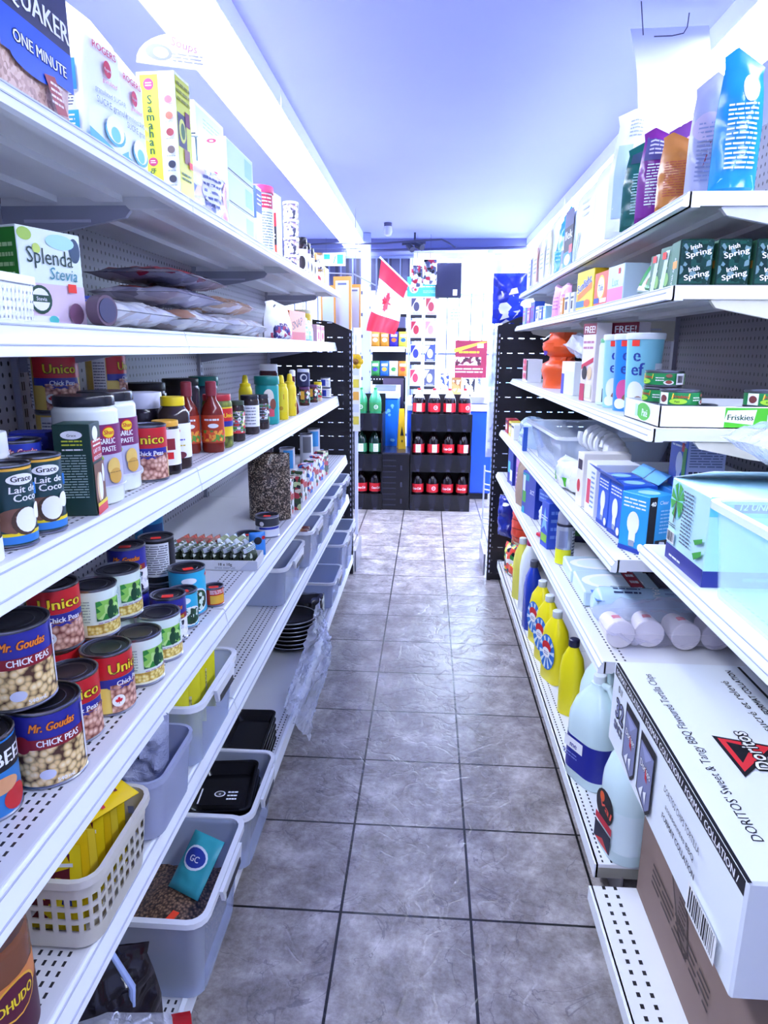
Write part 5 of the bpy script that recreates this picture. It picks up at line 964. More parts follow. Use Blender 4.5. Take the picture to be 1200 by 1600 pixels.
place('laundry_box', 'orange laundry detergent box with a blue and yellow roundel', 'detergent', pack2(.13, .07, .10, '#ee6a4a', [('e', 0, .055, .036, .036, c('#f8d84a')), ('e', 0, .055, .03, .03, c('#f4f6fb')), ('t', 'Tide', 0, .045, .026, c('#2a3fa8'), {'bold': 1}), ('r', -.06, .01, -.01, .025, c('#2a4fb8')), ('r', .0, .01, .06, .022, WH)]), (.55, 2.19, Z2), R(-86), GR2)
place('laundry_box', 'yellow laundry powder box with blue slanted lettering', 'detergent', pack2(.17, .05, .125, '#f2dc2a', [('t', 'Sunlight', -.005, .07, .036, c('#2a3fa8'), {'bold': 1, 'w': .14, 'rot': 12, 'out': WH}), ('p', [(-.07, .05), (.07, .085), (.07, .065), (-.07, .03)], c('#f08a3a')), ('r', -.08, .01, .0, .03, c('#4a8ad0')), ('e', .03, .02, .03, .012, c('#f0703a'))], [('r', -.02, .0, .02, .12, WH)]), (.535, 2.39, Z2), R(-84), GR2)
place('dark_red_box', 'stacked dark red carton in the shade behind the laundry boxes', 'box', box(.22, .12, .11, c('#7a1f36', .5), {'F': [('l', -.1, .01, .0, .1, 6, c('#a23a50'))], 'L': [('l', -.05, .01, .05, .1, 4, c('#a04a5a'))]}), (.76, 1.97, Z2), R(-90))
for i, (Y, h, lb) in enumerate(((2.86, .13, 'pink pouch standing nearer of two behind the yellow laundry box'), (3.02, .14, 'pink pouch standing farther of two behind the yellow laundry box'))):
    place('pink_pouch', lb, 'pouch', bag(.09, h, .03, c('#eaa0d4', .3), [('l', -.02, .03, .02, .09, 4, c('#c86ab0'))], 30+i, .004), (.54, Y, Z2), R(-70), GR2)
for i, (Y, w, h, colr, ac, lb) in enumerate(((2.56, .05, .07, '#dfe4ee', '#20202e', 'grey and black small box next to the yellow laundry box'), (2.66, .07, .075, '#f4f5fa', '#4a4a6a', 'white small box with a ring print on the second right shelf'), (2.76, .05, .065, '#eda04a', '#f4e6d0', 'small orange carton before the pink pouches'), (3.16, .06, .06, '#a8dcf0', '#f4f6fa', 'pale aqua small box beyond the pink pouches'), (3.26, .06, .06, '#3a5ad0', '#f4f6fa', 'blue and white small box beyond the pink pouches'), (3.37, .07, .07, '#f4f6fa', '#3a6ad8', 'white small box with blue corner farther along'), (3.52, .1, .1, '#3a62cc', '#8a3a9a', 'blue carton with a purple patch toward the far end'), (3.66, .08, .08, '#b05a9a', '#d8d0ee', 'purple and pink box second from the far end'), (3.82, .08, .09, '#a8c8f0', '#c87ab8', 'light blue box at the far end of the second right shelf'))):
    place('small_box', lb, 'box', pack2(w, .05, h, colr, [('r', -w*.3, h*.2, w*.2, h*.6, c(ac)), ('r', -w*.4, h*.7, w*.4, h*.8, c(ac))]), (.53, Y, Z2), R(-88), 'small boxes on the second right shelf')
# ---- third shelf: cat food, wafers
Z3 = 1.2367; GR3 = 'flat green pet food tins'
FRG = c('#1d8a4a', .35)
def ftin():
    r, h = .0415, .037
    return can(r, h, FRG, [('r', -.055, .006, -.03, .031, WH), ('e', -.042, .018, .009, .008, c('#7a3a3a')), ('p', [(-.022, .018), (.014, .018), (.016, .03), (-.02, .03)], c('#f4d84a')), ('t', 'Friskies', -.003, .0205, .0085, c('#d0302a'), {'bold': 1, 'w': .032}), ('e', -.008, .013, .018, .006, c('#a6dc3a')), ('t', 'Paté', -.01, .0105, .006, c('#1d6a2a'), {'bold': 1}),
        ('l', .022, .013, .04, .024, 2, WH), ('e', .05, .026, .007, .004, c('#9a5a4a')), ('e', .05, .011, .011, .005, WH), ('e', .05, .012, .007, .004, c('#a04a3a')), ('r', .066, .006, .09, .031, WH), ('bar', .068, .008, .086, .028), ('r', .092, .006, .12, .031, c('#a8d8a0')), ('l', .094, .008, .118, .029, 6, c('#3a6a4a'))])
FT = ftin()
def ftray():
    X0_, X1_, Y0_, Y1_, H_ = .497, .80, 1.495, 1.76, .046; K = c('#f3f5fa', .5); m = MB()
    m.box(X0_, X1_, Y0_, Y1_, 0, .002, K); m.box(X0_, X1_, Y0_, Y0_+.003, 0, H_, K); m.box(X0_, X1_, Y1_-.003, Y1_, 0, H_, K); m.box(X0_, X0_+.003, Y0_, Y1_, 0, H_, K); m.box(X1_-.003, X1_, Y0_, Y1_, 0, H_, K)
    xc, yc = (X0_+X1_)/2, (Y0_+Y1_)/2; SF = lambda u, v, o=0: (xc+u, Y0_-o, v); SL = lambda u, v, o=0: (X0_-o, yc-u, v)
    prt(m, SF, [('r', -.015, .002, .15, .044, c('#4fc02e', .4)), ('p', [(-.016, .014), (.045, .008), (.05, .04), (-.01, .038)], WH), ('t', 'Friskies', .017, .018, .017, c('#1d4a2a'), {'bold': 1, 'w': .055}), ('t', 'PATÉ', .1, .013, .025, WH, {'bold': 1})])
    prt(m, SL, [('e', .02, .024, .05, .02, c('#4fc02e', .4)), ('t', 'Paté', .03, .014, .024, WH, {'bold': 1}), ('r', -.04, .01, -.02, .038, c('#bfe6e0'))]); return m
place('pet_food_tray', 'white and green cardboard tray of pet food tins at the third right shelf corner', 'tray', ftray, (0, 0, Z3))
q = [(.545, 1.555), (.634, 1.555), (.723, 1.555), (.5455, 1.644), (.635, 1.65)]
for i, (x, y) in enumerate(q): place('pet_food_tin', 'flat green pet food tin down inside the cardboard tray, %s from the aisle' % ORD[i], 'pet food tin', FT, (x, y, Z3+.003), R(-40+i*23), GR3, 'ft')
place('pet_food_tin', 'flat green pet food tin on top at the near corner of the tray', 'pet food tin', FT, (.556, 1.553, Z3+.0415), R(-12), GR3, 'ft')
place('pet_food_tin', 'flat green pet food tin on the tray at the right photo edge', 'pet food tin', FT, (.738, 1.552, Z3+.0415), R(0), GR3, 'ft')
place('pet_food_tin', 'flat green pet food tin under another, behind the corner tin', 'pet food tin', FT, (.5465, 1.644, Z3+.0415), R(-75), GR3, 'ft')
place('pet_food_tin', 'flat green pet food tin topping the stack of three behind the corner', 'pet food tin', FT, (.549, 1.648, Z3+.0795), R(-72), GR3, 'ft')
CUPB = {}
def wafer(base, acc, turn=0):
    r, h = .045, .205
    def f():
        b = MB(); b.lathe([(r*.82, 0), (r*.84, .004), (r, h-.016)], c(base, .3), 28); S = lambda u, v, o=0: (((r*(.83+.17*v/h))+o+.0006)*sin(u/r), -((r*(.83+.17*v/h))+o+.0006)*cos(u/r), v)
        prt(b, S, [('t', 'e', .0, .135, .045, c('#1f3fa0'), {'bold': 1}), ('t', 'ef', .004, .1, .045, c('#1f3fa0'), {'bold': 1}), ('e', .0, .055, .025, .03, c(acc)), ('e', .012, .03, .016, .018, c('#9a6a50')), ('e', -.01, .02, .02, .014, WH), ('r', .05, .06, .085, .13, c('#dfe4ee')), ('bar', .054, .065, .08, .12)], .006)
        l = MB(); l.lathe([(r*1.05, h-.016), (r*1.07, h-.012), (r*1.07, h-.002), (r*1.02, h), (.001, h-.001)], c('#eef4fa', .3), 28)
        g = MB(); g.grid(lambda u, v, o=0: S(u, v, .002), -.014, .006, .172, .187, 3, 1, REDTAG); return [P('tub_body', b), P('lid', l), P('price_sticker', g)]
    return f
for i, (u, v, base, acc, lb) in enumerate(((1016, 655, '#86cfe0', '#f4f6fa', 'teal wafer tub with a white lid nearest the stacked pet food tins'), (984, 658, '#2f8fe6', '#e85a9a', 'bright blue wafer tub, second behind the pet food tray'), (968, 660, '#9ad4f0', '#f4f6fa', 'pale blue wafer tub, third behind the pet food tray'))):
    X, Y = ((.552, 1.82), (.548, 1.922), (.545, 2.024))[i]; place('wafer_tub', lb, 'tub', wafer(base, acc), (X, Y, Z3), tocam((X, Y), (-25, -18, -18)[i]), 'wafer tubs on the third right shelf')
def milkbag(w=.11, h=.245):
    return box(w, .05, h, c('#f0e6ec', .4), {'F': [('r', -w/2, h-.035, w/2, h, c('#8a1a38')), ('t', 'FREE!', .0, h-.03, .03, WH, {'bold': 1, 'w': .09}), ('l', -.045, .16, .045, .195, 2, c('#c07a9a')), ('p', [(-.05, .1), (.05, .125), (.05, .14), (-.05, .115)], c('#d0304a')), ('e', -.02, .09, .022, .022, c('#2a2028')), ('e', .025, .09, .02, .022, c('#e6c79a')), ('r', -.05, .0, -.01, .055, c('#c23a5a')), ('r', -.005, .01, .05, .055, c('#e6e2c0'))], 'L': [('r', -.025, h-.035, .025, h, c('#3a1a24')), ('t', 'FREE!', 0, h-.028, .018, WH, {'bold': 1, 'w': .044}), ('l', -.02, .02, .02, .19, 12, c('#c08a9a'))]}, .002)
place('bonus_carton', 'tall pink and white carton with FREE in a crimson band', 'carton', milkbag(), (.535, 2.27, Z3), R(-82), 'cartons with a FREE band')
place('bonus_carton', 'tall carton with a FREE band, inner one toward the pegboard', 'carton', milkbag(), (.62, 2.20, Z3), R(-60), 'cartons with a FREE band')
place('green_tea_tub', 'slim green and white tub squeezed beside the wafer tubs', 'tub', jar(.036, .195, .012, c('#d8ecdc', .3), c('#6ac08a'), c('#e8f0f4'), [('e', 0, .1, .02, .03, GREENS), ('r', -.02, .01, .03, .05, c('#1d4a5a'))], (.05, .9)), (.545, 2.115, Z3), tocam((.54, 2.12)))
place('white_carton', 'plain white carton with a royal blue corner under a clear bag', 'carton', box(.17, .09, .12, c('#f0f6f6', .4), {'F': [('r', -.085, .0, -.045, .075, c('#3a3fc0')), ('r', -.04, .005, .08, .085, c('#e2f6f0'))], 'L': [('r', -.03, .0, .03, .06, c('#4a6ad8'))]}), (.56, 2.60, Z3), R(-86))
place('plastic_bag', 'crumpled clear bag lying over the plain white carton', 'plastic bag', bag(.2, .14, .07, WRAP, [], 40, .02, 'pillow', nx=22, ny=18), (.525, 2.60, Z3+.165), 0, rot=(R(-75), R(10), R(-80)))
def ragbag():
    m = MB(); K = c('#ee5a22', .35); L = []
    for k in range(17):
        z = .235*k/16; s = .062*(1.1-.25*sin(k*.9)*.4)*(1 if k < 14 else .75); s *= (.72 if k in (8, 9) else 1)
        L.append([(s*1.3*cos(a*pi/12)+.01*noise.noise(Vector((a*.8, k*.7, 1))), s*cos(0)*sin(a*pi/12)+.012*noise.noise(Vector((a*.9, k*.8, 5))), z+.006*noise.noise(Vector((a, k, 0)))) for a in range(24)])
    m.loft(L, K); prt(m, lambda u, v, o=0: (u, -.066-o, v), [('e', -.03, .15, .012, .012, c('#5a3aa8')), ('p', [(-.05, .2), (.0, .225), (.0, .23), (-.05, .206)], WH), ('p', [(-.04, .07), (.04, .075), (.04, .078), (-.04, .073)], WH)]); return m
place('orange_pack', 'tall bulging orange wrapped pack on the third right shelf', 'pack', ragbag, (.575, 3.05, Z3), R(-60))
place('small_box', 'white box with rows of pink fruit prints ending the third right shelf', 'box', box(.16, .07, .115, c('#eef0f6', .4), {'F': [('e', x, z, .016, .018, c('#c8324a' if (i_+j_) % 2 else '#e0607a')) for i_, x in enumerate((-.055, -.018, .02)) for j_, z in enumerate((.03, .07, .1))] + [('r', .045, .01, .07, .11, INK)]}), (.535, 3.62, Z3), R(-88))
# ---- fourth shelf: bulbs
Z4 = .9407; GR4 = 'light bulb boxes'
BB = c('#2a8ad6', .35)
def bulbbox(col, w=.075, d=.075, h=.125, blk=False, open_=False):
    bulbp = [('e', 0, h*.5, w*.22, h*.2, WH), ('r', -w*.12, h*.18, w*.12, h*.4, WH), ('r', -w*.1, h*.1, w*.1, h*.2, c('#9aa0b0'))]
    F = [('r', -w*.48, h*.7, w*.48, h*.97, c(col)), ('l', -w*.4, h*.74, w*.4, h*.93, 3, WH)] + bulbp + [('r', -w*.48, 0, w*.48, h*.08, c('#1a3aa0')), ('e', w*.36, h*.12, w*.12, w*.12, WH)]
    ex = None
    if open_:
        def ex():
            o_ = []
            for sg in (-1, 1):
                m = MB(); m.loft([[(x, sg*d/2, h+.0015), (x, sg*(d/2+.03), h+.026), (x, sg*(d/2+.031), h+.025), (x, sg*(d/2+.001), h+.0005)] for x in (-w/2, w/2)], c(col if sg < 0 else '#5fb0ea'), smooth=False); o_.append(P('flap', m))
            return o_
    L = [('r', -d/2+.001, .001, -d*.2, h-.001, INK), ('t', '40', -d*.34, h*.84, .015, WH, {'bold': 1}), ('r', -d*.17, h*.02, d*.48, h*.25, speckle('bulb_side_print', ['#1c1c26', '#e9e9f0', '#3a3a46'], 60)), ('t', 'Clear', d*.05, h*.86, .012, WH), ('l', -d*.05, h*.35, d*.4, h*.78, 7, c('#9fd0f4'))] if blk else [('l', -d*.4, h*.1, d*.4, h*.9, 12, c('#bcd8f4'))]
    return box(w, d, h, c(col, .35), {'F': F, 'R': L, 'L': [('l', -d*.4, h*.1, d*.4, h*.9, 9, c('#bcd8f4'))], 'T': [('e', 0, 0, w*.3, d*.3, c('#9fd6f4'))]}, .0015, ex)
place('bulb_box', 'light blue bulb box with a black strip reading 40 at the shelf corner', 'bulb box', bulbbox('#2fa0e0', .085, .08, .138, True), (.515, 1.565, Z4), R(-62), GR4)
place('bulb_box', 'royal blue bulb box with open flaps, first behind the corner box', 'bulb box', bulbbox('#2a5ed0', .085, .085, .135, False, True), (.520, 1.70, Z4), R(-84), GR4)
place('bulb_box', 'royal blue bulb box with open flaps, second behind the corner box', 'bulb box', bulbbox('#2a5ed0', .085, .085, .135, False, True), (.515, 1.80, Z4), R(-86), GR4)
place('bulb_box', 'blue bulb box with grey text side standing raised against the upper shelf', 'bulb box', box(.09, .10, .124, c('#2a5cc8', .35), {'L': [('l', -.04, .095, .04, .118, 2, WH), ('e', .01, .06, .02, .028, WH), ('r', .0, .02, .02, .05, WH), ('r', .03, .02, .05, .1, c('#5aa84a')), ('r', .02, .09, .035, .11, RED)], 'F': [('r', -.044, .002, .044, .122, c('#a4abd6')), ('l', -.038, .055, .038, .118, 10, c('#5a628c')), ('l', -.038, .01, .03, .05, 3, c('#20243c'))]}), (.645, 1.645, Z4+.137), R(2), GR4)
place('bulb_box', 'box lying under the raised blue bulb box', 'bulb box', box(.13, .12, .135, c('#2c7cc8', .4), {'F': [('l', -.05, .02, .05, .12, 5, c('#9ad0f0'))]}), (.645, 1.655, Z4), R(3), GR4)
place('white_box', 'white box with pink and red print behind the bulb boxes', 'box', box(.085, .12, .15, c('#f3f4fa', .45), {'F': [('r', -.03, .03, .0, .1, c('#e8506a')), ('l', .005, .02, .035, .13, 8, c('#7a9ac8'))]}), (.525, 1.92, Z4), R(-86))
place('white_box', 'white box with a large red round sticker next to the clear bulb bag', 'box', box(.06, .14, .16, c('#f1ece8', .45), {'F': [('e', -.005, .06, .016, .02, RED), ('r', -.02, .11, .02, .14, c('#3a2a3a'))]}), (.53, 2.04, Z4), R(-86))
for i in range(3): place('lamp_carton', ('flat white lamp carton at the bottom of the pile', 'flat white lamp carton in the middle of the pile', 'flat white lamp carton on top of the pile')[i]+' behind the white boxes', 'box', box(.25, .16, .045, c('#eceef6', .45), {'F': [('r', -.1, .01, .1, .035, c('#cfd4e8')), ('r', -.1, .0, .1, .004, c('#3a3038'))]}), (.735, 1.94, Z4+i*.0465), R(-4+2*i), 'white lamp cartons')
place('storage_bin', 'large clear bin full of spiral bulbs on the fourth right shelf', 'bin', bin_(.40, .62, .155, plastic('clear_bin_plastic', '#e4ecf8', .6, .08, '#f4f8ff'), .84, .014, .003, False, name='bin', rimm=plastic('clear_bin_rim', '#f4f8ff', .3, .1)), (.665, 2.76, Z4), R(2))
def spiral():
    m = MB(); pts = [(.022*cos(a*.5), .022*sin(a*.5), .045+.0016*a) for a in range(0, 52)]; m.tube(pts, .0055, c('#f4f6fc', .25), 6)
    b = MB(); b.lathe([(.008, 0), (.013, .004), (.013, .022), (.021, .026), (.021, .042)], WH, 14); return [P('spiral_tube', m), P('bulb_base', b)]
rnd = random.Random(4); SPI = spiral()
for i in range(9):
    place('spiral_bulb', 'white spiral bulb lying in the large clear bin, %s counted from the near side' % ORD[i], 'light bulb', SPI, (.56+.1*(i % 3), 2.69+.145*(i//3), Z4+.038), 0, 'spiral bulbs in the clear bin', 'spi', rot=(R(90), 0, R(rnd.uniform(-14, 14))))
place('spiral_bulb', 'larger white spiral bulb lying on the pile by the lamp cartons', 'light bulb', spiral, (.64, 2.22, Z4+.13), 0, None, None, rot=(R(80), 0, R(200)), sc=1.7)
place('carton_pile', 'plain white box supporting the larger spiral bulb', 'box', box(.16, .14, .095, c('#e9edf6', .5)), (.66, 2.18, Z4), R(4))
place('bulb_bag', 'clear bag of white bulbs with green label squares on the fourth shelf', 'bag', bag(.26, .1, .11, speckle('bulb_bag_film', ['#eef2fa', '#f8fafe', '#d8e0ee', '#f2f6fc'], 22, .12), [('r', -.05, .03, -.03, .06, c('#4fc02e')), ('r', .04, .02, .06, .05, c('#4fc02e'))], 44, .014, 'pillow', nx=20, ny=12), (.50, 2.27, Z4), R(-84))
place('jug_bag', 'pale blue clear-wrapped packs bundled near the far end of the fourth right shelf', 'pack', bag(.3, .13, .14, plastic('blue_film_pack', '#c9def2', .25, .1, '#dfeefc', 30), [('r', -.12, .02, -.06, .1, c('#5a90d0'))], 46, .016, 'block'), (.53, 3.34, Z4), R(-86))
place('brush', 'royal blue handle brush hanging at the edge by the clear bin', 'brush', box(.03, .02, .11, c('#2a5cc0', .3), {'F': [('r', -.01, .08, .01, .1, WH)]}), (.452, 3.16, Z4), R(-90))
for i, (Y, colr, lb) in enumerate(((3.58, '#f0f0ea', 'white box before the yellow carton at the far end of the fourth shelf'), (3.70, '#e8d04a', 'small yellow-topped white box near the end of the fourth shelf'), (3.86, '#b0243a', 'dark red box at the far end of the fourth right shelf'))):
    place('small_box', lb, 'box', pack2(.09, .06, .08, colr, [('r', -.03, .02, .02, .05, WH), ('r', -.04, .06, .04, .07, c('#3a3a5a'))]), (.475, Y, Z4), R(-88), 'boxes at the end of the fourth right shelf')
place('orange_tube', 'orange bottle with a brown cap hanging beneath the third right shelf', 'bottle', bottle([(.03, 0), (.035, .01), (.034, .12), (.028, .14)], c('#e8552a', .3), [(.03, .14), (.03, .16)], c('#5a3a2a')), (.56, 3.20, Z4+.132), 0) if False else None
# ---- fifth shelf: bags, spray, laundry
Z5 = .6907; GR5 = 'boxes and bags on the fifth right shelf'
def spray():
    r = .03; b = MB(); b.lathe([(.028, 0), (r, .003), (r, .135), (.029, .14)], c('#c9cfe0', .2, .5)); y = MB(); y.lathe([(r+.0005, .004), (r+.0005, .055)], c('#f2f22a', .3), 28, False, False)
    prt(y, S_cyl(r+.0008), [('r', .025, .01, .05, .12, c('#e6e9f4')), ('l', .027, .015, .048, .115, 9, c('#4a4f70')), ('r', -.02, .062, .01, .12, c('#9aa2c4', .2, .4))], .006)
    k = MB(); k.lathe([(r+.0006, .134), (r+.0006, .142)], c('#23233a')); cp = MB(); cp.lathe([(.0285, .142), (.0285, .172), (.024, .184), (.001, .186)], c('#b4b6cc', .25, .4)); return [P('can_body', b), P('label', y), P('collar', k), P('cap', cp)]
place('spray_can', 'silver aerosol can with a bright yellow base on the fifth right shelf', 'spray can', spray, onr(880, 884, Z5, .03, .425), R(-15))
place('detergent_box', 'royal blue box with a white arrow and green patch beside the aerosol can', 'box', box(.075, .1, .17, c('#2c4fc8', .35), {'F': [('p', [(-.03, .06), (.0, .15), (.03, .06), (.0, .08)], c('#8fc8f0')), ('r', -.03, .02, .03, .05, c('#9ad04a')), ('l', -.03, .1, .03, .12, 2, WH)], 'R': [('l', -.04, .03, .04, .15, 4, c('#6a90e8'))], 'L': [('l', -.04, .03, .04, .15, 4, c('#6a90e8'))]}), (.485, 2.44, Z5), R(-80), GR5)
place('cleaner_pack', 'large navy and green pack lying back on the fifth shelf', 'pack', box(.2, .12, .12, c('#16204a', .3), {'F': [('t', 'SW', -.02, .085, .03, WH, {'bold': 1}), ('l', -.02, .075, .04, .085, 1, WH), ('r', -.1, .025, .1, .065, c('#2f7a2c')), ('e', .03, .045, .012, .012, c('#9ad04a')), ('l', -.09, .045, -.05, .062, 2, WH)]}), (.64, 2.55, Z5), R(-8), GR5)
place('stapler', 'small red plastic clip lying at the front of the fifth shelf', 'clip', lambda: MB().box(-.012, .012, -.03, .03, .001, .014, c('#d81f3a', .3), .003), (.455, 2.56, Z5), R(25))
place('cloth_bag', 'white bag of cloths beneath the blue packs', 'bag', bag(.13, .1, .07, c('#eef2fa', .35), [('e', .02, .05, .004, .004, INK)], 50, .014, 'pillow'), (.50, 2.68, Z5), R(-80), GR5)
place('tissue_pack', 'blue printed pack with a white flap above the white cloth bag', 'pack', box(.14, .12, .05, c('#2c56c4', .3), {'F': [('l', -.06, .01, .06, .04, 2, c('#8fb0f0'))], 'T': [('r', -.05, -.04, .0, .04, WH)], 'L': [('l', -.05, .01, .05, .04, 2, c('#8fb0f0'))]}), (.54, 2.70, Z5+.104), R(-75), GR5)
place('laundry_pack', 'tall royal blue pack lettered act with a teal top and a red dot', 'pack', box(.16, .11, .188, c('#1f38a8', .3), {'R': [('e', 0, .17, .01, .01, RED)], 'L': [('t', 'act', .0, .12, .05, WH, {'bold': 1, 'slant': .2})], 'F': [('r', -.075, .15, .0, .18, c('#2a9aa8')), ('t', 'act', .04, .1, .04, WH, {'slant': .2}), ('r', -.07, .05, -.03, .1, c('#5ab04a')), ('r', -.07, .1, -.04, .17, c('#d8e4f4')), ('r', -.07, .0, -.04, .03, c('#2fb0c8'))], 'B': [('t', 'act', 0, .12, .05, WH, {'slant': .2})]}), (.50, 2.93, Z5), R(-78), GR5)
def kraft(): 
    f = blockbag(.11, .085, .21, c('#a58a78', .7, noise_amt=.15), {'F': []}, 8, crink=.006); return f()
place('paper_bag', 'brown kraft paper bag standing beside the tall royal blue pack', 'paper bag', kraft, (.475, 3.12, Z5), R(-82), 'brown kraft bags')
place('paper_bag', 'brown kraft paper bag, open-topped, behind the first one', 'paper bag', kraft, (.50, 3.27, Z5), R(-70), 'brown kraft bags')
place('purple_pack', 'purple and lilac wrapped pack deep at the far end of the fifth shelf', 'pack', box(.14, .12, .23, c('#8a5ab8', .35), {'F': [('r', -.06, .12, .06, .16, c('#c98ad8')), ('l', -.05, .03, .05, .1, 3, WH)]}), (.53, 3.44, Z5), R(-84), GR5)
place('blue_pack', 'navy and aqua pack at the end of the fifth right shelf', 'pack', box(.12, .1, .2, c('#2a3c9a', .35), {'F': [('r', -.05, .06, .0, .12, c('#5ac8e0')), ('r', .0, .02, .05, .08, WH)]}), (.50, 3.64, Z5), R(-84), GR5)
# disposable tableware packs, lying flat
PL = c('#dff0fa', .3); 
def platepack(w, L, h, dark):
    def f():
        m = MB(); m.box(0, w*.5, 0, L, 0, h, c('#cfe6f4', .15), .004); prt(m, lambda u, v, o=0: (u, v, h+o), [('e', w*.22, L*.5, w*.2, L*.36, WH), ('e', w*.22, L*.5, w*.15, L*.26, c('#e4f2fa')), ('r', w*.32, 0.002, w*.40, L-.002, c('#b0243a')), ('r', w*.315, 0.002, w*.32, L-.002, INK), ('r', w*.40, 0.002, w*.405, L-.002, INK), ('l', w*.335, .01, w*.39, L-.01, 3, WH)])
        d = MB(); d.box(w*.5+.0005, w, 0, L, 0, h, c('#202238', .12), .004); prt(d, lambda u, v, o=0: (u, v, h+o), [('r', w*.52, .01, w*.68, L-.01, c('#5a5668', .3)), ('t', 'FOAM', w*.83, L*.6, .03, c('#6a7090'), {'rot': -12}), ('t', 'ASSIETTES', w*.83, L*.35, .03, c('#6a7090'), {'rot': -12, 'w': .09})])
        return [P('clear_half', d), P('printed_half', m)]
    return f
place('plate_pack', 'flat wrapped pack of white foam plates, far one with a crimson stripe', 'plate pack', platepack(.44, .16, .04, 0), (.455, 2.03, Z5+.001), R(-2), 'wrapped foam plates')
place('plate_pack', 'flat wrapped pack of white foam plates, near one with a crimson stripe and dark half', 'plate pack', platepack(.44, .19, .045, 0), (.452, 1.83, Z5+.001), R(-2), 'wrapped foam plates')
def papk():
    m = MB(); m.loft([[(x, .045*cos(a*pi/10)*s, .045+.045*sin(a*pi/10)*s) for a in range(20)] for x, s in ((0, .5), (.008, .85), (.02, 1), (.28, 1), (.3, .8))], c('#bcdcf2', .15)); S = lambda u, v, o=0: (.15+u, (.0455+o)*sin(v/.045), .045+(.0455+o)*cos(v/.045))
    prt(m, S, [('r', -.11, -.04, .1, .04, c('#e6f2fa')), ('r', -.02, -.04, .02, .045, INK), ('t', 'CE-PAK', .0, -.006, .026, WH, {'rot': -90, 'bold': 1, 'w': .075}), ('l', -.1, -.03, -.03, .03, 4, c('#2a3a6a')), ('l', .03, -.03, .09, .03, 4, c('#8aa0c8')), ('r', -.148, -.05, -.125, .05, c('#3a70c8'))], .01); return m
place('cutlery_pack', 'rounded pale blue pack with a black lettered band in front of the foam plates', 'pack', papk, (.452, 1.745, Z5+.001), R(-3))
place('cup_sleeve', 'dark wrapped sleeve behind the clear bagged cups', 'pack', box(.16, .16, .05, c('#23243c', .12), {'T': [('l', -.06, -.05, .06, .05, 4, c('#5a6088'))]}), (.852, 1.70, Z5), R(-4))
def cup():
    m = MB(); m.loft([[(r*cos(a*pi/9), y, .035+r*sin(a*pi/9)) for a in range(18)] for y, r in ((-.045, .034), (-.043, .036), (.04, .026), (.045, .025))], c('#f3ecf0', .35)); prt(m, lambda u, v, o=0: (.033*sin(u/.033)*1.0, v, .035+(.033-.0+o)*cos(u/.033)), [('r', -.012, -.02, .008, .0, c('#e0526a'))], .006); return m
CP = cup()
for i, (x, y, rz) in enumerate(((.475, 1.60, 4), (.553, 1.61, -5), (.631, 1.60, 4), (.709, 1.605, -3))):
    place('paper_cup', 'white paper cup in the clear crinkled bag, %s from the aisle' % ORD[i], 'cup', CP if False else cup, (x, y, Z5+.002), R(rz), 'bagged paper cups', 'pcup')
place('cup_bag', 'clear crinkled bag wrapped around the white paper cups', 'plastic bag', bag(.36, .17, .085, plastic('cup_bag_film', '#eeeaf8', .8, .04, '#fbfaff', 40), [], 61, .02, 'pillow', nx=26, ny=16), (.61, 1.69, Z5+.056), rot=(R(90), 0, R(2)))
# ---- base: bottles
ZB = .1359; GRB = 'bottles on the right base shelf'
def bleach(lab, h=.33, w=.155, d=.115, col='#d9f0f4', prints=()):
    def f():
        m = MB(); K = c(col, .25); L = []
        for z, s in ((0, .93), (.008, 1), (h*.55, 1), (h*.62, .97), (h*.74, .8), (h*.84, .52), (h*.9, .3), (h*.93, .24)): L.append(rr(w*s, d*max(s, .35), d*.42*s, z, 6))
        m.loft(L, K); cp = MB(); cp.lathe([(.019, h*.93), (.019, h), (.017, h+.002), (.001, h+.002)], c('#e9f2fa', .3), 20)
        hd = MB(); hd.tube([(w*.30, 0, h*.60), (w*.47, 0, h*.68), (w*.44, 0, h*.82), (w*.26, 0, h*.93), (w*.08, 0, h*.92)], [.013, .012, .012, .012, .011], K, 10)
        q = MB(); out = rr(w+.0012, d+.0012, d*.42, 0, 8); n_ = len(out); q.loft([[(x, y, z) for x, y, _ in out] for z in (h*.1, h*.42)], lab, False, False); prt(q, lambda u, v, o=0: (u, -d/2-.0012-o, v), prints); return [P('bottle_body', m), P('cap', cp), P('handle', hd), P('label', q)]
    return f
NVY = c('#1b2596', .35)
place('bleach_bottle', 'big white bleach jug with a wide navy label', 'bottle', bleach(NVY, .34, .165, .125, prints=[('p', [(-.06, .1), (.02, .1), (.02, .135), (-.06, .135)], WH), ('t', 'me', -.02, .107, .025, NVY, {'bold': 1}), ('l', -.06, .07, .0, .09, 2, c('#8a9ae0'))]), onr(915, 1235, ZB, .068, .445), R(-62), GRB)
place('bleach_bottle', 'white bleach jug with a black, red and orange label beside the big carton', 'bottle', bleach(c('#dceef4', .3), .35, .14, .125, prints=[('e', -.005, .13, .045, .045, INK), ('e', -.02, .15, .012, .014, c('#f0602a')), ('t', 'val', .0, .12, .03, c('#f05a4a'), {'bold': 1, 'w': .06, 'rot': -15}), ('r', -.045, .075, .04, .095, c('#c8203a')), ('p', [(-.045, .02), (.04, .02), (.04, .07), (-.045, .07)], c('#20203c')), ('p', [(-.04, .02), (.035, .02), (.0, .04)], RED)]), onr(973, 1352, ZB, .062, .445, .0), R(-78), GRB)
place('bleach_bottle', 'plain white jug half hidden behind the navy labelled jug', 'bottle', bleach(c('#d9eef4', .3), .35, .15, .12), (.575, 2.005, ZB), R(-82), GRB)
YB = c('#f8e81a', .28)
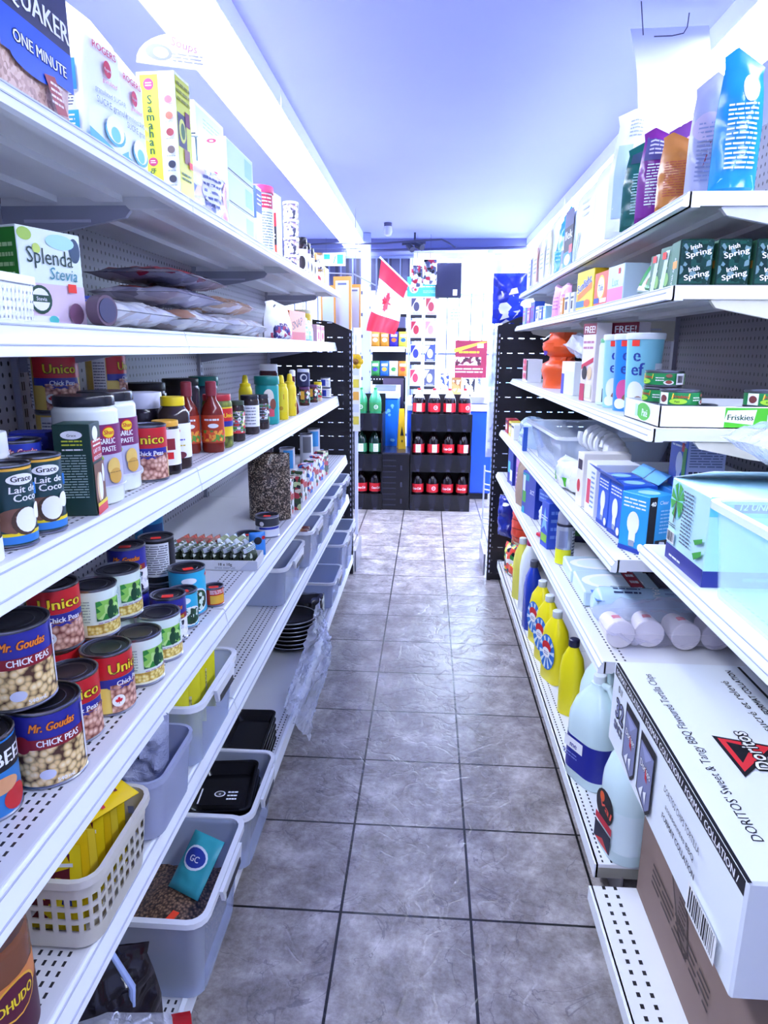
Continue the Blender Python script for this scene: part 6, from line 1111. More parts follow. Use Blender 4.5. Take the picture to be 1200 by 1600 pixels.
def cleaner(h=.29, lab=True, col=None, capc='#1b1c3c', w=.085, d=.06):
    def f():
        K = col or YB; m = MB(); m.loft([rr(w*s, d*s, d*.45*s, z, 6) for z, s in ((0, .92), (.006, 1), (h*.6, 1), (h*.75, .85), (h*.86, .5), (h*.9, .38))], K)
        cp = MB(); cp.lathe([(.017, h*.9), (.019, h*.91), (.019, h*.99), (.015, h), (.001, h)], c(capc, .3), 18); out = [P('bottle_body', m), P('cap', cp)]
        if lab:
            q = MB(); S = lambda u, v, o=0: (u, -d/2-.0012-o, v); it = [('e', 0, h*.42, w*.42, h*.25, c('#2f7ad8'))]
            for a in range(10): A = a*pi/5; it.append(('p', [(0, h*.42), (w*.4*cos(A), h*.42+h*.23*sin(A)), (w*.4*cos(A+.25), h*.42+h*.23*sin(A+.25))], c('#dff0fc')))
            it += [('e', 0, h*.5, w*.24, h*.08, RED), ('e', 0, h*.42, w*.2, h*.07, WH), ('l', -.014, h*.39, .014, h*.44, 2, c('#2a3fa8'))]; prt(q, S, it); out.append(P('label', q))
        return out
    return f
place('cleaner_bottle', 'slim yellow cleaner bottle with a dark blue cap next to the bleach jugs', 'bottle', cleaner(.285, False), onr(888, 1122, ZB, .04, .445), R(-40), GRB, 'clean2')
for i, (u, v, lb) in enumerate(((868, 1062, 'yellow bottle with a blue sunburst label, nearest of three'), (848, 1010, 'yellow bottle with a blue sunburst label, middle of three'), (838, 975, 'yellow bottle with a blue sunburst label, farthest of three'))):
    place('cleaner_bottle', lb, 'bottle', cleaner(.29, True, None, '#dfe8f4', .125, .07), (.515, (2.47, 2.64, 2.82)[i], ZB), R(-68), GRB, 'clean')
place('detergent_bottle', 'royal blue bottle with a grey flip cap standing on the base shelf', 'bottle', cleaner(.33, False, c('#223fb8', .15), '#55586c', .095, .075), (.50, 2.98, ZB), R(-80), GRB, sc=(1, 1, 1))
place('detergent_bottle', 'white and yellow bottle with a ribbed pink cap', 'bottle', cleaner(.38, False, c('#e9eff6', .25), '#c83a68', .1, .085), (.515, 3.2, ZB), R(-75), GRB, sc=(1, 1, .98))
place('dish_soap', 'pale yellow curved bottle beside the pink-capped one', 'bottle', cleaner(.33, False, c('#e4dc5a', .2), '#e9eef4', .1, .06), (.50, 3.36, ZB), R(-60), GRB)
place('clear_bag', 'clear plastic bag tucked below the royal blue bottle', 'bag', bag(.16, .12, .06, WRAP, [], 70, .015, 'pillow', nx=16, ny=12), (.495, 3.10, ZB+.001), R(-75)) if False else None
CHIPS = speckle('chip_bag_print', ['#e8502a', '#f4f0e8', '#2f8a3a', '#1c1c28', '#d83a2a', '#e6e24a'], 40, .25)
place('chip_bag', 'red and yellow-green printed snack bag at the far end of the base shelf', 'snack bag', bag(.15, .19, .07, CHIPS, [('p', [(-.07, .08), (-.03, .18), (-.07, .185)], c('#d8e23a'))], 71, .008, 'pillow'), (.505, 3.72, ZB), R(-62))
place('blue_pouch', 'crumpled navy blue foil pouch above the printed snack bag', 'pouch', bag(.11, .24, .07, c('#1f2f9a', .18), [('e', .02, .2, .02, .01, WH)], 72, .014, 'pillow'), (.465, 3.84, ZB+.20), R(-50))
place('orange_pouch', 'orange-red ribbed pouch beside the crumpled navy pouch', 'pouch', bag(.13, .23, .07, c('#e0452a', .3), [('r', -.06, .04, .06, .045, c('#8a2a1a')), ('r', -.06, .09, .06, .095, c('#8a2a1a')), ('r', -.06, .14, .06, .145, c('#8a2a1a'))], 73, .008, 'pillow'), (.53, 3.70, ZB+.20), R(-62))
place('snack_carton', 'orange and white carton at the far end holding up the foil pouches', 'carton', box(.22, .1, .198, c('#d8c8a8', .5), {'F': [('r', -.1, .05, .1, .15, c('#c8502a'))]}), (.58, 3.86, ZB), R(-85))
# ---- the near bay: big cartons
def chipbox():
    X0_, X1_, Y0_, Y1_, H_ = .44, .735, .79, 1.452, .195; m = MB(); K = c('#eef4fc', .5); m.box(X0_, X1_, Y0_, Y1_, 0, H_, K, .004)
    yc = (Y0_+Y1_)/2; SL = lambda u, v, o=0: (X0_-o, yc-u, v); ST = lambda u, v, o=0: (X0_+u, Y0_+v, H_+o)   # u from the aisle edge, v away from the camera
    B_ = c('#15151f'); Lh = (Y1_-Y0_)/2; GY = c('#7f84ac', .4)
    side = [('r', -Lh+.012, H_-.026, Lh-.004, H_-.001, B_)] + [('t', 'FORMAT COLLATION / ', u, H_-.021, .019, WH, {'bold': 1, 'w': .2}) for u in (-.21, .0, .21)]
    side += [('t', '32', -.262, .085, .06, GY, {'bold': 1, 'out': INK}), ('t', 'SACS', -.262, .055, .026, GY, {'bold': 1, 'out': INK}), ('t', '0 //', -.265, .145, .024, INK, {'bold': 1})]
    for u in (-.175, -.065):
        side += [('p', [(u-.04, .03), (u+.025, .012), (u+.045, .03), (u+.045, .158), (u-.04, .158)], B_), ('p', [(u-.035, .034), (u+.022, .018), (u+.04, .034), (u+.04, .14), (u-.035, .14)], GY), ('p', [(u-.03, .135), (u+.03, .135), (u, .11)], c('#9fa4cc')), ('t', 'Doritos', u+.002, .09, .022, WH, {'bold': 1, 'w': .06, 'out': B_}), ('p', [(u+.005, .105), (u+.02, .075), (u+.005, .08)], RED), ('p', [(u-.02, .04), (u+.002, .06), (u-.004, .03)], WH), ('p', [(u+.006, .05), (u+.022, .06), (u+.02, .03)], WH)]
    side += [('t', 'DORITOS CHIPS TORTILLA', .12, .125, .018, INK, {'w': .16}), ('t', 'assaisonnées BBQ', .12, .1, .015, INK, {'w': .13}), ('t', 'FORMAT COLLATION', .12, .075, .016, INK, {'w': .15, 'bold': 1}), ('bar', .18, .012, .29, .062)]
    prt(m, SL, side)
    top = [('r', 0, .0, .006, Y1_-Y0_-.01, B_), ('t', "DORITOS' Sweet & Tangy BBQ Flavoured Tortilla Chips", .06, .34, .024, INK, {'rot': 90, 'w': .52}), ('t', 'aromatisées BBQ sucré et relevé', .215, .36, .024, INK, {'rot': 90, 'w': .44}), ('t', '32 EMBALLAGES UNIFORMES DE 57 g FORMAT COLLATION', .243, .38, .018, INK, {'rot': 90, 'w': .5, 'bold': 1}),
        ('p', [(.095, .36), (.2, .33), (.1, .235)], B_), ('p', [(.102, .352), (.185, .328), (.106, .25)], c('#e8323c')), ('p', [(.112, .34), (.15, .325), (.114, .275)], B_), ('t', 'Doritos', .16, .315, .04, WH, {'rot': 90, 'bold': 1, 'w': .12, 'out': B_, 'ow': .08}), ('p', [(.12, -.0+.01), (.15, .01), (.145, .04), (.125, .05)], c('#b08a76'))]
    prt(m, ST, top)
    t = MB(); t.box(X0_+.24, X0_+.243, Y0_+.01, Y1_-.01, H_+.0002, H_+.0012, c('#dfe4f2')); t = MB(); t.grid(lambda u, v, o=0: (X1_-.03+u, Y0_+v, H_+.0012), 0, .006, .01, .65, 1, 1, INK); return [P('carton', m), P('seam', t)]
place('chip_carton', 'large white tortilla-chip carton with a black banded edge in the lower right', 'carton', chipbox, (0, 0, .5125))
def brownbox():
    X0_, X1_, Y0_, Y1_, H_ = .541, .93, .62, 1.445, .409; m = MB(); m.box(X0_, X1_, Y0_, Y1_, 0, H_, c('#8d766e', .75, noise_amt=.06, nscale=14), .003)
    yc = (Y0_+Y1_)/2; SL = lambda u, v, o=0: (X0_-o, yc-u, v); K = c('#4a3c3a', .7)
    def ring(u, v, rx, ry, t): return [('e', u, v, rx, ry, K), ('e', u, v, rx-t, ry-t, c('#8d766e', .75, noise_amt=.06, nscale=14))]
    it = [('e', -.355, .25, .012, .02, INK), ('p', [(-.26, .33), (-.22, .33), (-.12, .19), (-.1, .12), (-.12, .1), (-.16, .12), (-.25, .26)], K), ('p', [(-.254, .322), (-.224, .322), (-.128, .19), (-.11, .125), (-.124, .11), (-.155, .13), (-.243, .26)], c('#776460', .7)), ('p', [(-.245, .31), (-.228, .31), (-.215, .27), (-.235, .27)], K), ('l', -.17, .13, -.13, .22, 8, K), ('l', -.32, .10, .0, .16, 4, K), ('r', .12, .01, .16, .06, K)]
    prt(m, SL, it); return m
place('cardboard_box', 'brown cardboard box with a printed bottle outline under the white chip carton', 'carton', brownbox, (0, 0, .1012))
ZN = .9857
def tissuebox():
    w, d, h = .19, .30, .165; SK = c('#bfe8f4', .45); DK = c('#23298a', .4)
    F_ = [('r', -w/2, .0, w/2, .032, DK), ('e', -.055, .125, .03, .038, c('#9adcf0'))] + [('p', [(-.055, .125), (-.055+.036*cos(a), .125+.036*sin(a)), (-.055+.032*cos(a+.55), .125+.036*sin(a+.55))], c('#4fb04a')) for a in (.2, .9, 1.7, 2.5, 3.2, 4.1, 5.2, 5.8)] + [('p', [(-.057, .125), (-.053, .125), (-.058, .08), (-.063, .08)], c('#5a4a3a')), ('l', -.02, .05, .03, .155, 15, c('#5a6478')), ('l', -.085, .07, -.045, .078, 2, INK), ('bar', -.085, .038, -.045, .062), ('p', [(.05, .05), (.09, .065), (.09, .055), (.06, .04)], c('#3fa03a')), ('p', [(.05, .075), (.09, .088), (.09, .08), (.06, .068)], c('#3fa03a')), ('l', -.06, .01, .0, .02, 1, WH)]
    R_ = [('r', -d/2, .0, d/2, .03, DK), ('r', -d/2, .13, d/2, h, c('#6fd0ea')), ('r', -.11, .138, -.03, h, DK), ('t', '12 UNITS', -.07, .143, .017, WH, {'bold': 1, 'slant': .2, 'w': .066}), ('t', 'Coco', .0, .07, .045, c('#9ac8dc'), {'w': .12}), ('l', -.08, .008, .06, .024, 1, c('#8a9ae0'))]
    def flaps():
        m = MB(); K = c('#e9ecf4', .5); m.loft([[(-w/2, -d/2, h), (-w/2, d/2-.1, h), (-w/2+.1, d/2-.07, h+.03), (-w/2+.09, -d/2+.04, h+.028)], [(-w/2, -d/2, h+.001), (-w/2, d/2-.1, h+.001), (-w/2+.1, d/2-.07, h+.031), (-w/2+.09, -d/2+.04, h+.029)]], K, smooth=False); return [P('flap', m)]
    return box(w, d, h, SK, {'F': F_, 'R': R_}, .002, flaps)
place('units_box', 'open pale blue box reading 12 UNITS with a palm tree picture', 'box', tissuebox(), (.645, 1.275, ZN), R(-90))
place('storage_bin', 'clear plastic bin in front of the palm tree box at the right edge', 'bin', bin_(.32, .36, .165, plastic('pale_bin_plastic', '#f2fdfd', .74, .1, '#eefcfd'), .92, .01, .003, False, name='bin', rimm=plastic('pale_bin_rim', '#f2fcfe', .2, .12)), (.65, .985, ZN+.001), 0)
def bread():
    S = soft_S(.30, .24, .085, 5, .012, 'pillow'); m = MB()
    for sg in (-1, 1): m.grid(lambda u, v, o=0: S(u, v, 0, sg), -.15, .15, 0, .24, 24, 18, CLEAR)
    l = MB(); l.loft([[(-.11+.22*k/8, .0+.028*cos(a*pi/8)*sin(pi*(k+.6)/9.2)**.4, .12+.085*sin(a*pi/8)*sin(pi*(k+.6)/9.2)**.4) for a in range(16)] for k in range(9)], c('#f0e6a8', .6)); return [P('bag', m), P('loaf', l)]
place('bread_bag', 'clear bag with pale yellow loaves on top of the palm tree box', 'bag', bread, (.74, 1.41, ZN+.245), rot=(R(90), 0, R(3)))
# ================================================================== the front of the shop
def at(u, v, Y): p = ony(u, v, Y); return (p.x, p.y, p.z)
KB = c('#101018', .35)
def soda_rack(n, w):
    def f():
        d = .42; out = []
        b = MB(); b.box(-w/2, w/2, d-.02, d, 0, 1.0, KB); out.append(P('back_panel', b))
        for s in (-1, 1):
            q = MB(); q.box(s*w/2-(.012 if s > 0 else 0), s*w/2+(.012 if s < 0 else 0), 0, d-.021, .0, .86, KB) if False else q.box(min(s*w/2, s*(w/2-.012)), max(s*w/2, s*(w/2-.012)), .02, d-.021, 0, .84, KB); out.append(P('side_panel', q))
        for k, z in enumerate((.04, .395, .75)):
            t = MB(); t.box(-w/2+.014, w/2-.014, .012, d-.022, z-.012, z, KB); t.box(-w/2, w/2, -.012, .010, z-.045, z+.105, KB)
            lip = []
            for i in range(n):
                x = -w/2+w*(i+.5)/n; S = lambda u, v, o=0: (x+u, -.012-o, z+v)
                prt(t, S, [('p', [(-.035, .1), (-.03, .04), (-.018, -.02), (.018, -.02), (.03, .04), (.035, .1)], c('#1e1e2c', .25)), ('p', [(-.012, -.02), (-.014, -.04), (.014, -.04), (.012, -.02)], c('#3a3a50', .25))])
            out.append(P('tray', t))
        return out
    return f
CX = (-.144+.383)/2; RW = .527; YR = 5.86
place('soda_rack', 'black three-tier display rack of cola bottles in the middle of the shop front', 'display rack', soda_rack(4, RW), (CX, YR, 0))
place('soda_rack', 'narrower black three-tier rack with green soda bottles on its left half', 'display rack', soda_rack(2, .256), (-.521, YR, 0))
def plainrack():
    out = []; b = MB(); b.box(-.12, .12, 0, .42, 0, .50, KB); 
    for k in range(9): b.box(-.118, .0, -.004, 0, .04+k*.05, .05+k*.05, c('#2a2a3c', .3))
    for k in range(3): b.box(.04, .055, -.006, 0, .06+k*.15, .10+k*.15, c('#3c3c52', .3))
    out.append(P('rack_body', b)); t = MB(); t.box(-.122, .122, -.005, .425, .5005, .515, c('#2a2a3a', .25)); out.append(P('top_tray', t)); return out
place('crate_stack', 'low black ribbed crate stack between the two soda racks', 'crate', plainrack, (-.271, YR, 0))
COLA = c('#150a10', .05); CLEARB = plastic('clear_bottle_neck', '#e6e4ee', .45, .06)
def soda(liq, capc, labc, kind, neckclear=False):
    r, h = .053, .315
    def f():
        b = MB(); b.lathe([(r*.8, .0), (r, .012), (r, .07), (r*.96, .1), (r, .13), (r, .205), (r*.93, .225), (r*.86, .235)], liq, 20, True, False)
        b.lathe([(r*.86, .235), (r*.7, .255), (.02, .285), (.014, .295), (.0135, .305)], CLEARB if neckclear else liq, 20, False, True)
        k = MB(); k.lathe([(.0155, .298), (.0155, h), (.001, h)], c(capc, .35), 14)
        q = MB(); C = pi*r; q.lathe([(r+.0006, .115), (r+.0006, .19)], c(labc, .35), 20, False, False)
        it = [('r', -.022, .118, .022, .187, WH), ('l', -.018, .125, .018, .18, 6, c('#a0a4b8'))] if kind == 0 else [('t', 'Coca-Cola', .0, .14, .03, WH, {'bold': 1, 'slant': .25, 'w': .082})] if kind == 1 else [('e', .0, .152, .018, .018, WH), ('e', .0, .152, .013, .013, c(labc)), ('l', -.008, .146, .008, .158, 1, WH)]
        prt(q, S_cyl(r+.0008), it, .006, .0006); return [P('bottle_body', b), P('cap', k), P('label', q)]
    return f
kinds = {.755: [0, 2, 0, 2], .40: [0, 0, 1, 0], .045: [1, 2, 1, 1]}
tiern = {.755: 'top', .40: 'middle', .045: 'bottom'}; posn = ['leftmost', 'second from left', 'third from left', 'rightmost']
for z in (.755, .40, .045):
    for i in range(4):
        kd = kinds[z][i]; x = CX-RW/2+RW*(i+.5)/4; lb = '%s cola bottle on the %s tier of the wide rack' % (posn[i], tiern[z])
        place('soda_bottle', lb, 'soda bottle', soda('#160a12' and COLA, '#d8202a', '#d41e2c', kd, z > .7), (x, YR+.07, z+.001), R((0, 12, -8, 25)[i] if kd != 1 else -12), 'cola bottles', 'cola%d%d' % (kd, z > .7))
for z, lc, cc_, lab, kd in ((.755, '#3a9a6a', '#2fa05a', '#2f8a4a', 2), (.40, '#0e2a22', '#1c2a2a', '#3a8a5a', 0), (.045, '#150a10', '#1c1c26', '#d41e2c', 1)):
    for i in range(2):
        lb = '%s %s bottle on the %s tier of the narrow rack' % (('left', 'right')[i], {.755: 'clear green soda', .40: 'dark green soda', .045: 'cola'}[z], tiern[z])
        place('soda_bottle', lb, 'soda bottle', soda(c(lc, .08), cc_, lab, kd), (-.521+.1225*(i-.5), YR+.07, z+.001), R(10*i), 'bottles on the narrow rack', 'gs%d' % int(z*100))
# chest freezers
def chest(w, d, h, col, bubbles=False, slope=True):
    def f():
        m = MB(); m.box(0, w, 0, d, .06, h, c(col, .3), .012)
        if bubbles:
            r_ = random.Random(3); prt(m, lambda u, v, o=0: (u, -o, v), [('e', r_.uniform(.03, w-.03), r_.uniform(.12, h-.06), s, s, c('#7fd0ff')) for s in [r_.uniform(.006, .02) for _ in range(26)]])
        b = MB(); b.box(.02, w-.02, .03, d-.02, 0, .06, c('#20202c'))
        l = MB(); l.loft([[(x, y, z) for y, z in ((-.01, h), (-.01, h+.05), (d*.5, h+.11), (d, h+.11), (d, h))] for x in (-.005, w+.005)], c('#cfd6ec', .3), smooth=False)
        g = MB(); g.loft([[(x, y, z) for y, z in ((.03, h+.068), (.03, h+.072), (d*.45, h+.116), (d*.45, h+.112))] for x in (.03, w-.03)], c('#5a6488', .1), smooth=False)
        return [P('cabinet', m), P('plinth', b), P('lid', l), P('glass', g)]
    return f
place('chest_freezer', 'royal blue chest freezer with a white sloped lid behind the cola rack', 'freezer', chest(.80, .48, .84, '#2458e0'), (-.19, 6.36, 0))
place('ice_chest', 'bright blue freezer with a bubble pattern behind the green soda bottles', 'freezer', chest(.26, .30, .95, '#1c7af0', True), (-.535, 6.36, 0))
def wetsign():
    m = MB(); Y_ = c('#f2c21c', .35)
    for s in (-1, 1): m.loft([[(x, y+s*(.12-.11*z/.6), z) for x, z in ((-.11, 0), (.11, 0), (.07, .6), (-.07, .6))] for y in (0, .01)], Y_, smooth=False)
    prt(m, lambda u, v, o=0: (u, -.122+.183*v-o-.003, v), [('p', [(-.05, .2), (.05, .2), (0, .34)], INK), ('e', 0, .12, .02, .02, INK)]); return m
place('wet_floor_sign', 'yellow folding floor sign squeezed between the blue freezers', 'floor sign', wetsign, (-.235, 6.30, .516-.516), rot=(0, 0, R(12)), sc=(.8, .45, 1.45)) if False else place('wet_floor_sign', 'yellow folding floor sign standing on the low black crate stack', 'floor sign', wetsign, (-.236, 6.12, .517), R(10), sc=(.32, .4, .6))
# pillar
a = at(572, 500, 6.72)
def pillar():
    m = MB(); m.box(-.045, .045, -.03, .03, 0, 2.448, c('#a9b4d8', .35, noise_amt=.06, nscale=12)); 
    for z in (.9, 1.1, 1.3, 1.5, 1.7, 1.9): m.box(-.046, -.03, -.033, -.03, z, z+.03, c('#3a3f60')); m.box(.035, .046, -.034, -.03, z+.07, z+.09, c('#6a7298'))
    return m
place('steel_column', 'bluish steel column rising to the ceiling left of the flag', 'column', pillar, (a[0], 6.72, 0))
# flag
def flag():
    A = Vector(at(596, 404, 6.62)); B_ = Vector(at(639, 446, 6.62)); pole = MB(); pole.tube([A+(A-B_)*.06, B_+(B_-A)*.1], .008, c('#eef2ff', .4), 8); pole.tube([B_+(B_-A)*.1, B_+(B_-A)*.12+Vector((0, .63, 0))], .008, c('#8f98c4'), 6)
    m = MB(); W_ = (B_-A); dn = Vector((-.10, -.12, -.60)); n_ = 24
    def S(u, v, o=0):
        q = A+W_*u+dn*v*(1-.25*u)+Vector((.03*sin(v*5+u*4)*v, .03*sin(u*11+v*6)*v, -.05*v*(1-u)))
        if v > 0: q.x += -.05*v*u*1.2
        return (q.x, q.y-o, q.z)
    m.grid(S, 0, .98, 0, .27, n_, 6, c('#e01f3c', .6)); m.grid(S, 0, .98, .27, .73, n_, 10, c('#f6f6fc', .6)); m.grid(S, 0, .98, .73, 1, n_, 6, c('#e01f3c', .6))
    pts = [(.5-.2*y, .5-.2*x) for x, y in MAPLE]; V = [S(a_, b_, .012) for a_, b_ in pts]+[S(.5, .5, .012)]; m.add(V, [[i, (i+1) % len(pts), len(pts)] for i in range(len(pts))], c('#e01f3c', .6))
    return [P('cloth', m), P('pole', pole)]
place('canada_flag', 'red and white maple leaf flag drooping from a slanted white pole', 'flag', flag, (0, 0, 0))
# chip rack behind
def chiprack():
    x0, z0 = at(578, 600, 6.75)[0], .0; x1 = at(632, 600, 6.75)[0]; w = x1-x0; out = []
    f = MB(); f.box(0, w, .3, .32, 0, 1.74, KB); out.append(P('back_panel', f))
    for k, z in enumerate((.62, .86, 1.12, 1.40)):
        s = MB(); s.box(.002, w-.002, 0, .298, z, z+.012, KB); s.box(0, w, -.012, -.002, z-.03, z+.02, KB if k != 3 else c('#e6ebf8'))
        for i in range(12): s.box(w*(i+.3)/12, w*(i+.7)/12, -.0135, -.0125, z-.016, z-.006, WH)
        out.append(P('shelf', s))
    h = MB(); h.box(w*.35, w, .02, .28, 1.60, 1.70, c('#5c5f80', .5)); out.append(P('header_box', h)); return out
RX = at(578, 600, 6.75)[0]; RWD = at(632, 600, 6.75)[0]-RX
place('chip_rack', 'black snack rack with rows of small chip bags behind the flag', 'snack rack', chiprack, (RX, 6.75, 0))
CC = ['#e8a030', '#3a2fb0', '#e6e64a', '#f0f0f4', '#e0862a', '#2f6fd0', '#3a9a4a', '#c23a3a']
rows_ = [(1.412, 4, [0, 0, 1, 2], 'upper'), (1.132, 4, [6, 5, 3, 4], 'second'), (.872, 2, [6, 5], 'third'), (.632, 2, [3, 3], 'lowest')]
for z, n_, cs, nm in rows_:
    for i in range(n_):
        place('chip_bag', '%s small %s chip bag on the %s row of the black snack rack' % (('first', 'second', 'third', 'fourth')[i], {0: 'orange', 1: 'purple', 2: 'yellow', 3: 'white', 4: 'orange', 5: 'blue', 6: 'green', 7: 'red'}[cs[i]], nm), 'chip bag',
              bag(.085, .15, .04, c(CC[cs[i]], .3), [('e', 0, .07, .025, .02, c(CC[(cs[i]+3) % 8])), ('r', -.03, .1, .03, .125, WH)], i, .006, 'pillow', nx=8, ny=10), (RX+.05+i*.09, 6.80, z+.001), R(4*i-6), 'chip bags on the black snack rack')
def boards():
    w = .20; m = MB(); m.box(0, w, 0, .03, 0, .62, c('#3f3550', .5)); prt(m, lambda u, v, o=0: (u, -o, v), [('r', 0, .19, w, .195, c('#8a7a98')), ('r', 0, .47, w, .475, c('#8a7a98'))]); return m
p = at(604, 592, 6.70); place('brown_board', 'dark purplish-brown panel leaning before the snack rack', 'board', boards, (p[0], 6.68, .46), 0) if False else place('brown_board', 'dark purplish-brown panel leaning before the snack rack', 'board', lambda: MB().box(0, .2, 0, .03, 0, 1.12, c('#43384f', .5)), (p[0]-.035, 6.69, 0), 0)
# greeting card rack
YG = 6.90; GX0 = at(638, 560, YG)[0]; GX1 = at(683, 560, YG)[0]; GZ = [at(660, v, YG)[2] for v in (608, 570, 533, 497)]; GT = at(660, 463, YG)[2]
def cardrack():
    w = GX1-GX0; W_ = c('#dfe6fa', .35); out = []; f = MB()
    for x in (0, w/2, w): f.box(x-.006, x+.006, .05, .062, .0, GT-.01, W_)
    f.box(0, w, .05, .062, GT-.025, GT, W_); f.box(-.02, w+.02, .0, .25, 0, .04, W_); out.append(P('frame', f))
    for r_, z in enumerate(GZ):
        s = MB(); s.box(0, w, 0, .05, z, z+.008, W_); s.box(0, w, -.004, 0, z, z+.035, W_)
        for i in range(2): s.box(w*(i+.12)/2, w*(i+.88)/2, -.006, -.004, z-.002, z+.03, c('#1c1c28'))
        out.append(P('pocket', s))
    return out
place('card_rack', 'white wire rack holding two columns of greeting cards before the window', 'card rack', cardrack, (GX0, YG, 0))
cw = (GX1-GX0)/2
CARDS = [('#d8dce8', '#40405a', 'white card with a dark figure'), ('#e6c0c8', '#a83a48', 'pink and red patterned card'), ('#f0e6ee', '#b82a40', 'white card with a crimson corner'), ('#f6dcea', '#e890b8', 'pale pink striped card'), ('#eef2fa', '#2f3ab8', 'white card with a royal blue flower'), ('#3a4a9a', '#e6ecf6', 'dark blue card with a white disc'), ('#f4eef2', '#c83a58', 'white card with red round spots'), ('#4a4e70', '#cfd2de', 'slate card with a pale window')]
for r_, z in enumerate([g_+.009 for g_ in GZ[::-1]]):
    for i in range(2):
        b_, a_, lb = CARDS[r_*2+i]
        place('greeting_card', lb+' in the white wire rack', 'greeting card', lambda: prt(MB().box(-cw*.38, cw*.38, 0, .004, 0, .19, c(b_)), lambda u, v, o=0: (u, -o, v), [('e', .0, .1, cw*.2, .045, c(a_)), ('p', [(-cw*.35, .18), (.0, .18), (-cw*.35, .09)], c(a_)), ('l', -cw*.25, .02, cw*.25, .045, 2, c(a_))]), (GX0+cw*(i+.5), YG+.01, z+.001), rot=(R(-8), 0, 0), group='greeting cards in the wire rack')
p = at(661, 453, YG)
place('floral_sign', 'turquoise poster with red flowers above the card rack', 'sign', lambda: prt(MB().box(-.155, .155, 0, .006, -.09, .095, c('#4cc6c8', .4)), lambda u, v, o=0: (u, -o, v), [('e', -.09, -.01, .045, .05, WH), ('e', -.1, .0, .016, .016, c('#c2304e')), ('e', -.075, -.025, .014, .014, c('#c2304e')), ('e', -.02, .06, .03, .024, c('#d84a6a')), ('l', -.02, -.01, .12, .015, 1, WH), ('l', .0, -.06, .12, -.03, 2, c('#bff0ee'))]), (p[0], YG+.052, GT+.0915), 0)
for i, (u, v, s, lb) in enumerate(((655, 432, 1.0, 'plush bundle in clear wrap left of the black screen'), (668, 425, 1.15, 'white wrapped plush bundle directly beside the black screen'))):
    p = at(u, v, YG-.10); place('wrapped_gift', lb, 'gift', bag(.11*s, .2*s, .08, speckle('gift_wrap', ['#e9ecf6', '#5a5e7c', '#f6f6fa', '#b8364a', '#cfd4ea', '#20202c'], 28, .2), [], 80+i, .02, 'pillow', None, lambda S, z_=p[2]-.10*s, s=s: [P('string', MB().tube([(0, 0, .2*s), (0, 0, 2.4495-z_)], .0015, c('#5a6080'), 5))], 'bag', 12, 16), (p[0]+(.025 if i else -.02), p[1], p[2]-.10*s), R(0))
# black screen
p = at(701, 438, 6.9)
def tv():
    m = MB(); m.box(-.125, .125, 0, .03, -.165, .165, c('#26273a', .3), .006); s = MB(); s.box(-.115, .115, -.002, 0, -.15, .15, c('#34364e', .15)); k = MB(); k.box(.045, .085, -.004, -.0025, -.14, -.085, WH); br = MB(); br.box(-.02, .02, .031, .36, .1, .13, KB); return [P('screen_frame', m), P('screen', s), P('white_sticker', k), P('bracket', br)]
place('black_monitor', 'flat black screen with a small white sticker hung before the window bars', 'screen', tv, p)
p = at(712, 400, 6.9)
# posters / notices on the window
for i, (u0, u1, v0, v1, Y, items, col, lb) in enumerate((
    (710, 762, 532, 590, 6.95, [('l', -.12, .045, .08, .09, 1, UYEL), ('p', [(-.17, .1), (.1, .17), (.17, .17), (-.17, .06)], GOLD), ('r', .06, .11, .12, .15, WH), ('r', -.15, -.06, .1, .02, speckle('poster_letters', ['#f4e8f0', '#3a1424', '#d9a0a8', '#5a1a30', '#f4f0f4'], 40)), ('l', -.15, -.14, .12, -.08, 2, c('#f0e6ee'))], '#8a2440', 'maroon poster with gold lettering in front of the window'),
    (703, 720, 480, 502, 7.248, [('l', -.05, -.06, .05, .06, 4, c('#5a86b8'))], '#eaf4fc', 'small white notice with blue squares on the window'),
    (698, 713, 523, 547, 7.248, [('r', -.03, -.05, .03, .04, c('#9cb8d0'))], '#f2f8fc', 'small framed picture notice above the maroon poster'))):
    a = at(u0, v1, Y); b_ = at(u1, v0, Y); w_, h_ = b_[0]-a[0], b_[2]-a[2]
    place('poster' if i == 0 else 'window_notice', lb, 'poster' if i == 0 else 'notice', prt(MB().box(-w_/2, w_/2, 0, .006, -h_/2, h_/2, c(col, .4)), lambda u, v, o=0: (u, -o, v), items), ((a[0]+b_[0])/2, Y, (a[2]+b_[2])/2))
